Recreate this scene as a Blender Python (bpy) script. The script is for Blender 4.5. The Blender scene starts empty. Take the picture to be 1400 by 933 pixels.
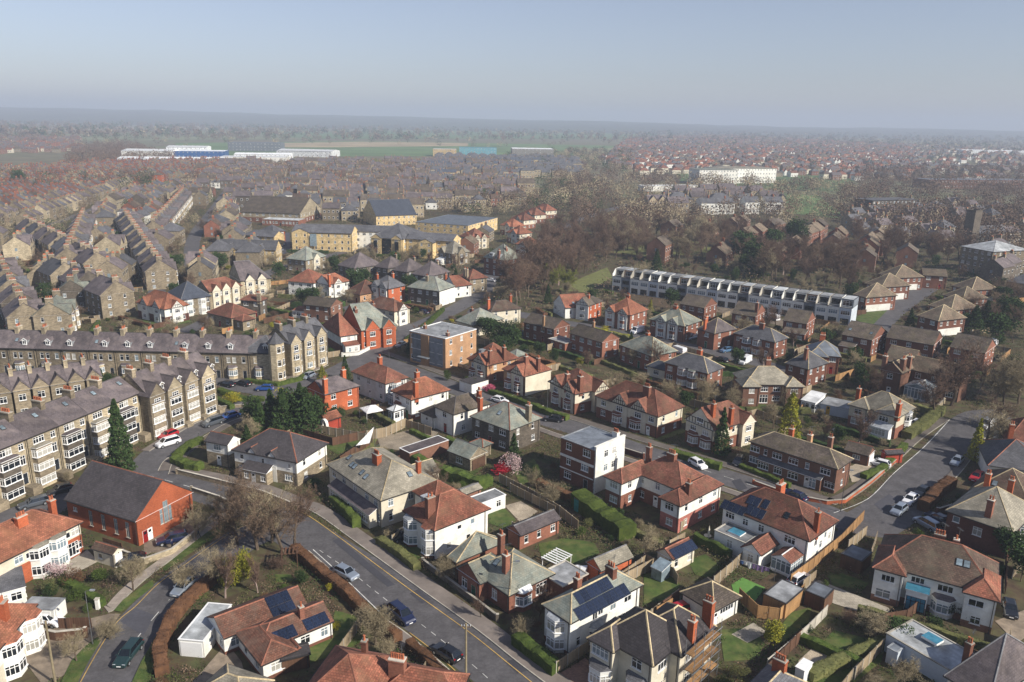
import bpy,math,random,zlib
import numpy as np
from mathutils import Vector,Matrix,noise
CAM_F,CAM_PITCH,CAM_ROLL,CAM_H=1089.0,0.27176,0.01745,64.0
R = math.radians
SC=bpy.context.scene
COL = SC.collection

  # ---------------------------------------------------------------- camera, sky, sun, exposure
cam=bpy.data.objects.new('camera',bpy.data.cameras.new('camera'))
COL.objects.link(cam)
cam.data.sensor_width=36.0
cam.data.lens=36.0*CAM_F/1400.0
cam.data.clip_end=40000.0
cam.data.clip_start=0.5
_p,_r=CAM_PITCH,CAM_ROLL
f_=Vector((0,math.cos(_p),-math.sin(_p)))
r_=Vector((1,0,0));u_=r_.cross(f_)
rr=r_*math.cos(_r)+u_*math.sin(_r);uu=u_*math.cos(_r)-r_*math.sin(_r)
cam.matrix_world=Matrix(((rr.x,uu.x,-f_.x,0),(rr.y,uu.y,-f_.y,0),(rr.z,uu.z,-f_.z,CAM_H),(0,0,0,1)))
SC.camera = cam

SUN_EL,SUN_AZ=R(34),R(122)  # azimuth clockwise from +Y (the viewing direction)
w=bpy.data.worlds.new('World');SC.world=w;w.use_nodes=True
wn=w.node_tree.nodes;wl=w.node_tree.links
bg=wn['Background'];sky=wn.new('ShaderNodeTexSky')
sky.sky_type='NISHITA';sky.sun_disc=False
sky.sun_elevation=SUN_EL;sky.sun_rotation=SUN_AZ
sky.altitude=100;sky.air_density=1.0;sky.dust_density=0.6;sky.ozone_density=4.0
hs=wn.new('ShaderNodeHueSaturation');hs.inputs['Saturation'].default_value=0.7
wl.new(sky.outputs[0],hs.inputs['Color']);tn=wn.new('ShaderNodeMix');tn.data_type='RGBA';tn.blend_type='MULTIPLY';tn.inputs['Factor'].default_value=1;tn.inputs['B'].default_value=(1.02,0.98,1.05,1)
wl.new(hs.outputs[0],tn.inputs['A']);wl.new(tn.outputs['Result'],bg.inputs[0]);bg.inputs[1].default_value=0.08
sd=bpy.data.lights.new('sun','SUN');sd.energy=5.0;sd.angle=R(0.6);sd.color=(1.0,0.93,0.82)
so=bpy.data.objects.new('sun',sd);COL.objects.link(so)
sv=Vector((math.sin(SUN_AZ)*math.cos(SUN_EL),math.cos(SUN_AZ)*math.cos(SUN_EL),math.sin(SUN_EL)))
so.rotation_euler=(-sv).to_track_quat('-Z','Y').to_euler()
so.location=sv*300
vs=SC.view_settings;vs.view_transform='Standard';vs.look='None';vs.exposure=0.45;vs.gamma=1.0
SC.render.engine='CYCLES'
cy=SC.cycles;cy.use_denoising=True;cy.max_bounces=4;cy.diffuse_bounces=2;cy.glossy_bounces=2
cy.transmission_bounces=2;cy.volume_bounces=1;cy.transparent_max_bounces=4
cy.caustics_reflective=False;cy.caustics_refractive=False

  # ---------------------------------------------------------------- materials
M = {}
def lin(c):
 return tuple(((x/255)/12.92 if x/255<=0.04045 else((x/255+0.055)/1.055)**2.4)for x in c)+(1,)
def mat(name, rgb, rough=0.85, pat=None, size=(0.3, 0.25), gap=0.012, var=0.25, gapc=0.6, metal=0.0, weather=0.35, wscale=0.35,
  second=None, bump=0.3, rnd=0.36, coat=0.0, spec=0.3, moss=None):
 """rgb is the real surface colour in sRGB 0-255"""
 m=bpy.data.materials.new(name);m.use_nodes=True;nt=m.node_tree;N=nt.nodes;L=nt.links
 b=N['Principled BSDF'];b.inputs['Roughness'].default_value=rough;b.inputs['Metallic'].default_value=metal
 b.inputs['Specular IOR Level'].default_value=spec
 if coat:b.inputs['Coat Weight'].default_value=coat
 c=lin(rgb);tc=N.new('ShaderNodeTexCoord')
 c2=lin(second)if second else tuple(min(1,x*(1-var))for x in c[:3])+(1,)
 c1=c if second else tuple(min(1,x*(1+var))for x in c[:3])+(1,)
 if pat == 'brick':
  t=N.new('ShaderNodeTexBrick');L.new(tc.outputs['UV'],t.inputs['Vector'])
  t.inputs['Scale'].default_value=1.0;t.inputs['Brick Width'].default_value=size[0];t.inputs['Row Height'].default_value=size[1]
  t.inputs['Mortar Size'].default_value=gap;t.inputs['Mortar Smooth'].default_value=0.3;t.inputs['Bias'].default_value=0
  t.inputs['Color1'].default_value=c1;t.inputs['Color2'].default_value=c2
  t.inputs['Mortar'].default_value=tuple(x*gapc for x in c[:3])+(1,)
  colr=t.outputs['Color'];bf=t.outputs['Fac'];inv=True
 else:
  t=N.new('ShaderNodeTexNoise');L.new(tc.outputs['Object'],t.inputs['Vector']);t.inputs['Scale'].default_value=size[0];t.inputs['Detail'].default_value=6
  t.inputs['Roughness'].default_value=0.65
  rp=N.new('ShaderNodeValToRGB');rp.color_ramp.elements[0].position=0.36;rp.color_ramp.elements[1].position=0.64
  rp.color_ramp.elements[0].color=c2;rp.color_ramp.elements[1].color=c1
  L.new(t.outputs['Fac'],rp.inputs['Fac']);colr=rp.outputs['Color'];bf=t.outputs['Fac'];inv=False
 if moss:
  nz=N.new('ShaderNodeTexNoise');L.new(tc.outputs['Object'],nz.inputs['Vector']);nz.inputs['Scale'].default_value=0.55;nz.inputs['Detail'].default_value=8;nz.inputs['Roughness'].default_value=0.7
  mr=N.new('ShaderNodeMapRange');mr.inputs['From Min'].default_value=0.44;mr.inputs['From Max'].default_value=0.66;mr.inputs['To Max'].default_value=0.85
  L.new(nz.outputs['Fac'],mr.inputs['Value'])
  mx=N.new('ShaderNodeMix');mx.data_type='RGBA';L.new(mr.outputs[0],mx.inputs['Factor']);L.new(colr,mx.inputs['A']);mx.inputs['B'].default_value=lin(moss);colr=mx.outputs['Result']
 if weather:
  nz=N.new('ShaderNodeTexNoise');L.new(tc.outputs['Object'],nz.inputs['Vector']);nz.inputs['Scale'].default_value=wscale;nz.inputs['Detail'].default_value=5;nz.inputs['Roughness'].default_value=0.6
  mr=N.new('ShaderNodeMapRange');mr.inputs['From Min'].default_value=0.3;mr.inputs['From Max'].default_value=0.7
  mr.inputs['To Min'].default_value=1-weather;mr.inputs['To Max'].default_value=1+weather*0.6;L.new(nz.outputs['Fac'],mr.inputs['Value'])
  oi=N.new('ShaderNodeObjectInfo');mo=N.new('ShaderNodeMapRange');mo.inputs['To Min'].default_value=1-rnd*0.7;mo.inputs['To Max'].default_value=1+rnd*0.7
  L.new(oi.outputs['Random'],mo.inputs['Value'])
  mm=N.new('ShaderNodeMath');mm.operation='MULTIPLY';L.new(mr.outputs[0],mm.inputs[0]);L.new(mo.outputs[0],mm.inputs[1])
  hv=N.new('ShaderNodeHueSaturation');L.new(colr,hv.inputs['Color']);L.new(mm.outputs[0],hv.inputs['Value']);colr=hv.outputs['Color']
 L.new(colr,b.inputs['Base Color'])
 if bump:
  bp=N.new('ShaderNodeBump');bp.inputs['Strength'].default_value=bump;bp.inputs['Distance'].default_value=0.02;bp.invert=inv
  L.new(bf,bp.inputs['Height']);L.new(bp.outputs[0],b.inputs['Normal'])
 M[name]=m;return m

# roofs
TL=dict(pat='brick',size=(0.34,0.28),gap=0.022,gapc=0.45,var=0.3,bump=0.8,weather=0.42)
mat('roof_red',(124,80,66),**TL,moss=(104,80,62));mat('roof_orange',(150,96,74),**TL,moss=(134,92,68));mat('roof_brown',(92,74,64),**TL,moss=(92,84,70))
mat('roof_terracotta',(138,86,68),**TL,moss=(120,88,68));mat('roof_rust',(106,72,58),**TL,moss=(104,86,74));mat('roof_tan',(120,104,88),**TL,moss=(104,98,82))
SL=dict(pat='brick',size=(0.4,0.3),gap=0.02,gapc=0.6,var=0.2,bump=0.6)
mat('roof_slate',(94,94,98),**SL);mat('roof_dark',(68,64,66),**SL,weather=0.25);mat('roof_purple',(96,88,90),**SL,moss=(116,106,104))
mat('roof_green',(122,128,120),**SL,moss=(142,138,122));mat('roof_stone',(142,136,122),**SL,moss=(112,108,96));mat('roof_greybrown',(98,88,80),**TL,moss=(92,84,66))
mat('roof_blue',(78,84,96),**SL,weather=0.2)
mat('ridge_red',(140,92,74),size=(3,1));mat('ridge_cream',(176,160,128),size=(3,1));mat('ridge_grey',(110,110,112),size=(3,1));mat('ridge_dark',(78,74,72),size=(3,1))
mat('flat_grey',(132,134,136),size=(0.8,1),weather=0.4);mat('flat_light',(176,180,182),size=(0.6,1),weather=0.45);mat('flat_lead',(110,116,124),size=(0.6,1),weather=0.2,rough=0.6)
mat('flat_white',(222,224,224),size=(0.3,1),weather=0.15,rough=0.6);mat('teal',(92,142,154),size=(1,1),weather=0.1)
# walls
BK=dict(pat='brick',size=(0.235,0.085),gap=0.012,var=0.22,bump=0.4,weather=0.25)
mat('brick_red',(124,82,66),**BK,gapc=1.05);mat('brick_orange',(170,92,60),**BK,gapc=0.95);mat('brick_brown',(122,88,72),**BK,gapc=1.1);mat('brick_dark',(104,66,56),**BK,gapc=1.2)
mat('brick_tan',(168,132,100),**BK,gapc=1.0);mat('brick_pink',(176,112,100),**BK,gapc=1.1)
ST=dict(pat='brick',size=(0.55,0.24),gap=0.02,var=0.28,bump=0.6,weather=0.3)
mat('stone',(136,124,104),**ST,gapc=0.75);mat('stone_pale',(166,153,128),**ST,gapc=0.85);mat('stone_dark',(98,90,80),**ST,gapc=0.8);mat('stone_buff',(198,174,128),**ST,gapc=0.9)
RN=dict(size=(2.5,1),var=0.05,weather=0.12,bump=0.25,rnd=0.08)
mat('white',(226,226,220),**RN,moss=(206,202,192));mat('cream',(210,202,182),**RN,moss=(190,182,162));mat('pebble',(186,178,158),**dict(RN,size=(14,1),var=0.14));mat('pale_blue',(184,192,200),**RN);mat('grey_render',(132,130,124),**RN)
mat('timber_black',(46,40,38),size=(4,1),weather=0.2);mat('upvc',(232,232,230),rough=0.45,size=(2,1),var=0.02,weather=0.05,bump=0,rnd=0.05)
mat('glass',(30,36,42),rough=0.08,size=(1.5,1),var=0.5,weather=0.3,bump=0,rnd=0.5,spec=0.7)
mat('glass_pale',(120,134,142),rough=0.1,size=(1.5,1),var=0.2,weather=0.3,bump=0,rnd=0.4,spec=0.7)
mat('curtain',(170,168,160),rough=0.25,size=(3,1),var=0.15,weather=0.2,bump=0,rnd=0.3,spec=0.7)
mat('teal_glass',(66,124,148),rough=0.15,size=(1,1),weather=0.1,bump=0)
mat('gutter',(52,50,50),size=(2,1),rough=0.5);mat('lead',(150,154,158),size=(2,1),rough=0.6);mat('pot',(176,104,72),size=(4,1));mat('pot_buff',(190,164,120),size=(4,1))
mat('solar',(26,34,52),rough=0.2,pat='brick',size=(0.5,0.5),gap=0.012,gapc=3.0,var=0.1,bump=0,weather=0.1,spec=0.6);mat('alu',(170,174,178),rough=0.35,size=(2,1),metal=0.6)
mat('door_red',(140,30,30),rough=0.4,size=(2,1),weather=0.1);mat('door_dark',(40,44,50),rough=0.4,size=(2,1),weather=0.1);mat('door_white',(224,224,220),rough=0.4,size=(2,1),weather=0.1)
mat('door_green',(40,96,70),rough=0.4,size=(2,1),weather=0.1);mat('yellow_paint',(224,170,40),rough=0.5,size=(2,1),weather=0.1);mat('teal_paint',(34,110,108),rough=0.6,size=(2,1),weather=0.15)
# ground
mat('ground_gardens',(82,86,52),size=(0.35,1),second=(98,80,64),weather=0.45,wscale=0.7,bump=0.6)
mat('ground_far',(100,104,72),size=(0.004,1),second=(104,92,76),weather=0.35,wscale=0.03)
GR=dict(weather=0.3,wscale=0.5,bump=0.5,rnd=0.15)
mat('lawn',(76,94,42),size=(0.9,1),second=(62,80,36),**GR,moss=(100,100,58));mat('lawn_dry',(112,116,66),size=(0.8,1),second=(96,98,58),**GR);mat('turf_artificial',(88,128,62),size=(1.5,1),var=0.08,weather=0.08)
mat('soil',(92,74,58),size=(1.5,1),second=(74,66,46),weather=0.4,wscale=1.2);mat('gravel',(158,146,128),size=(6,1),var=0.25)
mat('asphalt',(92,90,92),size=(0.35,1),var=0.16,moss=(76,74,76),weather=0.2,wscale=2.5,rnd=0.1,bump=0.2);mat('asphalt_new',(70,70,76),size=(0.25,1),var=0.1,weather=0.12,wscale=2.5)
mat('pavement',(142,132,122),pat='brick',size=(0.9,0.6),gap=0.02,var=0.1,gapc=0.7,weather=0.22,wscale=0.6,bump=0.2);mat('footway',(112,104,98),size=(0.5,1),var=0.12,weather=0.2)
mat('kerb',(168,162,150),size=(2,1),var=0.1);mat('paving',(158,150,136),pat='brick',size=(0.6,0.6),gap=0.02,var=0.14,weather=0.25);mat('block_paving',(134,104,90),pat='brick',size=(0.25,0.13),gap=0.01,var=0.2)
mat('driveway',(124,112,98),size=(0.7,1),var=0.18,weather=0.3);mat('line_yellow',(190,158,92),size=(1.5,1),var=0.15);mat('line_white',(200,200,196),size=(1.5,1),var=0.2)
mat('field_green',(84,106,62),size=(0.01,1),var=0.1,weather=0.2,wscale=0.01);mat('field_tan',(156,140,110),size=(0.01,1),var=0.1,weather=0.2,wscale=0.01);mat('field_dull',(112,116,84),size=(0.01,1),var=0.1,weather=0.25,wscale=0.01)
mat('wood_fence',(150,134,110),pat='brick',size=(0.12,3.0),gap=0.012,gapc=0.6,var=0.15,bump=0.4);mat('wood_orange',(158,122,82),pat='brick',size=(0.14,3.0),gap=0.012,gapc=0.7,var=0.12,bump=0.4)
mat('wood_brown',(96,70,54),pat='brick',size=(0.14,3.0),gap=0.012,gapc=0.6,var=0.15);mat('concrete',(178,172,160),size=(1.5,1),var=0.1);mat('wood_red',(150,60,44),pat='brick',size=(3.0,0.14),gap=0.012,gapc=0.6,var=0.12)
mat('wooded_hill',(84,88,66),size=(0.004,1),second=(56,54,48),weather=0.5,wscale=0.02,bump=0)
# plants
FO=dict(size=(1.5,1),weather=0.3,wscale=1.0,bump=0,rnd=0.3,spec=0.1)
mat('bark',(98,86,74),**FO,var=0.2);mat('twig',(116,98,82),**FO,var=0.2);mat('twig_pale',(148,136,110),**FO,var=0.15);mat('twig_red',(110,90,77),**FO,var=0.15);mat('twig_birch',(150,132,124),**FO,var=0.15)
mat('leaf_dark',(46,64,36),**FO,second=(64,82,44));mat('leaf_green',(58,74,34),**FO,second=(80,94,42));mat('leaf_hedge',(62,76,34),**FO,second=(84,96,44));mat('leaf_yellow',(190,174,50),**FO,second=(140,140,48))
mat('leaf_gold',(158,150,52),**FO,second=(112,120,44));mat('leaf_brown',(106,76,54),**FO,second=(90,66,50));mat('leaf_olive',(106,106,66),**FO,second=(84,88,54));mat('blossom',(216,190,190),**FO,second=(190,160,160))
mat('flower_red',(186,44,60),**FO,second=(150,40,50));mat('flower_pink',(212,110,140),**FO,second=(180,90,110));mat('leaf_willow',(140,144,70),**FO,second=(120,124,60))
def paint(name,rgb,metal=0.0):mat(name,rgb,rough=0.28,metal=metal,size=(1,1),var=0.02,weather=0.04,bump=0,rnd=0.05,coat=0.6,spec=0.5)
paint('car_white',(225,226,228));paint('car_silver',(158,168,180),0.5);paint('car_black',(22,24,30));paint('car_blue',(28,72,140));paint('car_navy',(28,36,66));paint('car_grey',(92,98,106),0.4)
paint('car_red',(168,28,34));paint('car_green',(30,52,52));paint('car_lightblue',(96,132,168),0.3)
mat('tyre',(28,28,28),size=(4,1),bump=0);mat('car_glass',(20,26,32),rough=0.05,size=(2,1),var=0.1,weather=0,bump=0,spec=0.8);mat('lamp_clear',(210,214,220),rough=0.1,size=(2,1),bump=0,weather=0);mat('lamp_red',(150,20,24),rough=0.2,size=(2,1),bump=0,weather=0)
mat('steel',(120,122,124),rough=0.4,metal=0.6,size=(3,1));mat('plastic_blue',(40,90,150),rough=0.4,size=(2,1));mat('plastic_black',(36,38,42),rough=0.5,size=(2,1));mat('plastic_green',(40,86,56),rough=0.5,size=(2,1))
mat('cloth_white',(228,226,224),size=(2,1));mat('cloth_lilac',(160,130,176),size=(2,1));mat('cloth_blue',(80,110,160),size=(2,1));mat('cloth_orange',(222,130,40),size=(2,1));mat('skin',(196,150,126),size=(2,1),bump=0)
mat('stucco_white',(232,230,222),**RN)

  # ---------------------------------------------------------------- mesh builder
class MB:
 def __init__(s):s.v=[];s.f=[];s.m=[];s.mats=[]
 def mi(s, k):
  if k not in s.mats:s.mats.append(k)
  return s.mats.index(k)
 def poly(s,pts,k):
  n=len(s.v);s.v+=[tuple(p)for p in pts];s.f.append(tuple(range(n,n+len(pts))));s.m.append(s.mi(k))
 def box(s,x0,y0,z0,x1,y1,z1,k,top=None,bottom=True):
  t = top or k
  s.poly([(x0,y0,z0),(x1,y0,z0),(x1,y0,z1),(x0,y0,z1)],k);s.poly([(x1,y0,z0),(x1,y1,z0),(x1,y1,z1),(x1,y0,z1)],k)
  s.poly([(x1,y1,z0),(x0,y1,z0),(x0,y1,z1),(x1,y1,z1)],k);s.poly([(x0,y1,z0),(x0,y0,z0),(x0,y0,z1),(x0,y1,z1)],k)
  s.poly([(x0,y0,z1),(x1,y0,z1),(x1,y1,z1),(x0,y1,z1)],t)
  if bottom:s.poly([(x0,y1,z0),(x1,y1,z0),(x1,y0,z0),(x0,y0,z0)],k)
 def prism(s,pts,z0,z1,k,top=None,bottom=False):
  n = len(pts)
  for i in range(n):
   a,b=pts[i],pts[(i+1)%n]
   s.poly([(a[0],a[1],z0),(b[0],b[1],z0),(b[0],b[1],z1),(a[0],a[1],z1)],k)
  s.poly([(p[0],p[1],z1)for p in pts],top or k)
  if bottom:s.poly([(p[0],p[1],z0)for p in reversed(pts)],k)
 def bar(s,p,q,wx,wz,k):
  p=Vector(p);q=Vector(q);d=(q-p).normalized();up=Vector((0,0,1))if abs(d.z)<0.95 else Vector((0,1,0))
  a=d.cross(up).normalized();b=a.cross(d).normalized();a*=wx/2;b*=wz/2
  A=[p-a-b,p+a-b,p+a+b,p-a+b];B=[q-a-b,q+a-b,q+a+b,q-a+b]
  for i in range(4):
   j=(i+1)%4;s.poly([A[i],A[j],B[j],B[i]],k)
  s.poly(A[::-1],k);s.poly(B,k)
 def tube(s,p,q,r0,r1,n,k,cap=True):
  p=Vector(p);q=Vector(q);d=(q-p).normalized();up=Vector((0,0,1))if abs(d.z)<0.9 else Vector((1,0,0))
  a=d.cross(up).normalized();b=a.cross(d)
  A=[p+(a*math.cos(t)+b*math.sin(t))*r0 for t in[2*math.pi*i/n for i in range(n)]]
  B=[q+(a*math.cos(t)+b*math.sin(t))*r1 for t in[2*math.pi*i/n for i in range(n)]]
  for i in range(n):
   j=(i+1)%n;s.poly([A[j],A[i],B[i],B[j]],k)
  if cap:s.poly(B[::-1],k);s.poly(A,k)
 def add(s,o,M4=None,f=None):
  n=len(s.v);s.v+=[tuple(M4@Vector(p))for p in o.v]if M4 is not None else o.v
  mp=[s.mi(k)for k in o.mats]
  s.f+=[tuple(i+n for i in f)for f in o.f];s.m+=[mp[i]for i in o.m]
 def mesh(s,name,smooth=False):
  me=bpy.data.meshes.new(name);me.from_pydata(s.v,[],s.f);me.polygons.foreach_set('material_index',s.m)
  for k in s.mats:me.materials.append(M[k])
  V=np.array(s.v,dtype=np.float64).reshape(-1,3)
  nl=len(me.loops);uv=np.zeros((nl,2),np.float32);vi=np.empty(nl,np.int32);me.loops.foreach_get('vertex_index',vi)
  nf=len(me.polygons);no=np.empty(nf*3,np.float32);me.polygons.foreach_get('normal',no);no=no.reshape(-1,3)
  lt=np.empty(nf,np.int32);me.polygons.foreach_get('loop_total',lt)
  fn=np.repeat(no,lt,axis=0);P_=V[vi]
  h=np.hypot(fn[:,0],fn[:,1]);flat=h<0.05;h=np.where(flat,1,h)
  tx=np.where(flat,1,-fn[:,1]/h);ty=np.where(flat,0,fn[:,0]/h)
    # up-slope direction
  ux=np.where(flat,0,-fn[:,0]/h*np.abs(fn[:,2]));uy=np.where(flat,1,-fn[:,1]/h*np.abs(fn[:,2]));uz=np.where(flat,0,h)
  uv[:,0]=P_[:,0]*tx+P_[:,1]*ty;uv[:,1]=P_[:,0]*ux+P_[:,1]*uy+P_[:,2]*uz
  ul=me.uv_layers.new(name='UVMap');ul.data.foreach_set('uv',uv.ravel())
  if smooth:me.polygons.foreach_set('use_smooth',[True]*nf)
  return me
def link(name,me,parent=None,loc=(0,0,0),rz=0.0,scale=None):
 o=bpy.data.objects.new(name,me);COL.objects.link(o);o.location=loc
 if rz:o.rotation_euler=(0,0,rz)
 if scale is not None:o.scale=(scale,)*3 if isinstance(scale,(int,float))else scale
 if parent:o.parent=parent
 return o
def part(name,mb,parent,**k):return link(name,mb.mesh(name)if isinstance(mb,MB)else mb,parent,**k)
def tag(o,label=None,cat=None,group=None,kind=None):
 if label:o['label']=' '.join(label.split()[:16]).rstrip(',')
 if cat:o['category']=cat
 if group:o['group']=group
 if kind:o['kind']=kind
 return o
def thing(name,label,cat,loc=(0,0,0),rz=0.0,group=None):return tag(link(name,None,None,loc,rz),label,cat,group)
def struct(name,mb):return tag(part(name,mb,None),kind='structure')
KIDS = {}
def copy_tree(o,loc,rz=0.0,scale=None,label=None,group=None):
 c=o.copy();COL.objects.link(c);c.location=loc;c.rotation_euler=(0,0,rz)
 if scale is not None:c.scale=(scale,)*3 if isinstance(scale,(int,float))else scale
 if label:c['label']=' '.join(label.split()[:16])
 if group:c['group']=group
 key = o.name
 if key not in KIDS:KIDS[key]=[(ch,list(ch.children))for ch in o.children]
 for ch,gs in KIDS[key]:
  d=ch.copy();COL.objects.link(d);d.parent=c
  for g in gs:
   e=g.copy();COL.objects.link(e);e.parent=d
 return c

  # ---------------------------------------------------------------- windows, doors
_wc = {}
def win_mesh(w,h,cols,fr='upvc',gl='glass',split=None):
 key=('w',round(w,2),round(h,2),cols,fr,gl,split)
 if key in _wc:return _wc[key]
 a=MB();t=0.07 if w>0.9 else 0.055;d0,d1=-0.05,0.03
 def bx(x0,z0,x1,z1,e=0):a.box(x0,d0-e,z0,x1,d1,z1,fr)
 bx(-w/2,0,-w/2+t,h);bx(w/2-t,0,w/2,h);bx(-w/2+t,0,w/2-t,t);bx(-w/2+t,h-t,w/2-t,h)
 for i in range(1,cols):
  x=-w/2+w*i/cols;bx(x-t/2,t,x+t/2,h-t)
 if split:
  zt=h*split;xs=[-w/2+w*i/cols for i in range(cols+1)]
  for i in range(cols):bx(xs[i]+t*(1 if i==0 else.5),zt-t/2,xs[i+1]-t*(1 if i==cols-1 else.5),zt+t/2)
 a.box(-w/2-0.06,-0.16,-0.07,w/2+0.06,0.02,0.0,fr)
 g=MB();g.poly([(-w/2+t,0,t),(w/2-t,0,t),(w/2-t,0,h-t),(-w/2+t,0,h-t)],gl)
 both=MB();both.add(a);both.add(g)
 _wc[key]=(a.mesh('window'),g.mesh('pane'),both.mesh('window'));return _wc[key]
FACE={'F':0.0,'R':math.pi/2,'B':math.pi,'L':-math.pi/2}
def put_window(parent,pos,rz,w,h,cols=2,fr='upvc',gl='glass',split=0.68,near=True,name='window'):
 if h<0.8:split=None
 fm,gm,bm_=win_mesh(w,h,cols,fr,gl,split)
 if near:
  o=link(name,fm,parent,pos,rz)
  if name=='window' and parent is not None:link('pane',gm,o)
 else:o=link(name,bm_,parent,pos,rz)
 return o
def door_mesh(col):
 k = ('d', col)
 if k not in _wc:
  a=MB();a.box(-0.5,-0.03,0,0.5,0.03,2.05,'upvc');a.box(-0.42,-0.06,0.02,0.42,-0.032,1.97,col);a.box(-0.25,-0.07,1.35,0.25,-0.062,1.8,'glass')
  a.box(0.3,-0.11,0.95,0.36,-0.065,1.08,'steel');_wc[k]=a.mesh('door')
 return _wc[k]

  # ---------------------------------------------------------------- roofs
def cap(mb,p,q,k,w=0.13,h=0.07):
 p=Vector(p);q=Vector(q);d=q-p
 if d.length<0.05:return
 s=Vector((-d.y,d.x,0))
 if s.length<1e-4:return
 s=s.normalized()*w;up=Vector((0,0,h));dn=Vector((0,0,0.05))
 mb.poly([p-s-dn,q-s-dn,q+up,p+up],k);mb.poly([q+s-dn,p+s-dn,p+up,q+up],k)
 mb.poly([p+s-dn,p-s-dn,p+up],k);mb.poly([q-s-dn,q+s-dn,q+up],k)
def roof(x0,y0,x1,y1,ez,pitch,ax,ends,rk,wk,capk,wall,ridge=True):
 """eave rectangle; ax 'x'/'y' ridge axis; ends: h hip, g gable; wall: MB receiving gable triangles. returns roof MB, caps MB, slope frames"""
 rm,cm=MB(),MB();th=0.14
 if ax=='y':tr=lambda u,v,z:(x0+v,y1-u,z)
 else:tr=lambda u,v,z:(x0+u,y0+v,z)
 U,V=(x1-x0,y1-y0)if ax=='x' else(y1-y0,x1-x0)
 if ax=='y':ends=ends[::-1]
 tn=math.tan(R(pitch));r=V/2;hz=ez+th+r*tn
 ua=min(r,U/2)if ends[0]=='h' else 0.0;ub=U-(min(r,U/2)if ends[1]=='h' else 0.0)
 if ends=='hh' and U<V:ua=ub=U/2
 e = ez + th
 c=[tr(0,0,e),tr(U,0,e),tr(U,V,e),tr(0,V,e)];ra,rb=tr(ua,r,hz),tr(ub,r,hz)
 def quad(pts):
  pts=[p for i,p in enumerate(pts)if i==0 or(Vector(p)-Vector(pts[i-1])).length>1e-4]
  rm.poly(pts, rk)
 if abs(ub-ua)<1e-3:quad([c[0],c[1],rb]);quad([c[2],c[3],ra])
 else:quad([c[0],c[1],rb,ra]);quad([c[2],c[3],ra,rb])
 if ends[0]=='h':quad([c[3],c[0],ra])
 if ends[1]=='h':quad([c[1],c[2],rb])
 # fascia and soffit
 b=[(p[0],p[1],ez)for p in c]
 for i in range(4):
  j = (i + 1) % 4
  if(i==3 and ends[0]=='g')or(i==1 and ends[1]=='g'):continue
  rm.poly([b[i],b[j],c[j],c[i]],rk)
 rm.poly(b[::-1],'upvc')
 for end,uu in((0,0.0),(1,U)):
  if ends[end]=='g':
   for a_,b_ in(((0,0),(0,r)),((V,V),(V,r))):
    pa,pb=tr(uu,a_[0],e),tr(uu,r,hz)
    rm.poly([pa,pb,(pb[0],pb[1],pb[2]-th),(pa[0],pa[1],ez)],rk)
   ins=0.12 if uu==0 else-0.12
   wall.poly([tr(uu+ins,0.12,ez),tr(uu+ins,V-0.12,ez),tr(uu+ins,r,hz-0.12)],wk)
     # inner under-slope so nothing shows through
 if ridge:
  cap(cm,ra,rb,capk)
  if ends[0]=='h':cap(cm,c[0],ra,capk);cap(cm,c[3],ra,capk)
  if ends[1]=='h':cap(cm,c[1],rb,capk);cap(cm,c[2],rb,capk)
 return rm, cm, hz
def slope_frame(b,side):
 """origin at eave centre, u along the eave, v up the slope, n normal for a roof side of block b"""
 x0,y0,x1,y1=b['r'];e=b['ez']+0.14;p=R(b['pitch']);c,s=math.cos(p),math.sin(p)
 D={'F':(((x0+x1)/2,y0),(1,0),(0,1)),'B':(((x0+x1)/2,y1),(-1,0),(0,-1)),'R':((x1,(y0+y1)/2),(0,1),(-1,0)),'L':((x0,(y0+y1)/2),(0,-1),(1,0))}[side]
 o, u, i = D
 return Vector((o[0],o[1],e)),Vector((u[0],u[1],0)),Vector((i[0]*c,i[1]*c,s))
def slope_mat(b,side,u,v,off=0.0):
 o,U,V=slope_frame(b,side);n=U.cross(V)
 if n.z < 0: n = -n
 p=o+U*u+V*v+n*off
 return Matrix(((U.x,V.x,n.x,p.x),(U.y,V.y,n.y,p.y),(U.z,V.z,n.z,p.z),(0,0,0,1)))
def put_m(name,me,parent,m4):
 o=link(name,me,parent);o.matrix_local=m4;return o
def cached(key, fn):
 if key not in _wc:_wc[key]=fn()
 return _wc[key]
def m_solar():
 a=MB();a.box(-0.5,-0.82,0.02,0.5,0.82,0.07,'alu',top='solar');return a.mesh('solar_panel')
def m_rooflight(gl='glass_pale'):
 a=MB();a.box(-0.42,-0.55,0,0.42,0.55,0.07,'gutter');a.box(-0.35,-0.48,0.07,0.35,0.48,0.09,gl);return a.mesh('rooflight')
def m_pot(k='pot'):
 a=MB();a.tube((0,0,0),(0,0,0.55),0.15,0.11,8,k);a.tube((0,0,0.55),(0,0,0.62),0.14,0.14,8,k);return a.mesh('chimney_pot')
def m_aerial():
 a=MB();a.bar((0,0,-.6),(0,0,1.7),.04,.04,'steel');a.bar((-.6,0,1.6),(.6,0,1.6),.03,.03,'steel')
 for i in range(6):a.bar((-.55+i*.2,-.22,1.6),(-.55+i*.2,.22,1.6),.02,.02,'steel')
 return a.mesh('aerial')
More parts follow.
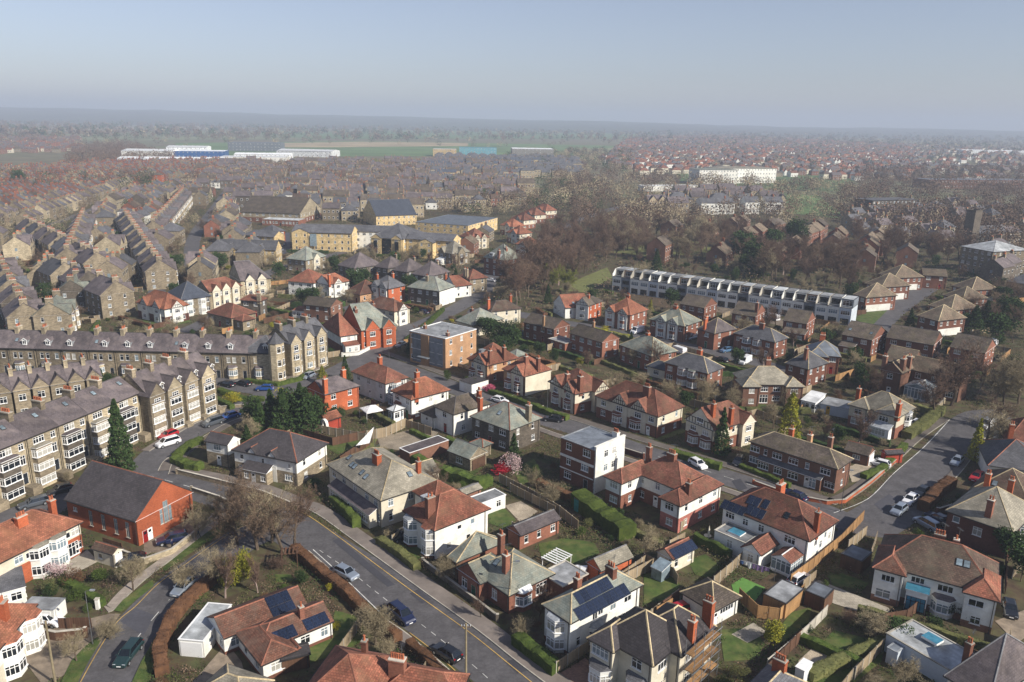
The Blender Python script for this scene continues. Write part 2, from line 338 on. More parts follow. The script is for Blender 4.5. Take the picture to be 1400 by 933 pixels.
def chimney(parent,x,y,z0,z1,w,d,k='brick_red',pots=2,along='x',potk='pot',near=True):
 a=MB();a.box(x-w/2,y-d/2,z0,x+w/2,y+d/2,z1-0.3,k);a.box(x-w/2-0.07,y-d/2-0.07,z1-0.3,x+w/2+0.07,y+d/2+0.07,z1-0.12,k)
 a.box(x-w/2-0.03,y-d/2-0.03,z1-0.12,x+w/2+0.03,y+d/2+0.03,z1,'concrete')
 if not near:
  L = max(w, d)
  for i in range(pots):
   t=(i+0.5)/pots-0.5;px,py=(x+t*w,y)if w>=d else(x,y+t*d);a.box(px-0.11,py-0.11,z1,px+0.11,py+0.11,z1+0.5,potk)
  return part('chimney',a,parent)
 o=part('chimney',a,parent);pm=cached(('pot',potk),lambda:m_pot(potk))
 if random.Random(int(x*91+y*57)).random()<.6:link('aerial',cached('aerial',m_aerial),o,(x+w*.3,y,z1),x*3)
 for i in range(pots):
  t=(i+0.5)/pots-0.5
  link('chimney_pot',pm,o,(x+t*w*0.9,y,z1)if w>=d else(x,y+t*d*0.9,z1))
 return o

  # ---------------------------------------------------------------- walls with real openings
def wall_face(mb,o,d,L,z0,z1,split,kl,ku,ops,n):
 """o start point, d unit direction, n outward normal; ops: (x0,x1,za,zb)"""
 xs=sorted({0.0,L}|{min(max(v,0),L)for q in ops for v in q[:2]});zs=sorted({z0,z1}|({split}if z0<split<z1 else set())|{v for q in ops for v in q[2:]if z0<v<z1})
 P3=lambda x,z,k=0.0:(o[0]+d[0]*x-n[0]*k,o[1]+d[1]*x-n[1]*k,z)
   # columns merged vertically where no opening is met
 for i in range(len(xs)-1):
  a,b=xs[i],xs[i+1]
  if b-a<1e-4:continue
  for j in range(len(zs)-1):
   c,e=zs[j],zs[j+1];mx,mz=(a+b)/2,(c+e)/2
   if any(q[0]<mx<q[1]and q[2]<mz<q[3]for q in ops):continue
   mb.poly([P3(a,c),P3(b,c),P3(b,e),P3(a,e)],kl if mz<split else ku)
 t = 0.12
 for q in ops:
  a,b,c,e=q;k=kl if c<split else ku
  mb.poly([P3(a,c),P3(a,e),P3(a,e,t),P3(a,c,t)],k);mb.poly([P3(b,e),P3(b,c),P3(b,c,t),P3(b,e,t)],k)
  mb.poly([P3(a,e),P3(b,e),P3(b,e,t),P3(a,e,t)],k);mb.poly([P3(b,c),P3(a,c),P3(a,c,t),P3(b,c,t)],k)

def half_timber(mb,pts_fn,L,z0,z1,gable_h=0,step=0.75):
 """vertical and horizontal timber strips on a face frame pts_fn(x,z,out)"""
 t = 0.07
 def strip(xa,za,xb,zb):
  dx,dz=xb-xa,zb-za;l=math.hypot(dx,dz);nx,nz=-dz/l*t,dx/l*t
  q=[(xa+nx,za+nz),(xb+nx,zb+nz),(xb-nx,zb-nz),(xa-nx,za-nz)]
  mb.poly([pts_fn(x,z,0.03)for x,z in q[::-1]],'timber_black')
  for i in range(4):
   a,b=q[i],q[(i+1)%4];mb.poly([pts_fn(a[0],a[1],0),pts_fn(b[0],b[1],0),pts_fn(b[0],b[1],0.03),pts_fn(a[0],a[1],0.03)],'timber_black')
 n=max(2,int(L/step))
 for i in range(n+1):
  x=L*i/n;x=min(max(x,t),L-t);top=z1
  if gable_h:top=z1+gable_h*(1-abs(x-L/2)/(L/2))-0.1
  if top>z0+0.2:strip(x,z0,x,top)
 strip(0,z0+t,L,z0+t)
 if gable_h:
  strip(L*0.22,z1+gable_h*0.42,L*0.78,z1+gable_h*0.42)
 else:strip(0,z1-t,L,z1-t)
  # ---------------------------------------------------------------- houses
def face_m(wr,face):
 x0, y0, x1, y1 = wr
 o,a={'F':((x0,y0),0),'R':((x1,y0),math.pi/2),'B':((x1,y1),math.pi),'L':((x0,y1),-math.pi/2)}[face]
 L=(x1-x0)if face in 'FB' else(y1-y0)
 return Matrix.Translation((o[0],o[1],0))@Matrix.Rotation(a,4,'Z'),L
def bay(root,fm,u,w,d,z0,z1,storeys,wk,rk,near,fr='upvc',gl='glass',bandk=None,square=False,tall=1.35):
 a=MB();c=0.08 if square else d*0.75
 P_=[(-w/2,0.02),(-w/2+c,-d),(w/2-c,-d),(w/2,0.02)]
 H=(z1-z0)/storeys;prev=z0;bands=[]
 for s in range(storeys):
  zw=z0+H*s+(H-tall)*(0.62 if s==0 else 0.7);bands.append((prev,zw,wk if s==0 else(bandk or wk)));prev=zw+tall
 bands.append((prev,z1,bandk or wk))
 for za,zb,k in bands:a.prism(P_,za,zb,k)
 Q=[(x*1.1,y*1.12 if y<0 else y)for x,y in P_];rt=0.55 if not square else 0.25
 for i in range(3):
  p,q=Q[i],Q[i+1];a.poly([(p[0],p[1],z1),(q[0],q[1],z1),(q[0],q[1],z1+.1),(p[0],p[1],z1+.1)],'upvc')
 T=[(Q[0][0]*.75,0.02),(Q[0][0]*.75,0.02),(Q[3][0]*.75,0.02),(Q[3][0]*.75,0.02)]
 for i in range(3):a.poly([(Q[i][0],Q[i][1],z1+.1),(Q[i+1][0],Q[i+1][1],z1+.1),(T[i+1][0],T[i+1][1],z1+rt),(T[i][0],T[i][1],z1+rt)],rk)
 a.poly([(p[0],p[1],z1)for p in reversed(Q)],'upvc')
 o=part('bay_window',a,root);o.matrix_local=fm@Matrix.Translation((u,0,0))
 for s in range(storeys):
  zw = bands[s][1]
  for i in range(3):
   p,q=P_[i],P_[i+1];l=math.hypot(q[0]-p[0],q[1]-p[1])
   if l<0.3:continue
   ang=math.atan2(q[1]-p[1],q[0]-p[0])
   n=1 if l<0.9 else(2 if l<1.5 else 3)
   put_window(o,((p[0]+q[0])/2,(p[1]+q[1])/2,zw),ang,l*0.98,tall,n,fr,gl,0.72,near=False)
 return o
def small_gable(root,fm,u,w,proj,z0,ez,pitch,rk,wk,capk,depth,timber=True,name='gable',ov=0.3):
 """a projecting front gable whose roof runs back into the main roof; built in the face frame"""
 a=MB();x0,x1=-w/2,w/2
 if proj>0.02:a.box(x0,-proj,z0,x1,0.0,ez+0.1,wk,bottom=False)
 rm,cm,hz=roof(x0-ov,-proj-ov,x1+ov,depth,ez,pitch,'y','gg',rk,wk,capk,a)
 if timber:
  gh=(w/2)*math.tan(R(pitch));half_timber(a,lambda x,z,k:(x0+x,-proj-ov+0.12-k-0.01,z),w,ez+0.05,ez+0.1,gh,0.55)
 o=part(name,a,root);o.matrix_local=fm@Matrix.Translation((u,0,0))
 if proj>.12 and w>2.6:
  ns=max(1,round(ez/2.8))
  for st in range(ns):put_window(o,(0,-proj-.04,ez*(st+.32)/ns),0,min(1.7,w*.45),min(1.4,ez/ns*.5),3 if w>3.4 else 2,near=False)
 part('roof',rm,o);part('ridge_tiles',cm,o)
 return o, hz
def dormer(root,b,side,u,v,w,h,kind,rk,near,wk='upvc'):
 o,U,V=slope_frame(b,side);p=o+U*u+V*v;ang=math.atan2(U.y,U.x);tn=math.tan(R(b['pitch']));D=(h+(0.5 if kind=='g' else 0.1))/tn+0.1
 a=MB();a.poly([(-w/2,0,0),(w/2,0,0),(w/2,0,h),(-w/2,0,h)],wk)
 a.poly([(w/2,0,0),(w/2,h/tn,h),(w/2,0,h)],'lead');a.poly([(-w/2,h/tn,h),(-w/2,0,0),(-w/2,0,h)],'lead')
 if kind == 'g':
  g=w*0.42;e=0.15;r0,r1=(0,-e,h+g+.02),(0,D,h+g+.02)
  a.poly([(-w/2-e,-e,h-.08),r0,r1,(-w/2-e,h/tn,h-.08)],rk);a.poly([r0,(w/2+e,-e,h-.08),(w/2+e,h/tn,h-.08),r1],rk)
  a.poly([(-w/2,0,h),(w/2,0,h),(0,0,h+g-.05)],wk)
  for sx in(-1,1):a.bar((sx*(w/2+e),-e,h-.08),(0,-e,h+g),.1,.14,'upvc')
 else:
  a.box(-w/2-.12,-.15,h,w/2+.12,h/tn+.1,h+.12,'lead')
 d_=part('dormer',a,root,loc=p,rz=ang);put_window(d_,(0,-0.01,0.25),0,w*0.8,h-0.4,2 if w<2 else max(2,int(w/.8)),near=False,split=None)
 return d_
def roof_z(b, x, y):
 if b.get('form','p')!='p':return b['ez']
 x0,y0,x1,y1=b['r'];t=math.tan(R(b['pitch']));e=b.get('ends','hh');ax=b.get('ax','x')
 m=min(y-y0,y1-y)if ax=='x' else min(x-x0,x1-x);lo,hi=(x-x0,x1-x)if ax=='x' else(y-y0,y1-y)
 if e[0]=='h':m=min(m,lo)
 if e[1]=='h':m=min(m,hi)
 return b['ez']+max(m,0)*t
def build_house(s):
 rnd=random.Random(zlib.crc32(s['l'].encode()));near=s.get('near',0)
 root=thing(s.get('n','house'),s['l'],s.get('cat','house'),(s['at'][0],s['at'][1],0),s['rz'],s.get('g'))
 wallm=MB();flip=[]
 B=s['b'];feats=s.get('f',[])
 for bi,b in enumerate(B):
  x0,y0,x1,y1=b['r'];fo=b.get('form','p');ez=b['ez'];ends=b.get('ends','hh');ax=b.get('ax','x');b.setdefault('pitch',36)
  ov=b.get('ov',0.35);gx=ov;gy=ov
  if fo == 'p':
   if ax=='x':l_,r_2,f_2,k_2=(0.12 if ends[0]=='g' else ov),(0.12 if ends[1]=='g' else ov),ov,ov
   else:l_,r_2,f_2,k_2=ov,ov,(0.12 if ends[0]=='g' else ov),(0.12 if ends[1]=='g' else ov)
  else:l_=r_2=f_2=k_2=(0.0 if fo=='f' else 0.15)
  wr=(x0+l_,y0+f_2,x1-r_2,y1-k_2);b['wr']=wr;b['ops']={k:[]for k in 'FRBL'}
 todo = []
 for bi,b in enumerate(B):
  au=b.get('auto','FRBL');ez=b['ez']-b.get('z0',0);ns=b.get('st',max(1,round(ez/2.65)));fr=b.get('fr','upvc')
  for face in au:
   fm,L=face_m(b['wr'],face)
   n=max(1,int(L/b.get('ws',3.1)))
   for st in range(ns):
    H=ez/ns;h=min(1.35,H*0.5);z=b.get('z0',0)+H*st+(H-h)*(0.62 if ns==1 or st<ns-1 else 0.72)
    for i in range(n):
     u=L*(i+0.5)/n+rnd.uniform(-.25,.25)
     if st==0 and i==n//2 and face=='F' and not b.get('nodoor')and L>4 and not b.get('z0'):todo.append((bi,face,u,0.0,1.0,2.05,'door'));continue
     w=rnd.choice([1.0,1.3,1.7])if face in 'FB' else rnd.choice([0.8,1.0])
     w=b.get('ww',w);w=min(w,L/n*0.8);todo.append((bi,face,u,z,w,h,max(1,round(w/0.62))))
 extra = []
 for f in feats:
  if f[0] == 'w':
   _,bi,face,u,z,w,h,c=f[:8];L=face_m(B[bi]['wr'],face)[1];todo.append((bi,face,u*L,z,w,h,c)+tuple(f[8:]))
  elif f[0]=='d':_,bi,face,u,col=f[:5];L=face_m(B[bi]['wr'],face)[1];todo.append((bi,face,u*L,f[5]if len(f)>5 else 0,1.0,2.05,'door',col))
  else:extra.append(f)
 for t in todo:
  b=B[t[0]];fm,L=face_m(b['wr'],t[1]);x,z,w,h=t[2:6]
  x=min(max(x,w/2+.05),L-w/2-.05)
  if z+h<b['ez']-0.02 and w<L-.2:b['ops'][t[1]].append((x-w/2,x+w/2,max(z,b.get('z0',0)+.02),z+h));inset=0.07
  else:inset=-0.02
  if t[6] == 'door':
   o=link('door',door_mesh(t[7]if len(t)>7 else rnd.choice(['door_red','door_dark','door_white','door_green'])),root);o.matrix_local=fm@Matrix.Translation((x,inset,z+.02))
  else:
   fr=t[7]if len(t)>7 else b.get('fr','upvc');gl=t[8]if len(t)>8 else rnd.choice(['glass','glass','glass','curtain','glass_pale'])
   sp = 0.68
   fm_,gm_,bm_=win_mesh(round(w,1),round(h,2),t[6],fr,gl,sp if h>=1.1 else None)
   o=link('window',fm_ if near else bm_,root);o.matrix_local=fm@Matrix.Translation((x,inset,z))
   if near:link('pane',gm_,o)
 for bi,b in enumerate(B):
  x0,y0,x1,y1=b['wr'];fo=b.get('form','p');wl=b.get('wl','brick_red');wu=b.get('wu',wl);sp=b.get('split',2.6 if wu!=wl else 0);z0=b.get('z0',0);ez=b['ez']
  zt=ez+(0.0 if fo=='p' else 0)
  for face,(o,d,n,L)in{'F':((x0,y0),(1,0),(0,-1),x1-x0),'R':((x1,y0),(0,1),(1,0),y1-y0),'B':((x1,y1),(-1,0),(0,1),x1-x0),'L':((x0,y1),(0,-1),(-1,0),y1-y0)}.items():
   wall_face(wallm,o,d,L,z0,zt,sp,wl,wu,b['ops'][face],n)
  rk=b.get('roof','roof_red')
  if fo == 'p':
   rm,cm,hz=roof(*b['r'],ez,b['pitch'],b.get('ax','x'),b.get('ends','hh'),rk,wu,b.get('cap','ridge_red'),wallm)
   part('roof',rm,root);part('ridge_tiles',cm,root);b['hz']=hz
   g=MB();X0,Y0,X1,Y1=b['r'];e=b.get('ends','hh');axx=b.get('ax','x');gk=b.get('gut','gutter')
   hip={'F':axx=='x' or e[0]=='h','B':axx=='x' or e[1]=='h','L':axx=='y' or e[0]=='h','R':axx=='y' or e[1]=='h'}
   if hip['F']:g.box(X0,Y0-.1,ez-.02,X1,Y0-.003,ez+.1,gk)
   if hip['B']:g.box(X0,Y1+.003,ez-.02,X1,Y1+.1,ez+.1,gk)
   if hip['L']:g.box(X0-.1,Y0,ez-.02,X0-.003,Y1,ez+.1,gk)
   if hip['R']:g.box(X1+.003,Y0,ez-.02,X1+.1,Y1,ez+.1,gk)
   g.tube((x1-.25,y0-.08,z0),(x1-.25,y0-.08,ez),.05,.05,5,gk);g.tube((x1+.08,y1-.6,z0),(x1+.08,y1-.6,ez),.05,.05,5,gk)
   part('gutter',g,root)
  elif fo == 'f':
   a=MB();pk=b.get('par','concrete');ph=b.get('ph',0.15);t=0.22;X0,Y0,X1,Y1=x0-.08,y0-.08,x1+.08,y1+.08
   a.box(X0,Y0,ez,X1,Y0+t,ez+ph,pk);a.box(X0,Y1-t,ez,X1,Y1,ez+ph,pk);a.box(X0,Y0+t,ez,X0+t,Y1-t,ez+ph,pk);a.box(X1-t,Y0+t,ez,X1,Y1-t,ez+ph,pk)
   part('parapet',a,root);c=MB();c.box(X0+t,Y0+t,ez-.1,X1-t,Y1-t,ez+.04,rk);part('roof',c,root)
  elif fo=='m':  # lean-to, high at the back unless hi says otherwise
   hi=b.get('hi','B');X0,Y0,X1,Y1=b['r'];dz=b.get('dz',1.0);c=MB()
   z={'B':(0,0,dz,dz),'F':(dz,dz,0,0),'L':(dz,0,0,dz),'R':(0,dz,dz,0)}[hi];P4=[(X0,Y0),(X1,Y0),(X1,Y1),(X0,Y1)]
   c.poly([(p[0],p[1],ez+.1+q)for p,q in zip(P4,z)],rk);c.poly([(p[0],p[1],ez+q)for p,q in zip(P4,z)][::-1],'upvc')
   for i in range(4):
    j=(i+1)%4;c.poly([(*P4[i],ez+z[i]),(*P4[j],ez+z[j]),(*P4[j],ez+z[j]+.1),(*P4[i],ez+z[i]+.1)],'upvc')
   W4=[(x0,y0),(x1,y0),(x1,y1),(x0,y1)]
   for i in range(4):
    j = (i + 1) % 4
    if z[i]+z[j]>0:wallm.poly([(*W4[i],ez),(*W4[j],ez)]+([(*W4[j],ez+z[j])]if z[j]else[])+([(*W4[i],ez+z[i])]if z[i]else[]),wu)
   part('roof',c,root)
 for f in extra:
  k = f[0]
  if k == 'ch':
   _,x,y,zt,w,d,mk,pots=f;best=min(B,key=lambda b:max(b['r'][0]-x,x-b['r'][2],0)+max(b['r'][1]-y,y-b['r'][3],0));r=best['r']
   x=min(max(x,r[0]+w*.5+.1),r[2]-w*.5-.1);y=min(max(y,r[1]+d*.5+.1),r[3]-d*.5-.1);top=roof_z(best,x,y);zt=max(top+.9,min(zt,best.get('hz',top)+1.1,top+3.4));chimney(root,x,y,top-1.2,zt,w,d,mk,pots,near=near or s.get('mid'))
  elif k == 'bay':
   _,bi,face,u,w,d,st,wk,rk=f[:9];b=B[bi];fm,L=face_m(b['wr'],face);z1=f[9]if len(f)>9 else(b['ez']-.25 if st>1 else 2.6)
   bay(root,fm,u*L,w,d,0,z1,st,wk,rk,near,bandk=f[10]if len(f)>10 else None,square=len(f)>11 and f[11],gl=rnd.choice(['glass','curtain','glass_pale']))
  elif k == 'gab':
   _,bi,face,u,w,proj,pitch,tim=f[:8];b=B[bi];fm,L=face_m(b['wr'],face);D=(b['r'][3]-b['r'][1]if face in 'FB' else b['r'][2]-b['r'][0])
   wk=f[8]if len(f)>8 else b.get('wu',b.get('wl'));gh=(w/2+.3)*math.tan(R(pitch));dep=min(gh/math.tan(R(b['pitch']))+.2,D/2)
   small_gable(root,fm,u*L,w,proj,f[9]if len(f)>9 else 0,b['ez'],pitch,b.get('roof','roof_red'),wk,b.get('cap','ridge_red'),dep,tim)
  elif k=='dor':_,bi,side,u,v,w,h,kd=f[:8];dormer(root,B[bi],side,u,v,w,h,kd,B[bi].get('roof','roof_red'),near,wk=f[8]if len(f)>8 else 'upvc')
  elif k == 'sol':
   _,bi,side,u,v,nc,nr=f;me=cached('solar',m_solar)
   for i in range(nc):
    for j in range(nr):put_m('solar_panel',me,root,slope_mat(B[bi],side,u+i*1.04,v+j*1.68,0.03))
  elif k == 'rl':
   _,bi,side,u,v=f[:5];put_m('rooflight',cached('rl'+(f[5]if len(f)>5 else ''),lambda:m_rooflight(f[5]if len(f)>5 else 'glass_pale')),root,slope_mat(B[bi],side,u,v,0.02))
  elif k == 'ht':
   _,bi,face,z0,z1=f;fm,L=face_m(B[bi]['wr'],face);a=MB();half_timber(a,lambda x,z,q:(x,-q-.004,z),L,z0,z1,0,0.8);o=part('timber_framing',a,root);o.matrix_local=fm
  elif k=='box':_,nm,x0,y0,z0,x1,y1,z1,mk=f[:9];a=MB();a.box(x0,y0,z0,x1,y1,z1,mk,top=f[9]if len(f)>9 else None);part(nm,a,root)
  elif k=='conserv':conservatory(root,*f[1:])
 part('wall',wallm,root)
 return root
def conservatory(root,x0,y0,x1,y1,h,rk='glass_pale',base='white',pitch=22):
 """glazed garden room: low wall, panes between white bars, pitched roof"""
 a=MB();a.box(x0,y0,0,x1,y1,.5,base,bottom=False);c=(x0+x1)/2;rh=h+(x1-x0)/2*math.tan(R(pitch))
 o=part('conservatory',a,root);fr=MB()
 for x in (x0, x1):
  for y in(y0,y1):fr.box(x-.05,y-.05,.5,x+.05,y+.05,h,'upvc')
 fr.box(x0-.08,y0-.08,h,x1+.08,y1+.08,h+.1,'upvc');part('frame',fr,o)
 for(ax,ay,bx,by)in((x0,y0,x1,y0),(x1,y0,x1,y1),(x1,y1,x0,y1),(x0,y1,x0,y0)):
  L=math.hypot(bx-ax,by-ay);n=max(1,round(L/.75));ang=math.atan2(by-ay,bx-ax)
  for i in range(n):
   t=(i+.5)/n;put_window(o,(ax+(bx-ax)*t,ay+(by-ay)*t,.5),ang,L/n,h-.5,1,'upvc','glass_pale',.75,near=False)
 r = MB(); e = .15
 r.poly([(x0-e,y0-e,h+.11),(c,y0-e,rh),(c,y1+e,rh),(x0-e,y1+e,h+.11)][::-1],rk);r.poly([(c,y0-e,rh),(x1+e,y0-e,h+.11),(x1+e,y1+e,h+.11),(c,y1+e,rh)],rk)
 for y in(y0,y1):r.poly([(x0,y,h),(x1,y,h),(c,y,rh-.05)],'upvc' if rk!='glass_pale' else 'glass_pale')
 if rk=='glass_pale':
  n=max(2,round((y1-y0)/.8))
  for i in range(n+1):
   y=y0+(y1-y0)*i/n;r.bar((x0-e,y,h+.14),(c,y,rh+.03),.06,.06,'upvc');r.bar((c,y,rh+.03),(x1+e,y,h+.14),.06,.06,'upvc')
 r.bar((c,y0-e,rh+.02),(c,y1+e,rh+.02),.14,.1,'upvc');part('roof',r,o)
 return o

  # ---------------------------------------------------------------- strips: roads, kerbs, fences, walls, hedges
def offset_line(pts,d):
 out=[];n=len(pts)
 for i,p in enumerate(pts):
  a=Vector(pts[max(i-1,0)]);b=Vector(p);c=Vector(pts[min(i+1,n-1)])
  d1=(b-a).normalized()if i else(c-b).normalized();d2=(c-b).normalized()if i<n-1 else d1
  m=(Vector((-d1.y,d1.x))+Vector((-d2.y,d2.x))).normalized();k=d/max(0.5,m.dot(Vector((-d1.y,d1.x))))
  out.append((b.x+m.x*k,b.y+m.y*k))
 return out
def smooth_line(pts,n=5):
 if len(pts)<3:return pts
 out = []
 for i in range(len(pts)-1):
  p0,p1,p2,p3=pts[max(i-1,0)],pts[i],pts[i+1],pts[min(i+2,len(pts)-1)]
  for k in range(n):
   t=k/n;out.append(tuple(0.5*((2*p1[j])+(-p0[j]+p2[j])*t+(2*p0[j]-5*p1[j]+4*p2[j]-p3[j])*t*t+(-p0[j]+3*p1[j]-3*p2[j]+p3[j])*t**3)for j in(0,1)))
 out.append(tuple(pts[-1]));return out
def ribbon(mb,pts,a,b,z0,z1,k,side=None):
 A=offset_line(pts,a);B_=offset_line(pts,b)
 for i in range(len(pts)-1):
  mb.poly([(*A[i],z1),(*A[i+1],z1),(*B_[i+1],z1),(*B_[i],z1)]if a<b and False else[(*B_[i],z1),(*A[i],z1),(*A[i+1],z1),(*B_[i+1],z1)][::1]if a>b else[(*A[i],z1),(*A[i+1],z1),(*B_[i+1],z1),(*B_[i],z1)],k)
  if z1 - z0 > 0.01:
   mb.poly([(*A[i],z0),(*A[i+1],z0),(*A[i+1],z1),(*A[i],z1)],side or k);mb.poly([(*B_[i+1],z0),(*B_[i],z0),(*B_[i],z1),(*B_[i+1],z1)],side or k)
def dashes(mb,pts,off,on,gap,w,z,k):
 L=offset_line(pts,off);acc=0;
 for i in range(len(L)-1):
  a=Vector(L[i]);b=Vector(L[i+1]);l=(b-a).length;d=(b-a)/l;n=Vector((-d.y,d.x))*w/2;t=-acc
  while t < l:
   s0,s1=max(t,0),min(t+on,l)
   if s1 > s0:
    p,q=a+d*s0,a+d*s1;mb.poly([(*(p-n),z),(*(q-n),z),(*(q+n),z),(*(p+n),z)],k)
   t += on + gap
  acc=l-(t-on-gap);
  if acc<0:acc=0
def walk(pts, step):
 """points and headings spaced evenly along a polyline"""
 out = []
 for i in range(len(pts)-1):
  a,b=Vector(pts[i]),Vector(pts[i+1]);l=(b-a).length;n=max(1,round(l/step))
  for k in range(n):out.append((a+(b-a)*(k/n),a+(b-a)*((k+1)/n)))
 return out
def build_fence(pts,h,k,label,name='fence',cat='fence'):
 root=thing(name,label,cat,(*pts[0],0));o=Vector(pts[0])
 segs=walk(pts,1.8)
 pm=MB();pm.box(0,-.025,.05,1,.025,1,k);pm.box(0,-.05,.97,1,.05,1.01,k);me=cached(('fp',k),lambda:pm.mesh('fence_panel'))
 qm=cached(('fpost',k),lambda:(lambda a:(a.box(-.06,-.06,0,.06,.06,1.0,'concrete' if k=='wood_fence' else k),a.mesh('fence_post'))[1])(MB()))
 for a, b in segs:
  d=b-a;ang=math.atan2(d.y,d.x);link('fence_panel',me,root,(a.x-o.x,a.y-o.y,0),ang,(d.length,1,h));link('fence_post',qm,root,(a.x-o.x,a.y-o.y,0),ang,(1,1,h*1.06))
 return root
def build_wall(pts,h,k,label,cop='concrete',t=0.24,name='garden_wall'):
 root=thing(name,label,'wall',(*pts[0],0));o=pts[0];P_=[(p[0]-o[0],p[1]-o[1])for p in pts]
 a=MB();ribbon(a,P_,-t/2,t/2,0,h,k);part('wall',a,root)
 for s in(P_[0],P_[-1]):a2=MB();a2.box(s[0]-.2,s[1]-.2,0,s[0]+.2,s[1]+.2,h+.25,k,top=cop);part('pier',a2,root)
 c=MB();ribbon(c,P_,-t/2-.05,t/2+.05,h,h+.07,cop);part('coping',c,root)
 return root
def leaf_mesh(name,pts,size,k,rng,up=0.0,nrm=None,core=None,aspect=1.0):
 """many small leaf faces (triangles) at the points, plus an optional core mesh"""
 n=len(pts);pts=np.asarray(pts,np.float64)
 d=rng.normal(size=(n,3));d/=np.linalg.norm(d,axis=1)[:,None];e=rng.normal(size=(n,3));e-=(e*d).sum(1)[:,None]*d;e/=np.linalg.norm(e,axis=1)[:,None]
 s=(size*rng.uniform(.6,1.4,n))[:,None]
 V=np.empty((n*3,3));V[0::3]=pts-d*s*aspect;V[1::3]=pts+d*s*aspect;V[2::3]=pts+e*s*1.3
 F=np.arange(n*3).reshape(-1,3)
 if core is not None:
  cv,cf=core;F=list(map(tuple,F))+[tuple(i+n*3 for i in f)for f in cf];V=np.vstack([V,cv]);me=bpy.data.meshes.new(name);me.from_pydata(V.tolist(),[],F)
 else:me=fast_mesh(name,V,F)
 me.materials.append(M[k]);return me
def fast_mesh(name,V,F):
 me=bpy.data.meshes.new(name);nv,nf,m=len(V),len(F),F.shape[1];me.vertices.add(nv);me.vertices.foreach_set('co',np.asarray(V,np.float32).ravel())
 me.loops.add(nf*m);me.loops.foreach_set('vertex_index',F.astype(np.int32).ravel());me.polygons.add(nf);me.polygons.foreach_set('loop_start',np.arange(0,nf*m,m,dtype=np.int32));me.update(calc_edges=True);return me
def build_hedge(pts,w,h,k,label,seed=0,dens=110):
 rng=np.random.default_rng(seed+7);o=pts[0];P_=[(p[0]-o[0],p[1]-o[1])for p in pts];a=MB();sg=walk(P_,.8);line=[tuple(s[0])for s in sg]+[tuple(sg[-1][1])]
 A=offset_line(line,-w/2*.9);B_=offset_line(line,w/2*.9);hs_=[h*(0.9+.06*math.sin(i*1.3+seed)+.05*math.sin(i*.37+seed)+rng.uniform(-.07,.06))for i in range(len(line))]
 A=[(x+rng.uniform(-.09,.09),y+rng.uniform(-.09,.09))for x,y in A];B_=[(x+rng.uniform(-.09,.09),y+rng.uniform(-.09,.09))for x,y in B_]
 n=len(line);V=[];F=[];lp=[]
 for i in range(n):V+=[(*A[i],0),(*A[i],hs_[i]*.94),(A[i][0]*.8+B_[i][0]*.2,A[i][1]*.8+B_[i][1]*.2,hs_[i]),(B_[i][0]*.8+A[i][0]*.2,B_[i][1]*.8+A[i][1]*.2,hs_[i]),(*B_[i],hs_[i]*.94),(*B_[i],0)]
 for i in range(n-1):
  for j in range(5):F.append((i*6+j,i*6+j+1,(i+1)*6+j+1,(i+1)*6+j))
 F+=[tuple(range(6))[::-1],tuple(range((n-1)*6,n*6))]
 for i in range(n-1):
  for j in range(5):
   q=[np.array(V[v])for v in F[i*5+j]];m=int(dens/5*(1.6 if j in(0,4)else 1)*.8)
   st=rng.uniform(size=(m,2));lp.append((q[0]*((1-st[:,:1])*(1-st[:,1:]))+q[1]*(st[:,:1]*(1-st[:,1:]))+q[2]*(st[:,:1]*st[:,1:])+q[3]*((1-st[:,:1])*st[:,1:]))+rng.normal(scale=.07,size=(m,3)))
 me=leaf_mesh('hedge',np.vstack(lp),.075,k,rng,core=(np.array(V),F));return tag(link('hedge',me,None,(*o,0)),label,'hedge')

  # ---------------------------------------------------------------- trees
def skeleton(rs,H,spread=0.55,levels=4,up=0.25,lean=0.05,fork=(3,3,3,4),first=0.28,multi=1):
 segs = []
 def grow(p,d,L,r,lv):
  n=4 if lv==0 else 3;q=p
  for i in range(n):
   dd=(d+Vector((rs.gauss(0,.1),rs.gauss(0,.1),up*.25))).normalized();q2=q+dd*L/n;r2=r*(1-.16*(i+1))if lv else r*(1-.1*(i+1))
   segs.append((q,q2,r*(1-.16*i)if lv else r*(1-.1*i),r2,lv))
   if lv<levels and(i>0 or lv>0):
    for k in range(fork[lv]):
     if rs.random()<(.85 if lv else.9):
      t=rs.random();b=q.lerp(q2,t);ph=rs.uniform(0,2*math.pi);a=dd.orthogonal();a.rotate(Matrix.Rotation(ph,3,dd))
      nd=(dd*rs.uniform(.35,.8)+a*spread*rs.uniform(.8,1.6)+Vector((0,0,up))).normalized();grow(b,nd,L*rs.uniform(.42,.62),r2*.5,lv+1)
   q, d = q2, dd
 for m in range(multi):grow(Vector((rs.gauss(0,.1)*(multi>1),rs.gauss(0,.1)*(multi>1),0)),Vector((rs.gauss(0,lean+.15*(multi>1)),rs.gauss(0,lean+.15*(multi>1)),1)).normalized(),H*(0.62 if multi==1 else.5),H*.02/(multi**.5),0)
 return segs
def strips(segs,wmul,rng):
 n=len(segs);A=np.array([s[0]for s in segs]);B_=np.array([s[1]for s in segs]);r=np.array([[max(s[2],.012),max(s[3],.008)]for s in segs])*wmul
 d=B_-A;d/=np.linalg.norm(d,axis=1)[:,None]+1e-9;e=rng.normal(size=(n,3));e-=(e*d).sum(1)[:,None]*d;e/=np.linalg.norm(e,axis=1)[:,None]
 V=np.empty((n*3,3));V[0::3]=A-e*r[:,:1];V[1::3]=A+e*r[:,:1];V[2::3]=B_+d*.05;return V,np.arange(n*3).reshape(-1,3)
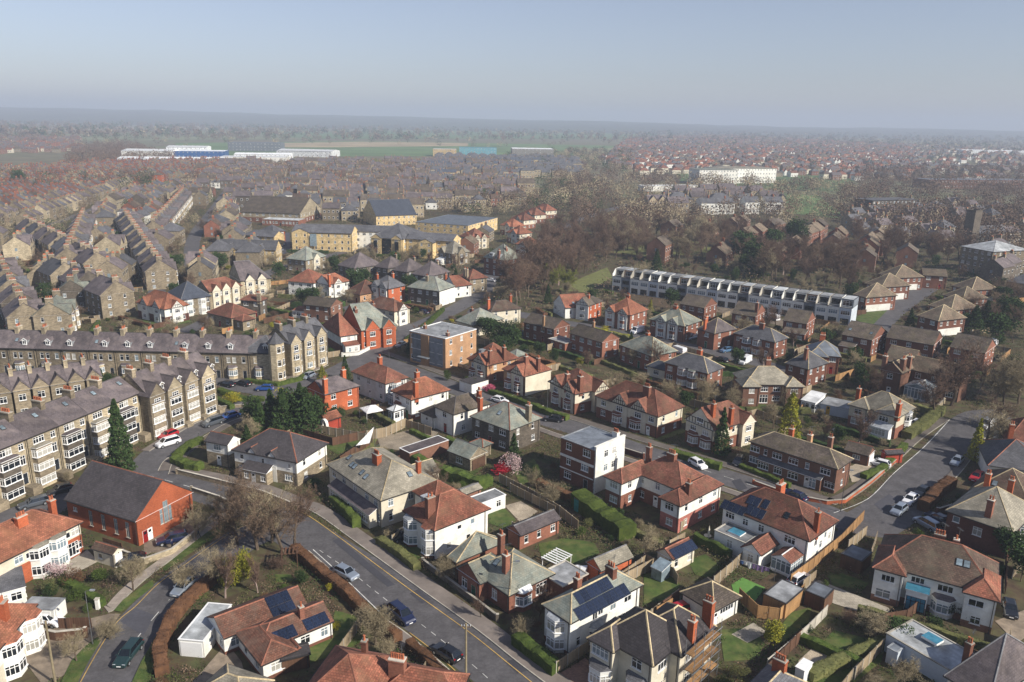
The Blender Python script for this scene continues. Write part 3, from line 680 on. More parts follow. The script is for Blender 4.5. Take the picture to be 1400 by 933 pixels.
def bare_tree(seed,H,bark='bark',twig='twig',wm=1.6,**k):
 rs=random.Random(seed);rng=np.random.default_rng(seed);S=skeleton(rs,H,**k);t=MB()
 for s in S:
  if s[4]<=1:t.tube(s[0],s[1],s[2],s[3],6 if s[4]==0 else 4,bark,cap=False)
 V,F=strips([s for s in S if s[4]>1],wm,rng);me=fast_mesh('crown',V,F);me.materials.append(M[twig]);return t.mesh('trunk'),me
def lobes(rng,n,r,zc,rz):
 c=rng.normal(size=(n,3));c/=np.linalg.norm(c,axis=1)[:,None];c*=rng.uniform(.3,.75,(n,1));return c*[r,r,rz]+[0,0,zc],rng.uniform(.35,.6,n)
def leafy(seed,H,rad,k,n=900,size=.12,trunk=.12,zlow=.05,nl=12):
 rng=np.random.default_rng(seed);zc=H*(zlow+(1-zlow)/2);rz=H*(1-zlow)/2;c,lr=lobes(rng,nl,rad,zc,rz)
 i=rng.integers(0,nl,n);d=rng.normal(size=(n,3));d/=np.linalg.norm(d,axis=1)[:,None];p=c[i]+d*(lr[i][:,None]*[rad,rad,rz])*rng.uniform(.55,1.05,(n,1));p=p[p[:,2]>.02]
 t=MB();t.tube((0,0,0),(0,0,zc),trunk,trunk*.5,5,'bark',cap=False)
 for j in range(min(6,nl)):t.tube((0,0,zc*.5),tuple(c[j]),trunk*.5,trunk*.15,4,'bark',cap=False)
 return t.mesh('trunk'),leaf_mesh('crown',p,size,k,rng)
def conifer(seed,H,rad,k,n=2600,size=.13,shape=1.0,low=.03):
 rng=np.random.default_rng(seed);h=rng.uniform(low,1,n)**1.05;tier=.82+.18*np.cos(h*H*5.0+rng.uniform(0,.6,n));ang=rng.uniform(0,2*math.pi,n)
 bump_=1+.16*np.sin(ang*3+h*9+seed)+.1*np.sin(ang*7+h*23);prof=(1-h)**shape if shape<.9 or shape>1.1 else(1-h)*.96+.04
 prof=prof*np.minimum(1,(h-low+.04)/.12);rr_=rad*prof*tier*bump_*rng.uniform(.55,1.0,n)**.5
 p=np.stack([np.cos(ang)*rr_,np.sin(ang)*rr_,h*H-rr_*.25*rng.uniform(0,1,n)],1);p[:,2]=np.maximum(p[:,2],.05)
 t=MB();t.tube((0,0,0),(0,0,H*.96),rad*.08+.04,.02,6,'bark',cap=False)
 return t.mesh('trunk'),leaf_mesh('crown',p,size,k,rng)
PROTO = {}
def proto(kind, v):
 key = (kind, v)
 if key in PROTO:return PROTO[key]
 sd=zlib.crc32(('%s%d'%key).encode())%9999
 T = {'bare': lambda: bare_tree(sd, 10, spread=.6), 'bareP': lambda: bare_tree(sd, 10, twig='twig_pale', spread=.65), 'bareR': lambda: bare_tree(sd, 10, twig='twig_red', spread=.5, up=.3, wm=1.7),
   'birch':lambda:bare_tree(sd,10,bark='twig_birch',twig='twig_red',spread=.35,up=.35),'bareS':lambda:bare_tree(sd,10,twig='twig_pale',spread=.7,multi=4,levels=3,fork=(4,4,4,4),wm=2.2),
   'bareRs':lambda:bare_tree(sd,10,twig='twig_red',spread=.7,multi=4,levels=3,fork=(4,4,4,4),wm=2.2),'willow':lambda:bare_tree(sd,10,twig='leaf_willow',spread=.7,wm=3),
   'green':lambda:leafy(sd,10,4.2,'leaf_green',2600,.22),'dark':lambda:leafy(sd,10,4.2,'leaf_dark',3000,.24),'olive':lambda:leafy(sd,10,4.6,'leaf_olive',2200,.2),'brown':lambda:leafy(sd,10,4.8,'leaf_brown',2400,.2),
   'yellow':lambda:leafy(sd,10,4.8,'leaf_yellow',2000,.26),'blossom':lambda:leafy(sd,10,5.2,'blossom',1300,.2),'redfl':lambda:leafy(sd,10,6,'flower_red',1500,.4),'pinkfl':lambda:leafy(sd,10,6,'flower_pink',1500,.4),
   'gold':lambda:conifer(sd,10,2.6,'leaf_gold',4200,.16,.55,.0),'goldcone':lambda:conifer(sd,10,3.2,'leaf_gold',3600,.18),'goldball':lambda:leafy(sd,10,4.4,'leaf_gold',3200,.24),'con':lambda:conifer(sd,10,3.2,'leaf_dark',4200,.2),
   'concol': lambda: conifer(sd, 10, 2.0, 'leaf_dark', 6500, .15, .7, .0), 'pine': lambda: leafy(sd, 10, 3.4, 'leaf_dark', 2600, .26, zlow=.25, nl=16)}
 PROTO[key]=T[kind]();return PROTO[key]
def tree(kind,x,y,h,name,label,cat,wid=1.0,group=None,seed=0):
 rs=random.Random(seed*31+int(x*7)+int(y*13));tm,cm=proto(kind,rs.randrange(3));sc=h/10.0
 r=tag(link(name,None,None,(x,y,0),rs.uniform(0,6.28),(sc*wid,sc*wid,sc)),label,cat,group);link('trunk',tm,r);link('crown',cm,r);return r

  # ---------------------------------------------------------------- cars
def car_meshes(kind):
 key = ('car', kind)
 if key in _wc:return _wc[key]
 L, W, H, prof = {'hatch': (4.1, 1.75, 1.48, [(0, .62), (.04, .78), (.27, .95), (.42, 1.42), (.60, 1.48), (.86, 1.40), (.97, .98), (1, .6)]),
      'estate':(4.7,1.8,1.5,[(0,.6),(.04,.76),(.27,.92),(.41,1.40),(.58,1.48),(.92,1.42),(.985,.95),(1,.55)]),
      'mpv':(4.7,1.85,1.7,[(0,.66),(.04,.84),(.2,1.05),(.36,1.6),(.55,1.7),(.9,1.62),(.985,1.05),(1,.6)]),
      'saloon':(4.5,1.78,1.42,[(0,.58),(.04,.74),(.28,.9),(.42,1.34),(.58,1.42),(.78,1.34),(.9,.98),(1,.92)]),
      'van': (5.2, 1.95, 2.1, [(0, .7), (.03, .95), (.15, 1.15), (.26, 1.95), (.34, 2.1), (.97, 2.08), (.99, 1.2), (1, .6)])}[kind]
 hw=W/2;sh=prof[2][1];x=lambda t:-L/2+t*L
   # body: cross sections along the car, rounded shoulder, tucked sill
 st=[(0,.60,.38),(.03,prof[1][1],.82),(.12,prof[1][1]+.07,.96),(prof[2][0],sh,1.0),(.5,sh+.02,1.0),(.75,sh+.02,1.0),(.93,sh-.02,.96),(1,sh-.14,.86)]
 b = MB(); ring = []
 for t, zt, k in st:
  w_=hw*(.8+.2*k if k<.9 else k);ring.append([(x(t),-w_*.9,.24),(x(t),-w_,.45),(x(t),-w_*.98,zt-.12),(x(t),-w_*.84,zt),(x(t),w_*.84,zt),(x(t),w_*.98,zt-.12),(x(t),w_,.45),(x(t),w_*.9,.24)])
 col = '@'
 for i in range(len(ring)-1):
  for j in range(7):b.poly([ring[i][j],ring[i][j+1],ring[i+1][j+1],ring[i+1][j]][::-1],col)
  b.poly([ring[i][0],ring[i+1][0],ring[i+1][7],ring[i][7]][::-1],'plastic_black')
 b.poly(ring[0][::-1],col);b.poly(ring[-1],col)
   # cabin: glass below, painted roof on pillars
 a0,a1,r0,r1=prof[2][0],prof[-2][0],prof[3][0],prof[-3][0];zr=H
 base=[(x(a0),-hw*.84),(x(a1),-hw*.86),(x(a1),hw*.86),(x(a0),hw*.84)];top=[(x(r0),-hw*.66),(x(r1),-hw*.68),(x(r1),hw*.68),(x(r0),hw*.66)];zb=[sh-.02,sh,sh,sh-.02];zt_=[zr-.06,zr-.09,zr-.09,zr-.06]
 if kind in('van',):top=[(x(r0),-hw*.84),(x(a1-.01),-hw*.86),(x(a1-.01),hw*.86),(x(r0),hw*.84)]
 g = MB()
 for i in range(4):
  j=(i+1)%4;mk='car_glass' if not(kind=='van' and i in(0,2,1))else col
  (b if mk==col else g).poly([(*base[i],zb[i]),(*base[j],zb[j]),(*top[j],zt_[j]),(*top[i],zt_[i])],mk)
 for i in range(4):b.bar((*base[i],zb[i]),(*top[i],zt_[i]),.09,.09,col)
 xm=(x(r0)+x(r1))/2
 for s_ in(-1,1):b.bar((xm,s_*hw*.865,sh),(xm,s_*hw*.68,zr-.07),.08,.05,'plastic_black' if kind!='van' else col)
 m=[(p[0],p[1])for p in top];cx=sum(p[0]for p in m)/4
 in_=[((p[0]-cx)*.86+cx,p[1]*.8)for p in m]
 for i in range(4):
  j=(i+1)%4;b.poly([(*m[i],zt_[i]),(*m[j],zt_[j]),(*in_[j],zr),(*in_[i],zr)],col)
 b.poly([(*p,zr)for p in in_],col)
 for s_ in (-1, 1):
  b.box(x(r0-.12)-.05,s_*(hw+.02)-.08,sh-.02,x(r0-.12)+.07,s_*(hw+.02)+.08,sh+.12,col)
  for wx in(.17,.81):  # arches
   P_=[(x(wx)+.36*math.cos(t),.33+.36*math.sin(t))for t in[math.pi*i/6 for i in range(7)]];y=s_*(hw+.006);q=[(p[0],y,p[1])for p in P_]
   b.poly(q if s_<0 else q[::-1],'plastic_black')
 wh=MB();wh.tube((0,-.11,0),(0,.11,0),.31,.31,12,'tyre');rim=MB();rim.tube((0,-.12,0),(0,.12,0),.2,.2,8,'alu')
 hl=MB();hl.box(-.06,-.16,-.07,.1,.16,.07,'lamp_clear');tl=MB();tl.box(-.08,-.12,-.13,.04,.12,.13,'lamp_red')
 np_=MB();np_.box(-.01,-.26,-.06,.01,.26,.06,'upvc')
 _wc[key]=(b,g.mesh('window_glass'),cached('wheel',lambda:wh.mesh('wheel')),cached('rim',lambda:rim.mesh('rim')),cached('hl',lambda:hl.mesh('headlight')),cached('tl',lambda:tl.mesh('tail_light')),cached('np',lambda:np_.mesh('number_plate')),L,hw,sh);return _wc[key]
CARS = {}
def car(kind,paintk,x,y,rz,label,group=None,z=0.03):
 key=(kind,paintk)
 if key in CARS:return copy_tree(CARS[key],(x,y,z),rz,label=label,group=group)
 b,g,wm,rm,hl,tl,npm,L,hw,sh=car_meshes(kind);mb=MB();mb.v=b.v;mb.f=b.f;mb.m=b.m;mb.mats=[paintk if k=='@' else k for k in b.mats]
 r=thing('car' if kind!='van' else 'van',label,'car' if kind!='van' else 'van',(x,y,z),rz,group);part('body',mb,r);link('window_glass',g,r)
 for sx in(.17,.81):
  for sy in(-1,1):w_=link('wheel',wm,r,(-L/2+sx*L,sy*(hw-.1),.31));link('rim',rm,w_)
 for sy in(-1,1):link('headlight',hl,r,(-L/2+.1,sy*hw*.62,.62));link('tail_light',tl,r,(L/2-.05,sy*hw*.74,sh-.16))
 link('number_plate',npm,r,(L/2+.01,0,.55));link('number_plate',npm,r,(-L/2-.01,0,.42))
 CARS[key]=r;return r
  # ---------------------------------------------------------------- repeated houses
_bt_build=build_house
def unit_spec(key,w,d,ez,v=0):
 r=(0,0,w,d);b=dict(r=r,ez=ez,ends='gg',ax='x',pitch=36,cap='ridge_dark',auto='',wl='stone',roof='roof_purple',nodoor=1)
 if key == 'long':
  b.update(wl='stone', pitch=38, roof='roof_purple', ws=3.4); f = [('bay', 0, 'F', .32, 2.5, .9, 1, 'stone_pale', 'roof_purple', 2.9), ('w', 0, 'F', .2, 4.1, .9, 1.5, 1, 'upvc'), ('w', 0, 'F', .42, 4.1, .9, 1.5, 1), ('w', 0, 'F', .78, 4.1, .9, 1.5, 1), ('d', 0, 'F', .8, 'door_dark'),
   ('dor', 0, 'F', (-1.4, .6, -.3)[v], 1.0, 1.2, 1.3, 'g'), ('w', 0, 'B', .3, 4.1, 1, 1.4, 2), ('w', 0, 'B', .7, 4.1, 1, 1.4, 2), ('ch', 0.4, d * .5, ez + d * .39 + 2.6, .9, 1.9, 'stone_pale', 4)]
  if v==1:f.append(('rl',0,'F',-2,2.6))
 elif key == 'tall':
  b.update(wl='stone_pale', pitch=30, roof='roof_purple'); f = [('bay', 0, 'F', .34, 3.2, 1.1, 3, 'stone_pale', 'roof_stone', 7.6, 'stone', True), ('w', 0, 'F', .26, 8.0, 1.1, 1.2, 2), ('w', 0, 'F', .44, 8.0, 1.1, 1.2, 2), ('w', 0, 'F', .82, 7.9, 1.0, 1.2, 2), ('w', 0, 'F', .82, 5.2, 1.0, 1.7, 2), ('d', 0, 'F', .82, 'door_dark', 1.6), ('w', 0, 'F', .66, 5.2, .5, 1.5, 1), ('box', 'steps', w * .82 - .9, -2.0, 0, w * .82 + .9, -.03, 1.55, 'stone'),
   ('ch', .5, d * .5, ez + d * .29 + 2.4, .9, 2.2, 'stone', 5), ('rl', 0, 'F', 1.5, 4)] + [('w', 0, 'B', u, z, 1, 1.4, 2) for u in (.3, .7) for z in (1, 4, 7.4)]
  if v==1:f[0]=('bay',0,'F',.34,3.4,1.0,3,'stone','roof_purple',7.6,'stone_dark',True)
 elif key=='gabled':
  b.update(wl='stone' if v!=1 else 'stone_pale',pitch=38);f=[('gab',0,'F',.34,3.6,.8,50,False),('bay',0,'F',.34,3.0,.95,3,'stone_pale','roof_purple',7.6,'stone',True),('w',0,'F',.34,9.3,1.2,1.4,2),('w',0,'F',.82,6.6,.9,1.5,1),('w',0,'F',.82,3.9,.9,1.6,1),('d',0,'F',.82,'door_dark',1.0),('box','steps',w*.82-.8,-1.6,0,w*.82+.8,-.03,.95,'stone'),('dor',0,'F',w*.3,.4,1.0,1.2,'g','stone'),('ch',.4,d*.5,ez+6,.9,2,'stone',4)]+[('w',0,'B',u,z,1,1.4,2)for u in(.3,.7)for z in(1,4,7)]
 elif key=='crescent':
  b.update(wl='stone_pale',pitch=38,roof='roof_slate');f=[('gab',0,'F',.34,3.2,.6,50,False),('bay',0,'F',.34,2.6,.9,2,'stone_pale','roof_slate',6.2),('w',0,'F',.34,8.6,1.0,1.3,2),('w',0,'F',.8,6.3,.9,1.5,1),('w',0,'F',.8,3.4,.9,1.5,1),('d',0,'F',.8,'door_white'),('ch',.4,d*.5,ez+5.6,.9,2,'stone',4)]
 elif key == 'back':
  b.update(wl='stone',pitch=38,auto='FB',ws=3);f=[('gab',0,'F',.5,3,.4,50,False),('ch',.4,d*.5,ez+5.2,.8,2,'stone_pale',4)]
 elif key=='cubic':
  k=('white','flat_lead','white','brick_tan')[v%4];b=dict(r=(0,0,w,d),ez=5.8,form='f',auto='',wl=('white','pale_blue','white','flat_lead')[v%4],roof='flat_grey',par='gutter',ph=.12,nodoor=1)
  b2=dict(r=(.15,(2.4,1.6,2.8,2.2)[v%4],w,d),ez=8.4,form='f',auto='',wl=k,roof=('flat_grey','flat_light')[v%2],par='gutter',ph=.1,z0=5.85)
  f=[('w',0,'F',.5,3.4,w*.76,1.4,4,'upvc' if v!=3 else 'gutter',('glass','glass','glass_pale')[v%3]),('w',0,'F',.5,.3,w*.7,1.9,3,'gutter','glass'),('w',1,'F',.5,6.2,w*.8,1.8,3,'upvc' if v%2 else 'gutter','glass'),('w',0,'B',.5,3,w*.7,1.4,3),('w',0,'B',.5,.5,w*.7,1.4,3),('fin',w,d,v)]
  return dict(b=[b,b2],f=f)
 elif key.startswith('villa'):
  b.update(wl=('stone','stone_dark','stone')[v],pitch=38,roof='roof_green' if key=='villaG' else('roof_purple','roof_purple','roof_slate')[v],auto='BLR',ws=4.2)
  f = [('gab', 0, 'F', .22, 4.2, .5, 48, False), ('gab', 0, 'F', .78, 4.2, .5, 48, False), ('bay', 0, 'F', .22, 2.8, 1.0, 2, 'stone_pale', 'roof_purple', ez - .6), ('bay', 0, 'F', .78, 2.8, 1.0, 2, 'stone_pale', 'roof_purple', ez - .6), ('w', 0, 'F', .22, ez + .1, 1.0, 1.4, 2), ('w', 0, 'F', .78, ez + .1, 1.0, 1.4, 2),
    ('w', 0, 'F', .45, 4.0, .9, 1.5, 1), ('w', 0, 'F', .55, 4.0, .9, 1.5, 1), ('d', 0, 'F', .45, 'door_dark'), ('d', 0, 'F', .55, 'door_red'), ('ch', .6, d * .5, ez + 6.4, .9, 2, 'stone', 4), ('ch', w - .6, d * .5, ez + 6.4, .9, 2, 'stone', 4)]
 return dict(b=[b],f=f)
def build_house(s):
 special=[f for f in s.get('f',[])if f[0]in('turret','fin')];s=dict(s);s['f']=[f for f in s.get('f',[])if f[0]not in('turret','fin')]
 root = _bt_build(s)
 for f in special:
  if f[0] == 'fin':
   w,d,v=f[1:];a=MB();k=('white','white','concrete','grey_render')[v%4]
   for x0,x1 in((-.09,.09),):
    P_=[(-.1,5.5),(-.1,6.7),(2.2,8.6),(d*(.75+.08*(v%4)),8.6+.25*(v%2)),(d+.1,5.5)]
    for x,rev in((x0,False),(x1,True)):
     q=[(x,p[0],p[1])for p in P_];a.poly(q if rev else q[::-1],k)
    for i in range(5):
     p,q=P_[i],P_[(i+1)%5];a.poly([(x0,p[0],p[1]),(x1,p[0],p[1]),(x1,q[0],q[1]),(x0,q[0],q[1])],k)
   part('party_wall',a,root)
  else:
   _,x,y,r,h=f;x=eval(x,{},{'w':s['b'][0]['r'][2]})if isinstance(x,str)else x;a=MB();P_=[(x+r*math.cos(t),y+r*math.sin(t))for t in[math.pi/8+math.pi/4*i for i in range(8)]];a.prism(P_,0,h,'stone_pale')
   t=part('turret',a,root);c=MB();Q=[(x+(p[0]-x)*1.12,y+(p[1]-y)*1.12)for p in P_]
   for i in range(8):c.poly([(*Q[i],h),(*Q[(i+1)%8],h),(x,y,h+2.6)],'roof_slate')
   c.poly([(*q,h)for q in Q[::-1]],'upvc');part('roof',c,t)
   for i in(4,5,6):
    p,q=P_[i],P_[i+1];l=math.hypot(q[0]-p[0],q[1]-p[1])
    for z in(1.0,4.2,7.6):put_window(t,((p[0]+q[0])/2,(p[1]+q[1])/2,z),math.atan2(q[1]-p[1],q[0]-p[0]),l*.7,1.6,1,near=False)
 return root
ORD='first second third fourth fifth sixth seventh eighth ninth tenth eleventh twelfth thirteenth fourteenth fifteenth sixteenth seventeenth eighteenth nineteenth twentieth twenty-first twenty-second twenty-third'.split()
def terrace(key,w,d,ez,group,fmt,pos):
 nv={'cubic':4,'long':3}.get(key,3 if key.startswith('villa')else 2);pr={}
 for i,(x,y,rz)in enumerate(pos):
  label=fmt%ORD[i];v=(i*7+i//3)%nv if key=='cubic' else i%nv
  if v not in pr:
   sp=unit_spec(key,w,d,ez,v);sp.update(l=label,at=(x,y),rz=rz,n='terraced_house' if not key.startswith('villa')else 'stone_villa',cat='house',g=group,mid=1,near=0);pr[v]=build_house(sp)
  else:copy_tree(pr[v],(x,y,0),rz,label=label,group=group)

  # ---------------------------------------------------------------- ground pieces
_z = [0]
def ground_poly(name,pts,z,k):
 a=MB();A=sum(pts[i][0]*pts[(i+1)%len(pts)][1]-pts[(i+1)%len(pts)][0]*pts[i][1]for i in range(len(pts)))
 if A<0:pts=pts[::-1]
 _z[0]+=1;zz=z+(_z[0]%40)*0.0006;a.poly([(*p,zz)for p in pts],k);return struct(name,a)
def road(name,pts,w,z,k):
 a=MB();P_=smooth_line(pts);_z[0]+=1;ribbon(a,P_,-w/2,w/2,z,z,k);return struct(name,a)
def pave(name,pts,w,off,k):
 """raised footway with a kerb along its right-hand edge when w > 0 (left-hand when w < 0)"""
 a=MB();P_=smooth_line(pts);z=.12+(_z[0]%7)*.0015;_z[0]+=1;s=1 if w>0 else-1
 lo,hi=sorted((off+s*.14,off+w));ribbon(a,P_,lo,hi,0,z,k);o=struct(name,a)
 c=MB();lo,hi=sorted((off,off+s*.138));ribbon(c,P_,lo,hi,0,z+.01,'kerb');tag(part('kerb',c,None),kind='structure');return o
def marking(pts,kind,off):
 a=MB();P_=smooth_line(pts);z=.056+(_z[0]%5)*.001
 if kind=='yellow':ribbon(a,offset_line(P_,off),-.06,.06,z,z,'line_yellow')
 elif kind=='edge':ribbon(a,offset_line(P_,off),-.06,.06,z,z,'line_white')
 elif kind=='dash':dashes(a,P_,off,2.0,2.6,.12,z,'line_white')
 elif kind=='bay':dashes(a,P_,off,1.0,1.1,.1,z,'line_white')
 struct('road_marking',a)
def base_ground():
 a=MB();S=16000.0;n=24
 xs=[-S+2*S*i/n for i in range(n+1)];ys=[-200+(S+200)*i/n for i in range(n+1)]
 for i in range(n):
  for j in range(n):a.poly([(xs[i],ys[j],-.02),(xs[i+1],ys[j],-.02),(xs[i+1],ys[j+1],-.02),(xs[i],ys[j+1],-.02)],'ground_far')
 struct('ground', a)
 b=MB();g=[(-330,20),(-60,20),(120,20),(420,300),(520,700),(-420,700),(-420,300)];b.poly([(*p,0.0)for p in g],'ground_gardens');struct('garden_ground',b)
   # low hills on the skyline: one long ridge of terrain, highest to the left
 rng=random.Random(5);V=[];F=[];nx,ny=260,24
 for j in range(ny+1):
  for i in range(nx+1):
   x=-9000+18000*i/nx;t=j/ny;y=4300+3600*t;hgt=math.sin(t*math.pi*.5)*(60+34/(1+math.exp((x+2300)/900))-24/(1+math.exp((1500-x)/700))+12*noise.noise(Vector((x/1500,t,0)))+9*noise.noise(Vector((x/400,t*4,3)))+5*noise.noise(Vector((x/130,t*9,3))));V.append((x,y,hgt-.5))
 for j in range(ny):
  for i in range(nx):q=j*(nx+1)+i;F.append((q,q+1,q+nx+2,q+nx+1))
 me=bpy.data.meshes.new('hills');me.from_pydata(V,[],F);me.materials.append(M['wooded_hill']);tag(link('hills',me),kind='structure')
  # ---------------------------------------------------------------- small things
def lamp_post(p,label):
 t=thing('street_lamp',label,'street lamp',(*p,0));a=MB();a.tube((0,0,0),(0,0,1.3),.09,.08,8,'steel');a.tube((0,0,1.3),(0,0,7.6),.055,.04,8,'steel');part('pole',a,t)
 b=MB();b.tube((0,0,7.58),(.7,0,7.8),.035,.03,6,'steel');part('arm',b,t);c=MB();c.box(.6,-.12,7.74,1.2,.12,7.88,'alu');c.box(.65,-.1,7.7,1.15,.1,7.738,'lamp_clear');part('lamp_head',c,t)
def utility_pole(p,label):
 t=thing('utility_pole',label,'utility pole',(*p,0));a=MB();a.tube((0,0,0),(0,0,8.4),.15,.11,8,'twig_pale');part('pole',a,t);b=MB();b.box(-.6,-.06,7.9,.6,.06,8.05,'bark');part('crossarm',b,t)
 for x in(-.5,-.2,.2,.5):c=MB();c.tube((x,0,8.05),(x,0,8.25),.05,.04,6,'lamp_clear');part('insulator',c,t)
def post(p, label):
 a=MB();a.box(-.22,-.22,0,.22,.22,1.5,'white');a.box(-.28,-.28,1.5,.28,.28,1.6,'concrete');o=part('gatepost',a,None,loc=(*p,0));tag(o,label,'gatepost')
def person(p,rz,label):
 v=[(0,0,.95),(0,0,1.2),(0,0,1.42),(0,0,1.52),(0,.01,1.64),(0,.01,1.74),(.2,0,1.4),(.26,.05,1.12),(.26,.2,.92),(-.2,0,1.4),(-.26,-.05,1.12),(-.26,.05,.88),(.1,.02,.9),(.11,.14,.5),(.11,.05,.08),(.11,.2,.04),(-.1,0,.9),(-.11,-.08,.5),(-.11,-.26,.1),(-.11,-.12,.04)]
 r=[.15,.15,.15,.06,.1,.08,.075,.055,.04,.075,.055,.04,.1,.075,.05,.04,.1,.075,.05,.04];e=[(0,1),(1,2),(2,3),(3,4),(4,5),(2,6),(6,7),(7,8),(2,9),(9,10),(10,11),(0,12),(12,13),(13,14),(14,15),(0,16),(16,17),(17,18),(18,19)]
 me=bpy.data.meshes.new('person');me.from_pydata(v,e,[]);o=link('person',me,None,(*p,.13),rz);m=o.modifiers.new('skin','SKIN')
 for i,s in enumerate(me.skin_vertices[0].data):s.radius=(r[i],r[i]);s.use_root=i==0
 o.modifiers.new('sub','SUBSURF').levels=1;dg=bpy.context.evaluated_depsgraph_get();m2=bpy.data.meshes.new_from_object(o.evaluated_get(dg));o.modifiers.clear();o.data=m2;m2.materials.clear()
 for k in('plastic_black','skin','car_navy'):m2.materials.append(M[k])
 for q in m2.polygons:z=q.center.z;q.material_index=1 if z>1.5 else(2 if z>.95 else 0)
 tag(o,label,'person');h=MB();h.tube((0,-.01,1.66),(0,-.01,1.84),.115,.07,8,'timber_black');part('hair',h,o)
def boat(p,rz,label):
 t=thing('motor_boat',label,'boat',(*p,0),rz);S_=[(-3.2,1.15,.55,1.75),(-1.5,1.2,.5,1.75),(.8,1.15,.5,1.85),(2.2,.8,.65,1.95),(3.3,.08,1.2,2.05)];a=MB()
 for i in range(4):
  A,B_=S_[i],S_[i+1]
  for s in (-1, 1):
   q=[(A[0],s*A[1]*.5,A[2]),(B_[0],s*B_[1]*.5,B_[2]),(B_[0],s*B_[1],B_[3]),(A[0],s*A[1],A[3])];a.poly(q if s<0 else q[::-1],'car_white')
  a.poly([(A[0],-A[1],A[3]),(B_[0],-B_[1],B_[3]),(B_[0],B_[1],B_[3]),(A[0],A[1],A[3])],'car_white');a.poly([(A[0],A[1]*.5,A[2]),(B_[0],B_[1]*.5,B_[2]),(B_[0],-B_[1]*.5,B_[2]),(A[0],-A[1]*.5,A[2])],'car_white')
 a.poly([(-3.2,1.15,1.75),(-3.2,-1.15,1.75),(-3.2,-.57,.55),(-3.2,.57,.55)][::-1],'car_white');part('hull',a,t)
 c=MB();c.prism([(-1.6,-.8),(1.0,-.75),(1.9,-.4),(1.9,.4),(1.0,.75),(-1.6,.8)],1.8,2.45,'car_white');part('cabin',c,t)
 for x in(-.7,.5):h=MB();h.box(x-.35,-.5,2.451,x+.35,.5,2.5,'car_glass');part('hatch',h,t)
 tr=MB();tr.bar((-2.6,0,.45),(4.2,0,.45),.12,.12,'steel');tr.tube((-.8,-1.0,.3),(-.8,1.0,.3),.3,.3,12,'tyre');part('trailer',tr,t)
def scaffold(p,rz,label):
 t=thing('scaffold',label,'scaffolding',(*p,0),rz)
 for i in range(4):
  for j in range(2):a=MB();a.tube((i*1.9,j*1.2,0),(i*1.9,j*1.2,8.0+(i%2)*.5),.04,.04,6,'alu');part('pole',a,t)
 for z in(2.1,4.2,6.3):
  a=MB();[a.tube((-.3,j*1.2,z),(6.0,j*1.2,z),.035,.035,6,'alu')for j in(0,1)];[a.tube((-.3,j*1.2,z+1),(6.0,j*1.2,z+1),.03,.03,6,'alu')for j in(0,)];o=part('ledger',a,t);o['kind']='stuff'
  for k in range(4):b=MB();b.box(-.2,.12+k*.25,z+.05,5.9,.34+k*.25,z+.1,'wood_orange');part('plank',b,t)
 a=MB();[a.tube((i*1.9,0,z),((i+1)*1.9,0,z+2.1),.03,.03,6,'alu')for i,z in((0,0),(1,2.1),(2,4.2))];o=part('brace',a,t);o['kind']='stuff'
def clothes_line(p,q,label):
 a=Vector(p);b=Vector(q);d=b-a;L=d.length;t=thing('washing_line',label,'washing line',(*p,0),math.atan2(d.y,d.x))
 for x in(0,L):c=MB();c.tube((x,0,0),(x,0,2.1),.04,.04,6,'steel');part('pole',c,t)
 l=MB();l.tube((0,0,2.05),(L,0,2.05),.012,.012,4,'upvc');part('line',l,t);rs=random.Random(4);x=.3
 while x < L - .8:
  w_,h_=rs.uniform(.35,.75),rs.uniform(.5,1.0);g=MB();k=rs.choice(['cloth_white','cloth_white','cloth_lilac','cloth_blue']);P_=[(x+w_*i/4,.06*math.sin(i*1.7+x))for i in range(5)]
  for i in range(4):g.poly([(*P_[i],2.04-h_),(*P_[i+1],2.04-h_),(P_[i+1][0],0,2.04),(P_[i][0],0,2.04)],k)
  o=part('garment',g,t);x+=w_+.08
def parasol(p,r,label):
 t=thing('gazebo',label,'gazebo',(*p,0),.6);c=MB();Q=[(-r*.8,-r*.8),(r*.8,-r*.8),(r*.8,r*.8),(-r*.8,r*.8)]
 for i in range(4):c.poly([(*Q[i],2.2),(*Q[(i+1)%4],2.2),(0,0,3.1)],'cloth_white');c.poly([(*Q[i],2.0),(*Q[(i+1)%4],2.0),(*Q[(i+1)%4],2.2),(*Q[i],2.2)],'cloth_white')
 part('canopy',c,t)
 for q in Q:a=MB();a.tube((*q,0),(*q,2.2),.04,.04,6,'upvc');part('pole',a,t)
def pole_parasol(p,label):
 t=thing('parasol',label,'parasol',(*p,0));a=MB();a.tube((0,0,0),(0,0,2.9),.03,.03,6,'upvc');a.tube((0,0,0),(0,0,.1),.35,.3,10,'concrete');part('pole',a,t);c=MB();c.tube((0,0,1.1),(0,0,1.8),.12,.2,8,'cream');c.tube((0,0,1.8),(0,0,2.85),.2,.04,8,'cream');part('canopy',c,t)
 b=MB();b.tube((.1,.9,.7),(.1,.9,.74),.6,.6,12,'cream');b.tube((.1,.9,0),(.1,.9,.7),.05,.05,6,'steel');tag(part('garden_table',b,None,loc=(*p,0)),'round cream garden table beside the closed parasol','table')
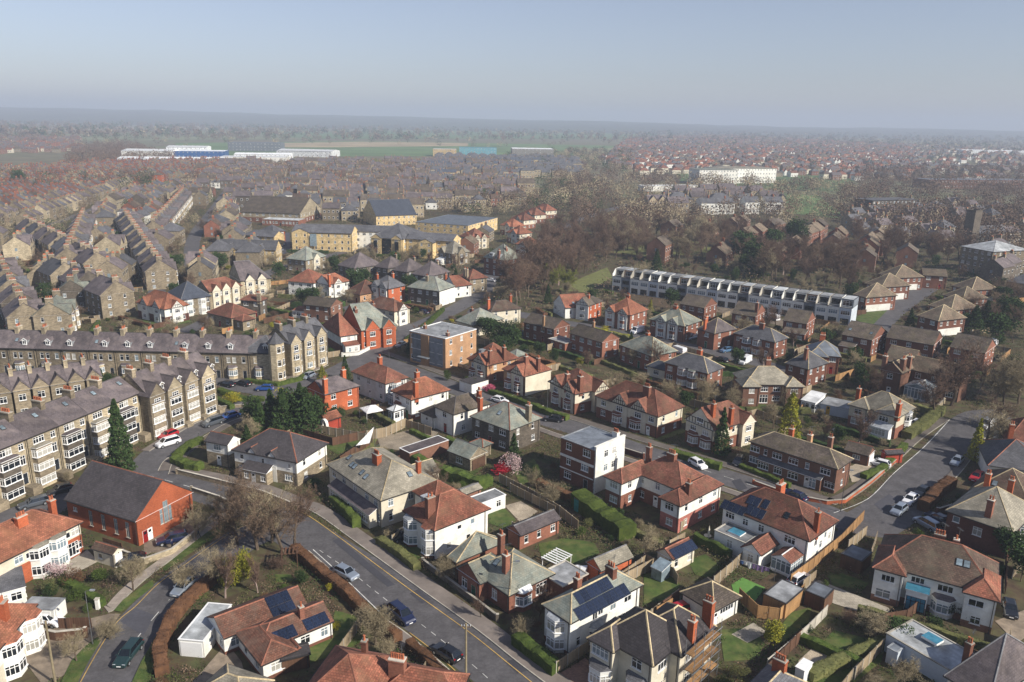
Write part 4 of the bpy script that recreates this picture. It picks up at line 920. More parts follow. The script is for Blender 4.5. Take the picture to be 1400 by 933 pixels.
def sail(p, label):
 t=thing('shade_sail',label,'shade sail',(*p,0));T3=[Vector((0,0,2.2)),Vector((2.6,.5,2.6)),Vector((3.2,2.6,5.2))];c=MB();n=5;P_=lambda i,j:T3[0]+(T3[1]-T3[0])*(i/n)+(T3[2]-T3[0])*(j/n)-Vector((0,0,.35*(i/n)*(j/n)*4*(1-(i+j)/n+.2)))
 for i in range(n):
  for j in range(n-i):
   c.poly([P_(i,j),P_(i+1,j),P_(i,j+1)],'cloth_white')
   if i+j<n-1:c.poly([P_(i+1,j),P_(i+1,j+1),P_(i,j+1)],'cloth_white')
 part('sail', c, t)
 for v in T3:a=MB();a.tube((v.x,v.y,0),tuple(v+Vector((0,0,.1))),.05,.04,6,'steel');part('pole',a,t)
def garden_arch(p,rz,label):
 t=thing('garden_arch',label,'arch',(*p,0),rz);a=MB()
 for s in(-1,1):a.box(s*.9-.2,-.3,0,s*.9+.2,.3,2.0,'white')
 part('pillar',a,t)['kind']='stuff';c=MB();n=8;A=[(math.cos(math.pi*i/n),math.sin(math.pi*i/n))for i in range(n+1)]
 for i in range(n):
  (a0,b0),(a1,b1)=A[i],A[i+1];q=[(a0*.7,2+b0*.7),(a1*.7,2+b1*.7),(a1*1.1,2+b1*1.1),(a0*1.1,2+b0*1.1)]
  c.poly([(x,-.3,z)for x,z in q],'white');c.poly([(x,.3,z)for x,z in q[::-1]],'white');c.poly([(q[2][0],-.3,q[2][1]),(q[2][0],.3,q[2][1]),(q[3][0],.3,q[3][1]),(q[3][0],-.3,q[3][1])],'white');c.poly([(q[0][0],-.3,q[0][1]),(q[0][0],.3,q[0][1]),(q[1][0],.3,q[1][1]),(q[1][0],-.3,q[1][1])],'white')
 part('arch', c, t)
def pergola(p,rz,L,W_,label):
 t=thing('pergola',label,'pergola',(*p,0),rz);k='upvc' if 'white' in label else 'wood_brown'
 for x in (0, L):
  for y in(0,W_):a=MB();a.box(x-.05,y-.05,0,x+.05,y+.05,2.3,k);part('post',a,t)
 for y in(0,W_):a=MB();a.box(-.2,y-.04,2.3,L+.2,y+.04,2.45,k);part('beam',a,t)
 n = int(L / .5)
 for i in range(n+1):a=MB();a.box(L*i/n-.12,-.2,2.455,L*i/n+.12,W_+.2,2.52,k);part('slat',a,t)
def slide(p, label):
 t=thing('playhouse',label,'playhouse',(*p,0));a=MB();a.box(-1,-1,0,1,1,1.3,'plastic_blue');part('base',a,t);b=MB();b.box(-.5,-.5,1.3,.5,.5,3.4,'cloth_orange');part('tower',b,t);c=MB();c.bar((.5,0,2.2),(2.6,0,.2),.7,.1,'yellow_paint');part('slide',c,t)
def satellite_dish(p,label):
 t=thing('satellite_dish',label,'satellite dish',(*p,0));a=MB();a.tube((0,0,0),(0,0,1.6),.05,.05,6,'steel');part('pole',a,t);c=MB();r,n=.9,12;D=Vector((-.4,-.5,.75)).normalized();U=D.orthogonal().normalized();W_=D.cross(U);C_=Vector((0,0,2.0))
 ring=[C_+(U*math.cos(2*math.pi*i/n)+W_*math.sin(2*math.pi*i/n))*r+D*.25 for i in range(n)]
 for i in range(n):c.poly([ring[i],ring[(i+1)%n],C_],'white')
 part('dish', c, t)
  # ---------------------------------------------------------------- where things already stand (1 m grid), for gardens and the far town
GX0,GY0,GW,GH=-420,20,960,700
OCC=np.zeros((GW,GH),np.uint8)  # 1 building, 2 road or footway, 3 lawn or paving
def stamp(cx,cy,rz,x0,y0,x1,y1,val,m=0.0):
 c,s=math.cos(rz),math.sin(rz);P_=np.array([(x0-m,y0-m),(x1+m,y0-m),(x1+m,y1+m),(x0-m,y1+m)]);W_=np.stack([cx+P_[:,0]*c-P_[:,1]*s,cy+P_[:,0]*s+P_[:,1]*c],1)
 a0,a1=int(W_[:,0].min()-GX0),int(W_[:,0].max()-GX0)+2;b0,b1=int(W_[:,1].min()-GY0),int(W_[:,1].max()-GY0)+2
 a0,b0=max(a0,0),max(b0,0);a1,b1=min(a1,GW),min(b1,GH)
 if a1<=a0 or b1<=b0:return
 X,Y=np.meshgrid(np.arange(a0,a1)+GX0+.5-cx,np.arange(b0,b1)+GY0+.5-cy,indexing='ij');u=X*c+Y*s;v=-X*s+Y*c
 k=(u>x0-m)&(u<x1+m)&(v>y0-m)&(v<y1+m);sub=OCC[a0:a1,b0:b1];sub[k&(sub!=1)]=val
def stamp_line(pts,w,val):
 for a,b in zip(pts,pts[1:]):
  d=Vector(b)-Vector(a);stamp(a[0],a[1],math.atan2(d.y,d.x),0,-w/2,d.length,w/2,val,.3)
def stamp_poly(pts,val):
 P_=np.array(pts);a0,a1=int(max(P_[:,0].min()-GX0,0)),int(min(P_[:,0].max()-GX0+1,GW));b0,b1=int(max(P_[:,1].min()-GY0,0)),int(min(P_[:,1].max()-GY0+1,GH))
 if a1<=a0 or b1<=b0:return
 X,Y=np.meshgrid(np.arange(a0,a1)+GX0+.5,np.arange(b0,b1)+GY0+.5,indexing='ij');sub=OCC[a0:a1,b0:b1];sub[inside(X,Y,pts)&(sub==0)]=val
def inside(X,Y,pts):
 r=np.zeros(X.shape,bool);n=len(pts)
 for i in range(n):
  (x0,y0),(x1,y1)=pts[i],pts[(i+1)%n]
  if y0==y1:continue
  c=((Y<y0)!=(Y<y1))&(X<(x1-x0)*(Y-y0)/(y1-y0)+x0);r^=c
 return r
def occ(x, y):
 i,j=int(x-GX0),int(y-GY0);return OCC[i,j]if 0<=i<GW and 0<=j<GH else 0
def free(x, y, r):
 for t in range(8):
  if occ(x+r*math.cos(t*.785),y+r*math.sin(t*.785)):return False
 return occ(x,y)==0
HOMES = []
def short(t):
 t=t.split(',')[0];wd=t.split();return ' '.join(wd[:9])
def near_home(x, y):
 return min(HOMES,key=lambda h:(h[0][0]+math.cos(h[1])*h[2][2]/2-x)**2+(h[0][1]+math.sin(h[1])*h[2][2]/2-y)**2)[4]
_tree0 = tree
def tree(kind,x,y,h,*a,**k):stamp(x,y,0,-h*.2,-h*.2,h*.2,h*.2,3);return _tree0(kind,x,y,h,*a,**k)
_bh2,_road,_pave,_gp,_tr=build_house,road,pave,ground_poly,terrace
def build_house(s):
 if 'hold' not in s:
  for b in s['b']:stamp(s['at'][0],s['at'][1],s['rz'],*b['r'],1,.7)
  HOMES.append((s['at'],s['rz'],s['b'][0]['r'],s['b'][0]['ez'],short(s['l'])))
 return _bh2(s)
def terrace(key,w,d,ez,group,fmt,pos):
 for i,(x,y,rz)in enumerate(pos):
  stamp(x,y,rz,0,0,w,d,1,.7)
  if key.startswith('villa'):HOMES.append(((x,y),rz,(0,0,w,d),ez,short(fmt%ORD[i])))
 return _tr(key,w,d,ez,group,fmt,pos)
def road(name,pts,w,z,k):stamp_line(smooth_line(pts,3),w,2);return _road(name,pts,w,z,k)
def pave(name,pts,w,off,k):stamp_line(offset_line(smooth_line(pts,3),off+w/2),abs(w),2);return _pave(name,pts,w,off,k)
def ground_poly(name,pts,z,k):stamp_poly(pts,3);return _gp(name,pts,z,k)
VIEW=lambda x,y,m=6:y>60 and abs(x-2)<y*.66+m
  # ---------------------------------------------------------------- garden boundaries, shrubs, ground cover
def auto_gardens():
 rs=random.Random(11);n=0
 for(at,rz,r,ez,hl_)in HOMES:
  if ez<3.4 or at[1]>400 or r[2]>35:continue
  c,s=math.cos(rz),math.sin(rz);wp=lambda u,v:(at[0]+u*c-v*s,at[1]+u*s+v*c);w,d=r[2],r[3]
  for(p,q,kind)in((wp(-1.5,d+1.2),wp(-1.5,d+13),'f'),(wp(w+1.5,d+1.2),wp(w+1.5,d+12),'f'),(wp(-1,-5.2),wp(w+1,-5.2),'h'),(wp(-1.5,d+13),wp(w+1.5,d+13),'h' if rs.random()<.5 else 'f'),(wp(w+2.0,-5),wp(w+2.0,-1),'f')):
   p,q=Vector(p),Vector(q);L=(q-p).length;m=0;k=int(L/.8)
   pts=[p+(q-p)*(i/k)for i in range(k+1)]
   while m<len(pts)and occ(*pts[m])in(0,3):m+=1
   if m<4 or not VIEW(p.x,p.y):continue
   e=pts[m-1];n+=1;side=('beside','behind','in front of')[0 if kind=='f' else rs.randrange(2)+1]
   if kind == 'f':
    k_=rs.choice(['wood_fence','wood_brown','wood_orange','wood_fence']);f=build_fence([tuple(p),tuple(e)],rs.uniform(1.5,1.9),k_,'%s board fence by the '%{'wood_fence':'grey','wood_brown':'dark brown','wood_orange':'light orange'}[k_]+hl_);f['group']='board fences between back gardens'
   else:
    k_=rs.choice(['leaf_hedge','leaf_green','leaf_olive','leaf_brown','leaf_dark']);f=build_hedge([tuple(p),tuple(e)],rs.uniform(.9,1.5),rs.uniform(1.1,1.9),k_,'%s hedge by the '%{'leaf_hedge':'bright green','leaf_green':'green','leaf_olive':'olive','leaf_brown':'brown','leaf_dark':'dark green'}[k_]+hl_,n,60);f['group']='hedges along garden edges'
   d_=e-p;stamp(p.x,p.y,math.atan2(d_.y,d_.x),0,-.4,d_.length,.4,3)
def scatter_gardens():
 rs=random.Random(3);shr={'bareS':('bare_shrub','pale leafless shrub by the ',1.6,3.6),'bareRs':('bare_shrub','reddish leafless shrub by the ',1.4,3.2),'dark':('evergreen_shrub','dark evergreen shrub by the ',1.2,3.4),'green':('evergreen_shrub','mid green shrub by the ',.9,2.4),'olive':('evergreen_shrub','olive shrub by the ',1.0,2.6),'brown':('brown_shrub','brown-leaved shrub by the ',.9,2.0),'goldball':('golden_shrub','yellow-green shrub by the ',.9,2.4),'yellow':('yellow_shrub','yellow flowering shrub by the ',.6,1.4)}
 ks=['bareS']*6+['bareRs']*4+['dark']*4+['green']*3+['olive']*3+['brown']*2+['goldball','yellow'];n=0;t=0
 while n<720 and t<14000:
  t+=1;y=66+330*rs.random()**1.3;x=rs.uniform(-.66,.66)*y
  if not free(x,y,1.3):continue
  k=rs.choice(ks);nm,lb,a,b=shr[k];h=rs.uniform(a,b);tree(k,x,y,h,nm,lb+near_home(x,y),'shrub',rs.uniform(.9,1.7),nm.replace('_',' ')+'s in the gardens');stamp(x,y,0,-.6,-.6,.6,.6,3);n+=1
 n = t = 0
 while n<150 and t<5000:
  t+=1;y=75+300*rs.random();x=rs.uniform(-.66,.66)*y
  if y>150 and x<-y*.28 and rs.random()<.7:continue
  if not free(x,y,2.0):continue
  k=rs.choice(['bare','bareP','bareR','bareS','birch','bareP']+(['con','pine','pine']if y>135 else[]));h=rs.uniform(4.5,8.5);ev=k in('con','pine')
  tree(k,x,y,h,'garden_evergreen' if ev else 'garden_tree',(('dark evergreen tree' if ev else{'bare':'brown','bareP':'pale','bareR':'reddish','bareS':'many-stemmed','birch':'slender'}[k]+' leafless tree')+' by the '+near_home(x,y)),'tree',rs.uniform(.9,1.25),'evergreens in back gardens' if ev else 'bare trees in back gardens');stamp(x,y,0,-1,-1,1,1,3);n+=1
def ground_cover():
 """leaf litter, weeds and low planting over the unpaved gardens, as three joined masses"""
 rng=np.random.default_rng(8)
 for k,nm,n,size,hh in(('leaf_olive','undergrowth',80000,.09,.4),('leaf_brown','leaf_litter',60000,.07,.15),('leaf_green','low_planting',60000,.09,.4),('twig','twig_litter',70000,.09,.8),('leaf_dark','ivy_ground_cover',70000,.11,.6)):
  N_=n*8;y=62+210*rng.uniform(size=N_)**1.1;x=rng.uniform(-.68,.68,N_)*y;i=np.clip((x-GX0).astype(int),0,GW-1);j=np.clip((y-GY0).astype(int),0,GH-1);ok=OCC[i,j]==0
  pn=np.sin(x*.31+len(nm))+np.sin(y*.37+x*.11+size*90)+np.sin((x+y)*.9+hh*9)*.8;ok&=pn>.35;x,y=x[ok][:n],y[ok][:n];pn=pn[ok][:n]
  z=rng.uniform(.0,1,len(x))**2*hh*np.clip(pn,0,1.5)+.03;me=leaf_mesh(nm,np.stack([x,y,z],1),size,k,rng);tag(link(nm,me),kind='stuff')
   # short grass blades on the lawns
 for k,nm,n,size in(('lawn','grass',60000,.05),):
  N_=n*14;y=62+130*rng.uniform(size=N_);x=rng.uniform(-.68,.68,N_)*y;ok=np.zeros(N_,bool)
  for P_ in LAWNS:ok|=inside(x,y,P_)
  x,y=x[ok][:n],y[ok][:n];me=leaf_mesh(nm,np.stack([x,y,.14+rng.uniform(0,.05,len(x))],1),size,'lawn',rng);tag(link(nm,me),kind='stuff')
def far_cover():
 """yards and gardens between the farther streets"""
 rng=np.random.default_rng(18)
 for k,nm,n,hh in(('leaf_olive','far_undergrowth',26000,1.5),('twig','far_twigs',40000,4.0),('twig_red','far_twigs',24000,3.5),('leaf_dark','far_evergreens',26000,3.0),('roof_brown','far_yard_clutter',3000,1.6)):
  N_=n*6;y=265+420*rng.uniform(size=N_);x=rng.uniform(-.68,.68,N_)*y;i=np.clip((x-GX0).astype(int),0,GW-1);j=np.clip((y-GY0).astype(int),0,GH-1);ok=OCC[i,j]==0
  pn=np.sin(x*.19+hh*5)+np.sin(y*.23+x*.07+n)+np.sin((x-y)*.61+hh)*.9;ok&=pn>.9;x,y,pn=x[ok][:n],y[ok][:n],pn[ok][:n]
  me=leaf_mesh(nm,np.stack([x,y,rng.uniform(0,1,len(x))*hh*np.clip(pn-.7,0,1.4)+.05],1),.26,k,rng);tag(link(nm,me),kind='stuff')
LAWNS = []
_gp2 = ground_poly
def ground_poly(name,pts,z,k):
 if k=='lawn' and z>.1:LAWNS.append(pts)
 return _gp2(name,pts,z,k)
  # ---------------------------------------------------------------- the far town
def lod_house(v,w,d,h,wk,rk,form,ch,fk='upvc'):
 """a whole small house as one light mesh: walls, roof, chimney, windows standing proud"""
 key=('lod',v,w,d,h,wk,rk,form,ch)
 def mk():
  a=MB();a.box(0,0,0,w,d,h,wk,bottom=False);e=.3;rh=h+d/2*.72
  if form=='gable':
   a.poly([(-.05,-e,h),(w+.05,-e,h),(w+.05,d/2,rh),(-.05,d/2,rh)],rk);a.poly([(w+.05,d+e,h),(-.05,d+e,h),(-.05,d/2,rh),(w+.05,d/2,rh)],rk)
   a.poly([(0,d,h),(0,0,h),(0,d/2,rh-.1)],wk);a.poly([(w,0,h),(w,d,h),(w,d/2,rh-.1)],wk)
  elif form=='twin':
   q=w/4;zq=h+q*1.1
   a.poly([(-.05,-e,h),(w+.05,-e,h),(w+.05,d/2,rh),(-.05,d/2,rh)],rk);a.poly([(w+.05,d+e,h),(-.05,d+e,h),(-.05,d/2,rh),(w+.05,d/2,rh)],rk);a.poly([(0,d,h),(0,0,h),(0,d/2,rh-.1)],wk);a.poly([(w,0,h),(w,d,h),(w,d/2,rh-.1)],wk)
   for c in(w*.25,w*.75):
    a.poly([(c-q*.8,-.5,0),(c+q*.8,-.5,0),(c+q*.8,-.5,h),(c,-.5,zq),(c-q*.8,-.5,h)],wk);a.poly([(c-q,-.8,h),(c,-.8,zq+.1),(c,d*.4,zq+.1),(c-q,.6,h)][::-1],rk);a.poly([(c+q,-.8,h),(c,-.8,zq+.1),(c,d*.4,zq+.1),(c+q,.6,h)],rk)
    a.poly([(c-q*.8,0,0),(c-q*.8,-.5,0),(c-q*.8,-.5,h),(c-q*.8,0,h)],wk);a.poly([(c+q*.8,-.5,0),(c+q*.8,0,0),(c+q*.8,0,h),(c+q*.8,-.5,h)],wk)
  else:
   r=min(w,d)/2;z=h+(r+e)*.72;x0,x1,y0,y1=-e,w+e,-e,d+e
   if w>=d:A,B_=(r,d/2,z),(w-r,d/2,z)
   else:A,B_=(w/2,r,z),(w/2,d-r,z)
   c=[(x0,y0,h),(x1,y0,h),(x1,y1,h),(x0,y1,h)]
   if w>=d:a.poly([c[0],c[1],B_,A],rk);a.poly([c[1],c[2],B_],rk);a.poly([c[2],c[3],A,B_],rk);a.poly([c[3],c[0],A],rk)
   else:a.poly([c[0],c[1],A],rk);a.poly([c[1],c[2],B_,A],rk);a.poly([c[2],c[3],B_],rk);a.poly([c[3],c[0],A,B_],rk)
  for i in range(ch):
   cx=w*(.08 if i==0 else.92)if ch>1 else w*.45;a.box(cx-.45,d/2-.6,h,cx+.45,d/2+.6,rh+1.2,'stone' if 'stone' in wk else 'brick_red',bottom=False);a.box(cx-.3,d/2-.4,rh+1.2,cx+.3,d/2+.4,rh+1.6,'pot',bottom=False)
  ns=max(1,int(h/2.7));y=-.56 if form=='twin' else-.06
  for st in range(ns):
   z=h*(st+.3)/ns;n=max(2,int(w/3))
   for i in range(n):
    u=w*(i+.5)/n
    for(yy,s)in((y,1),(d+.06,-1)):
     P_=[(u-.6,yy,z),(u+.6,yy,z),(u+.6,yy,z+1.4),(u-.6,yy,z+1.4)];Q=[(u-.48,yy-s*.03,z+.12),(u+.48,yy-s*.03,z+.12),(u+.48,yy-s*.03,z+1.28),(u-.48,yy-s*.03,z+1.28)];a.poly(P_[::s],fk);a.poly(Q[::s],'glass')
   for xx,s in((-.06,1),(w+.06,-1)):P_=[(xx,d*.5+.5,z),(xx,d*.5-.5,z),(xx,d*.5-.5,z+1.3),(xx,d*.5+.5,z+1.3)];a.poly(P_[::s],'glass_pale')
  return a
 ak = ('A',) + key
 if ak not in _wc:_wc[ak]=mk()
 return key, _wc[ak]
FAR = []
def far_zone(pts,ang,dx,dy,kinds,label,group,seed,jit=.12,prob=.9,row_gap=None):
 """houses in rows inside a polygon on the ground; ang is the row heading in degrees"""
 rs=random.Random(seed);P_=np.array(pts);c,s=math.cos(R(ang)),math.sin(R(ang));U=P_@np.array([[c],[s]]);V=P_@np.array([[-s],[c]])
 v = V.min(); k = 0
 while v < V.max():
  u=U.min();flip=k%2
  while u < U.max():
   w,d,h,wk,rk,form,ch=rs.choice(kinds);ju,jv=rs.gauss(0,jit*dx),rs.gauss(0,jit*dy*.5);x,y=(u+ju)*c-(v+jv)*s,(u+ju)*s+(v+jv)*c
   if rs.random()<prob and inside(np.array([x]),np.array([y]),pts)[0]and all(occ(x+a,y+b)==0 for a,b in((0,0),(5,0),(-5,0),(0,5),(0,-5))):
    FAR.append((math.hypot(x,y),x,y,R(ang)+(math.pi if flip else 0)+rs.gauss(0,.02+jit*.15),(w,d,h,wk,rk,form,ch),label+', '+wk.split('_')[0]+' walls, '+form.replace('hip','hipped').replace('twin','paired-gable').replace('paired-gable','paired-peak')+' '+rk.split('_')[1]+' roof',group));stamp(x,y,R(ang),-w*.5,-d*.5,w*.5,d*.5,1)
   u += dx
  v += dy; k += 1
def build_far():
 FAR.sort(key=lambda t:t[0]);n=0;big=MB()
 acc = {}
 for(dist,x,y,rz,kk,label,group)in FAR:
  w,d=kk[0],kk[1];key,m=lod_house(0,*kk);ox,oy=x-(w/2*math.cos(rz)-d/2*math.sin(rz)),y-(w/2*math.sin(rz)+d/2*math.cos(rz))
  if n < 290:
   q=.9+(ox*7.3%1)*.25;me=cached(('M',)+key,lambda:m.mesh('town_house'));tag(link('town_house',me,None,(ox,oy,0),rz,(1 if w<7 else q,1,.9+(oy*3.7%1)*.22)),label,'house',group);n+=1
  else:acc.setdefault(key,[]).append((ox,oy,rz))
 for key,L in acc.items():
  m=_wc[('A',)+key];V0=np.array(m.v)
  for(ox,oy,rz)in L:
   c,s=math.cos(rz),math.sin(rz);V=np.stack([V0[:,0]*c-V0[:,1]*s+ox,V0[:,0]*s+V0[:,1]*c+oy,V0[:,2]*(.88+(ox*3.1%1)*.26)],1);nb=len(big.v);big.v+=V.tolist();mp=[big.mi(k)for k in m.mats];big.f+=[tuple(i+nb for i in f)for f in m.f];big.m+=[mp[i]for i in m.m]
 if big.v:tag(part('distant_houses',big,None),kind='stuff')
 print('far houses',len(FAR))
WOODS = []
def wood(pts,n,h0,h1,kinds,seed):
 rs=random.Random(seed);P_=np.array(pts);x0,y0=P_.min(0);x1,y1=P_.max(0);t=k=0
 while k<n and t<n*20:
  t+=1;x,y=rs.uniform(x0,x1),rs.uniform(y0,y1)
  if inside(np.array([x]),np.array([y]),pts)[0]and occ(x,y)not in(1,2):WOODS.append((math.hypot(x,y),x,y,rs.uniform(h0,h1),rs.choice(kinds)));k+=1
def belt(pts,n,h0,h1,seed):
 rs=random.Random(seed);sg=walk(smooth_line(pts),1e9)
 for i in range(n):
  a,b=rs.choice(sg);t=rs.random();p=a.lerp(b,t);g=rs.gauss(0,14);WOODS.append((p.length,p.x+g,p.y+g*2,rs.uniform(h0,h1),rs.choice(('bare','bare','bareR','pine'))))
def build_woods():
 """the nearest trees are things; the rest are joined into one mass of twigs per colour"""
 WOODS.sort(key=lambda t:t[0]);n=0;rs=random.Random(2);acc={};rng=np.random.default_rng(4)
 for(dist,x,y,h,k)in WOODS:
  if n < 270:
   ev=k in('pine','con');far_=' in the park' if abs(x-20)<60 and y<420 else ' among the far houses';fl_=' near the '+near_home(x,y)if y<520 else(' far left' if x<-60 else ' far right' if x>120 else '')+' in the distance'
   tree(k,x,y,h,'park_evergreen' if ev else 'park_tree',('dark evergreen tree' if ev else{'bare':'brown','bareP':'pale olive','bareR':'reddish brown','birch':'slender reddish'}[k]+(' tall' if h>12 else '')+' bare tree')+fl_,'tree',rs.uniform(1.0,1.35),('evergreens' if ev else 'bare trees')+' of the wooded belt');n+=1
  else:acc.setdefault('leaf_dark' if k in('pine','con')else{'bareP':'twig_pale','bareR':'twig_red'}.get(k,'twig'),[]).append((dist,x,y,h))
 for k,L in acc.items():
  L=np.array(L);out=[];sz=[]
  for dist,x,y,h in L:
   m=26 if dist>2300 else int(np.clip(150000/dist,70,360));d=rng.normal(size=(m,3));d/=np.linalg.norm(d,axis=1)[:,None];out.append(d*rng.uniform(.45,1,(m,1))*[h*.45,h*.45,h*.42]+[x,y,h*.5]);sz+=[h*.15 if dist>2300 else h*.03*max(1,(dist/450)**.5)]*m
  P_=np.vstack(out);sz=np.array(sz);P_[:,2]=np.maximum(P_[:,2],.3);me=leaf_mesh('woodland',P_,sz,k,rng,aspect=.8);tag(link('woodland',me),kind='stuff')
 print('trees',len(WOODS))
def shed_roof(x,y,rz,w,d,h,wk,rk,form,name,label,cat):
 s=dict(l=label,at=(x,y),rz=rz,n=name,cat=cat,b=[dict(r=(0,0,w,d),ez=h,form='f' if form=='f' else 'p',ends='gg' if form=='g' else 'hh',pitch=5,wl=wk,roof=rk,par=wk if form=='f' else 'concrete',auto='FL' if cat=='hotel' else 'F',nodoor=1,ws=3.4 if cat in('hotel','mansion','school')else 6,ww=1.3,cap='ridge_grey',st=4 if cat=='hotel' else max(1,int(h/4)))],f=[]);build_house(s)

# ---------------------------------------------------------------- the place
base_ground()
for a in (
('road',[(-67.5,134.3),(-56.65,129.6),(-44.98,123),(-34.8,115.3),(-24.6,105.9),(-13.35,95),(-4.85,86.2),(4.07,77.1),(11.51,69)],7.6,.02,'asphalt'),
('road',[(-84.7,109),(-81.9,115.3),(-78.1,121),(-73.8,126.9),(-67.7,136.2)],7.5,.024,'asphalt'),
('road',[(-67.1,133.7),(-68.5,142.9),(-66.6,155),(-61.8,164.6),(-59.37,174.7),(-53.64,185.1),(-46.48,194.8),(-40.5,211.5),(-31.97,239.9),(-20.44,268.4),(-11.61,300.9),(-10.87,319.6),(-19.3,336.4)],7,.028,'asphalt'),
('road',[(-31.31,110.8),(-36.55,115.2),(-40.89,112.3),(-43.76,105.9),(-45.98,99.2),(-47.21,92.5),(-47.37,86.2),(-46.53,78.9),(-45.53,70.8)],7.2,.032,'asphalt'),
('road',[(-40.5,211.5),(-31.17,203.2),(-18.24,190.4),(-6.71,178.4),(6.81,166.2),(15.96,158.8),(24.2,150.5),(35.57,141.1),(45.73,132.7),(52.41,125.3),(57.23,120),(61.5,118.7)],6.8,.024,'asphalt'),
('road',[(58.46,118.6),(65.3,124.4),(74.7,134.7),(87.2,148.5),(99.3,162.7),(108,171),(114.6,172.3)],9,.028,'asphalt'),
('road',[(-31.97,239.9),(-44.43,260.2),(-58.75,270)],6.5,.03,'asphalt'),
('road',[(-15.34,267.7),(-.17,265.6),(10.78,256.1),(23.54,249.2),(36.34,239.2),(45.49,233.1),(53.85,225.6),(62.4,217.1),(70.4,209.2),(73.9,201.6)],6.5,.03,'asphalt'),
('road',[(107.5,233.8),(125.2,262.3),(143.6,287.9),(165.5,315.8),(179.3,334.9),(181,349.9)],8,.03,'asphalt'),
('road',[(40.42,299.8),(54.3,290.6),(68.2,279.7),(79.2,271.5),(93.7,254.2)],9,.02,'driveway'),
('road',[(-99.8,232.7),(-97.2,256.3),(-101.3,290.7),(-102.6,331.9),(-89.9,370.3),(-75.3,403)],6,.02,'asphalt'),
('road',[(-138.7,206.3),(-113.5,203.7),(-88,198.6),(-72.8,188.6),(-61.4,182.4),(-53.64,185.1)],7,.02,'asphalt'),
('road',[(-13.84,319.4),(-3.79,348.3),(15.03,433.9),(42.12,528.8),(76,610.5),(126.2,707.9)],7,.02,'asphalt'),
('road',[(-135.9,226.1),(-163.5,261.9),(-193.6,303.4),(-237.2,358.9)],6,.02,'asphalt'),
('road',[(-114.1,245.2),(-131.6,288.2),(-173.7,365.6),(-214.7,433.8)],6,.024,'asphalt'),
('road',[(-127.7,316.8),(-150.2,368.1),(-175.5,438.7),(-204.6,542.1),(-247.1,692.1)],7,.024,'asphalt'),
('road',[(-260.4,401.3),(-275.8,490.9),(-310.2,639.7)],5,.02,'asphalt')): road(*a)
ground_poly('forecourt',[(-64.2,128.4),(-56.03,122.6),(-47.53,115.3),(-48.8,109.6),(-54.71,106.2)],.012,'driveway')
ground_poly('forecourt',[(-77.7,108.6),(-75.4,116.3),(-72.5,122),(-75.1,123.5),(-80.5,113)],.05,'asphalt')
for a in (
([(-58.76,135),(-46.59,127.9),(-36.47,121.5),(-33.21,119.3),(-25.75,111.5),(-13.8,98.5),(-5.02,89.2),(.69,82.5),(5.73,76.5)],'yellow',0),
([(-29.88,108.7),(-23.62,101.2),(-17,92.9)],'edge',0),
([(-12.53,88.7),(-9.17,85.2),(-5.4,80.6)],'yellow',0),
([(-28.83,108.5),(-22.84,102.6),(-16.44,95.6),(-13.01,92.4),(-4.68,83.3),(-1,78.8)],'bay',0),
([(-66.6,133.7),(-56.42,129),(-47.19,124)],'dash',0),
([(-48.82,75.2),(-49.57,78.8),(-50.43,85),(-50.78,90),(-49.97,93.5),(-49.3,98.7),(-47.63,103.5),(-45.99,108.4),(-44.2,112.9),(-42.68,116)],'yellow',0),
([(-45.5,76.5),(-45.82,79.5),(-46.65,85.6),(-46.49,90.5),(-46.13,95.1)],'dash',0),
([(57.44,120.5),(66.3,126.6),(76.2,137.9),(88.5,151.1),(102.1,167.1)],'edge',3.6),
([(29.38,146),(41.4,136.5),(51.6,126.6)],'dash',0),
([(81.4,141.3),(97,158.4)],'edge',-3.8)): marking(*a)
for a in (
('pavement',[(-61.6,134.5),(-46.96,129.1),(-36.82,122.8),(-32.37,119.8),(-24.62,111.5),(-12.77,98.6),(-4.08,89.2),(1.58,82.5),(8.13,75.2)],2.6,.3,'footway'),
('pavement',[(-30.16,108.5),(-23.54,100.8),(-17,92.9),(-12.3,88.4),(-5.2,80.2),(-.08,74.1)],-1.9,-.3,'footway'),
('pavement',[(-46.01,119.8),(-46.94,116.3),(-48.28,111.1),(-49.78,105.9),(-51.31,100.7),(-52.09,96.3),(-52.26,92.9),(-52.94,91.9)],-1.7,0,'pavement'),
('pavement',[(-36.95,214.6),(-18.79,196.3),(-3.27,180.2),(10.16,168.1),(20.67,159),(30.2,150.8),(40.16,142.6),(49,134.6),(55.7,127.3),(58.31,127.4),(64.2,132.2),(76,144.8),(87.8,158),(99.8,169.7)],2.2,.1,'footway'),
('pavement',[(-38.33,199.6),(-25.7,191.2),(-6.49,173),(9.65,157.7),(23.5,145.4),(35.81,135.9),(46.43,126.4),(53.56,118.4)],-1.8,-.2,'footway'),
('pavement',[(101.8,158.7),(89.1,143.3),(81.7,135.3),(71.3,124.7)],-1.6,-.3,'footway'),
('pavement',[(-70.5,144.2),(-67.7,157.8),(-64.5,165.4)],1.8,.2,'footway'),
('pavement',[(-63.3,133.8),(-65,143),(-62.1,158.5),(-57.5,166.2),(-51.24,176.2)],-1.8,-.6,'footway'),
('pavement',[(-71.2,184.1),(-59.24,187),(-52.42,194.4),(-48.54,202.2)],1.8,.2,'footway'),
('pavement',[(-65.3,135.3),(-66.1,139.5),(-65.6,143)],-2.4,-.1,'footway')): pave(*a)
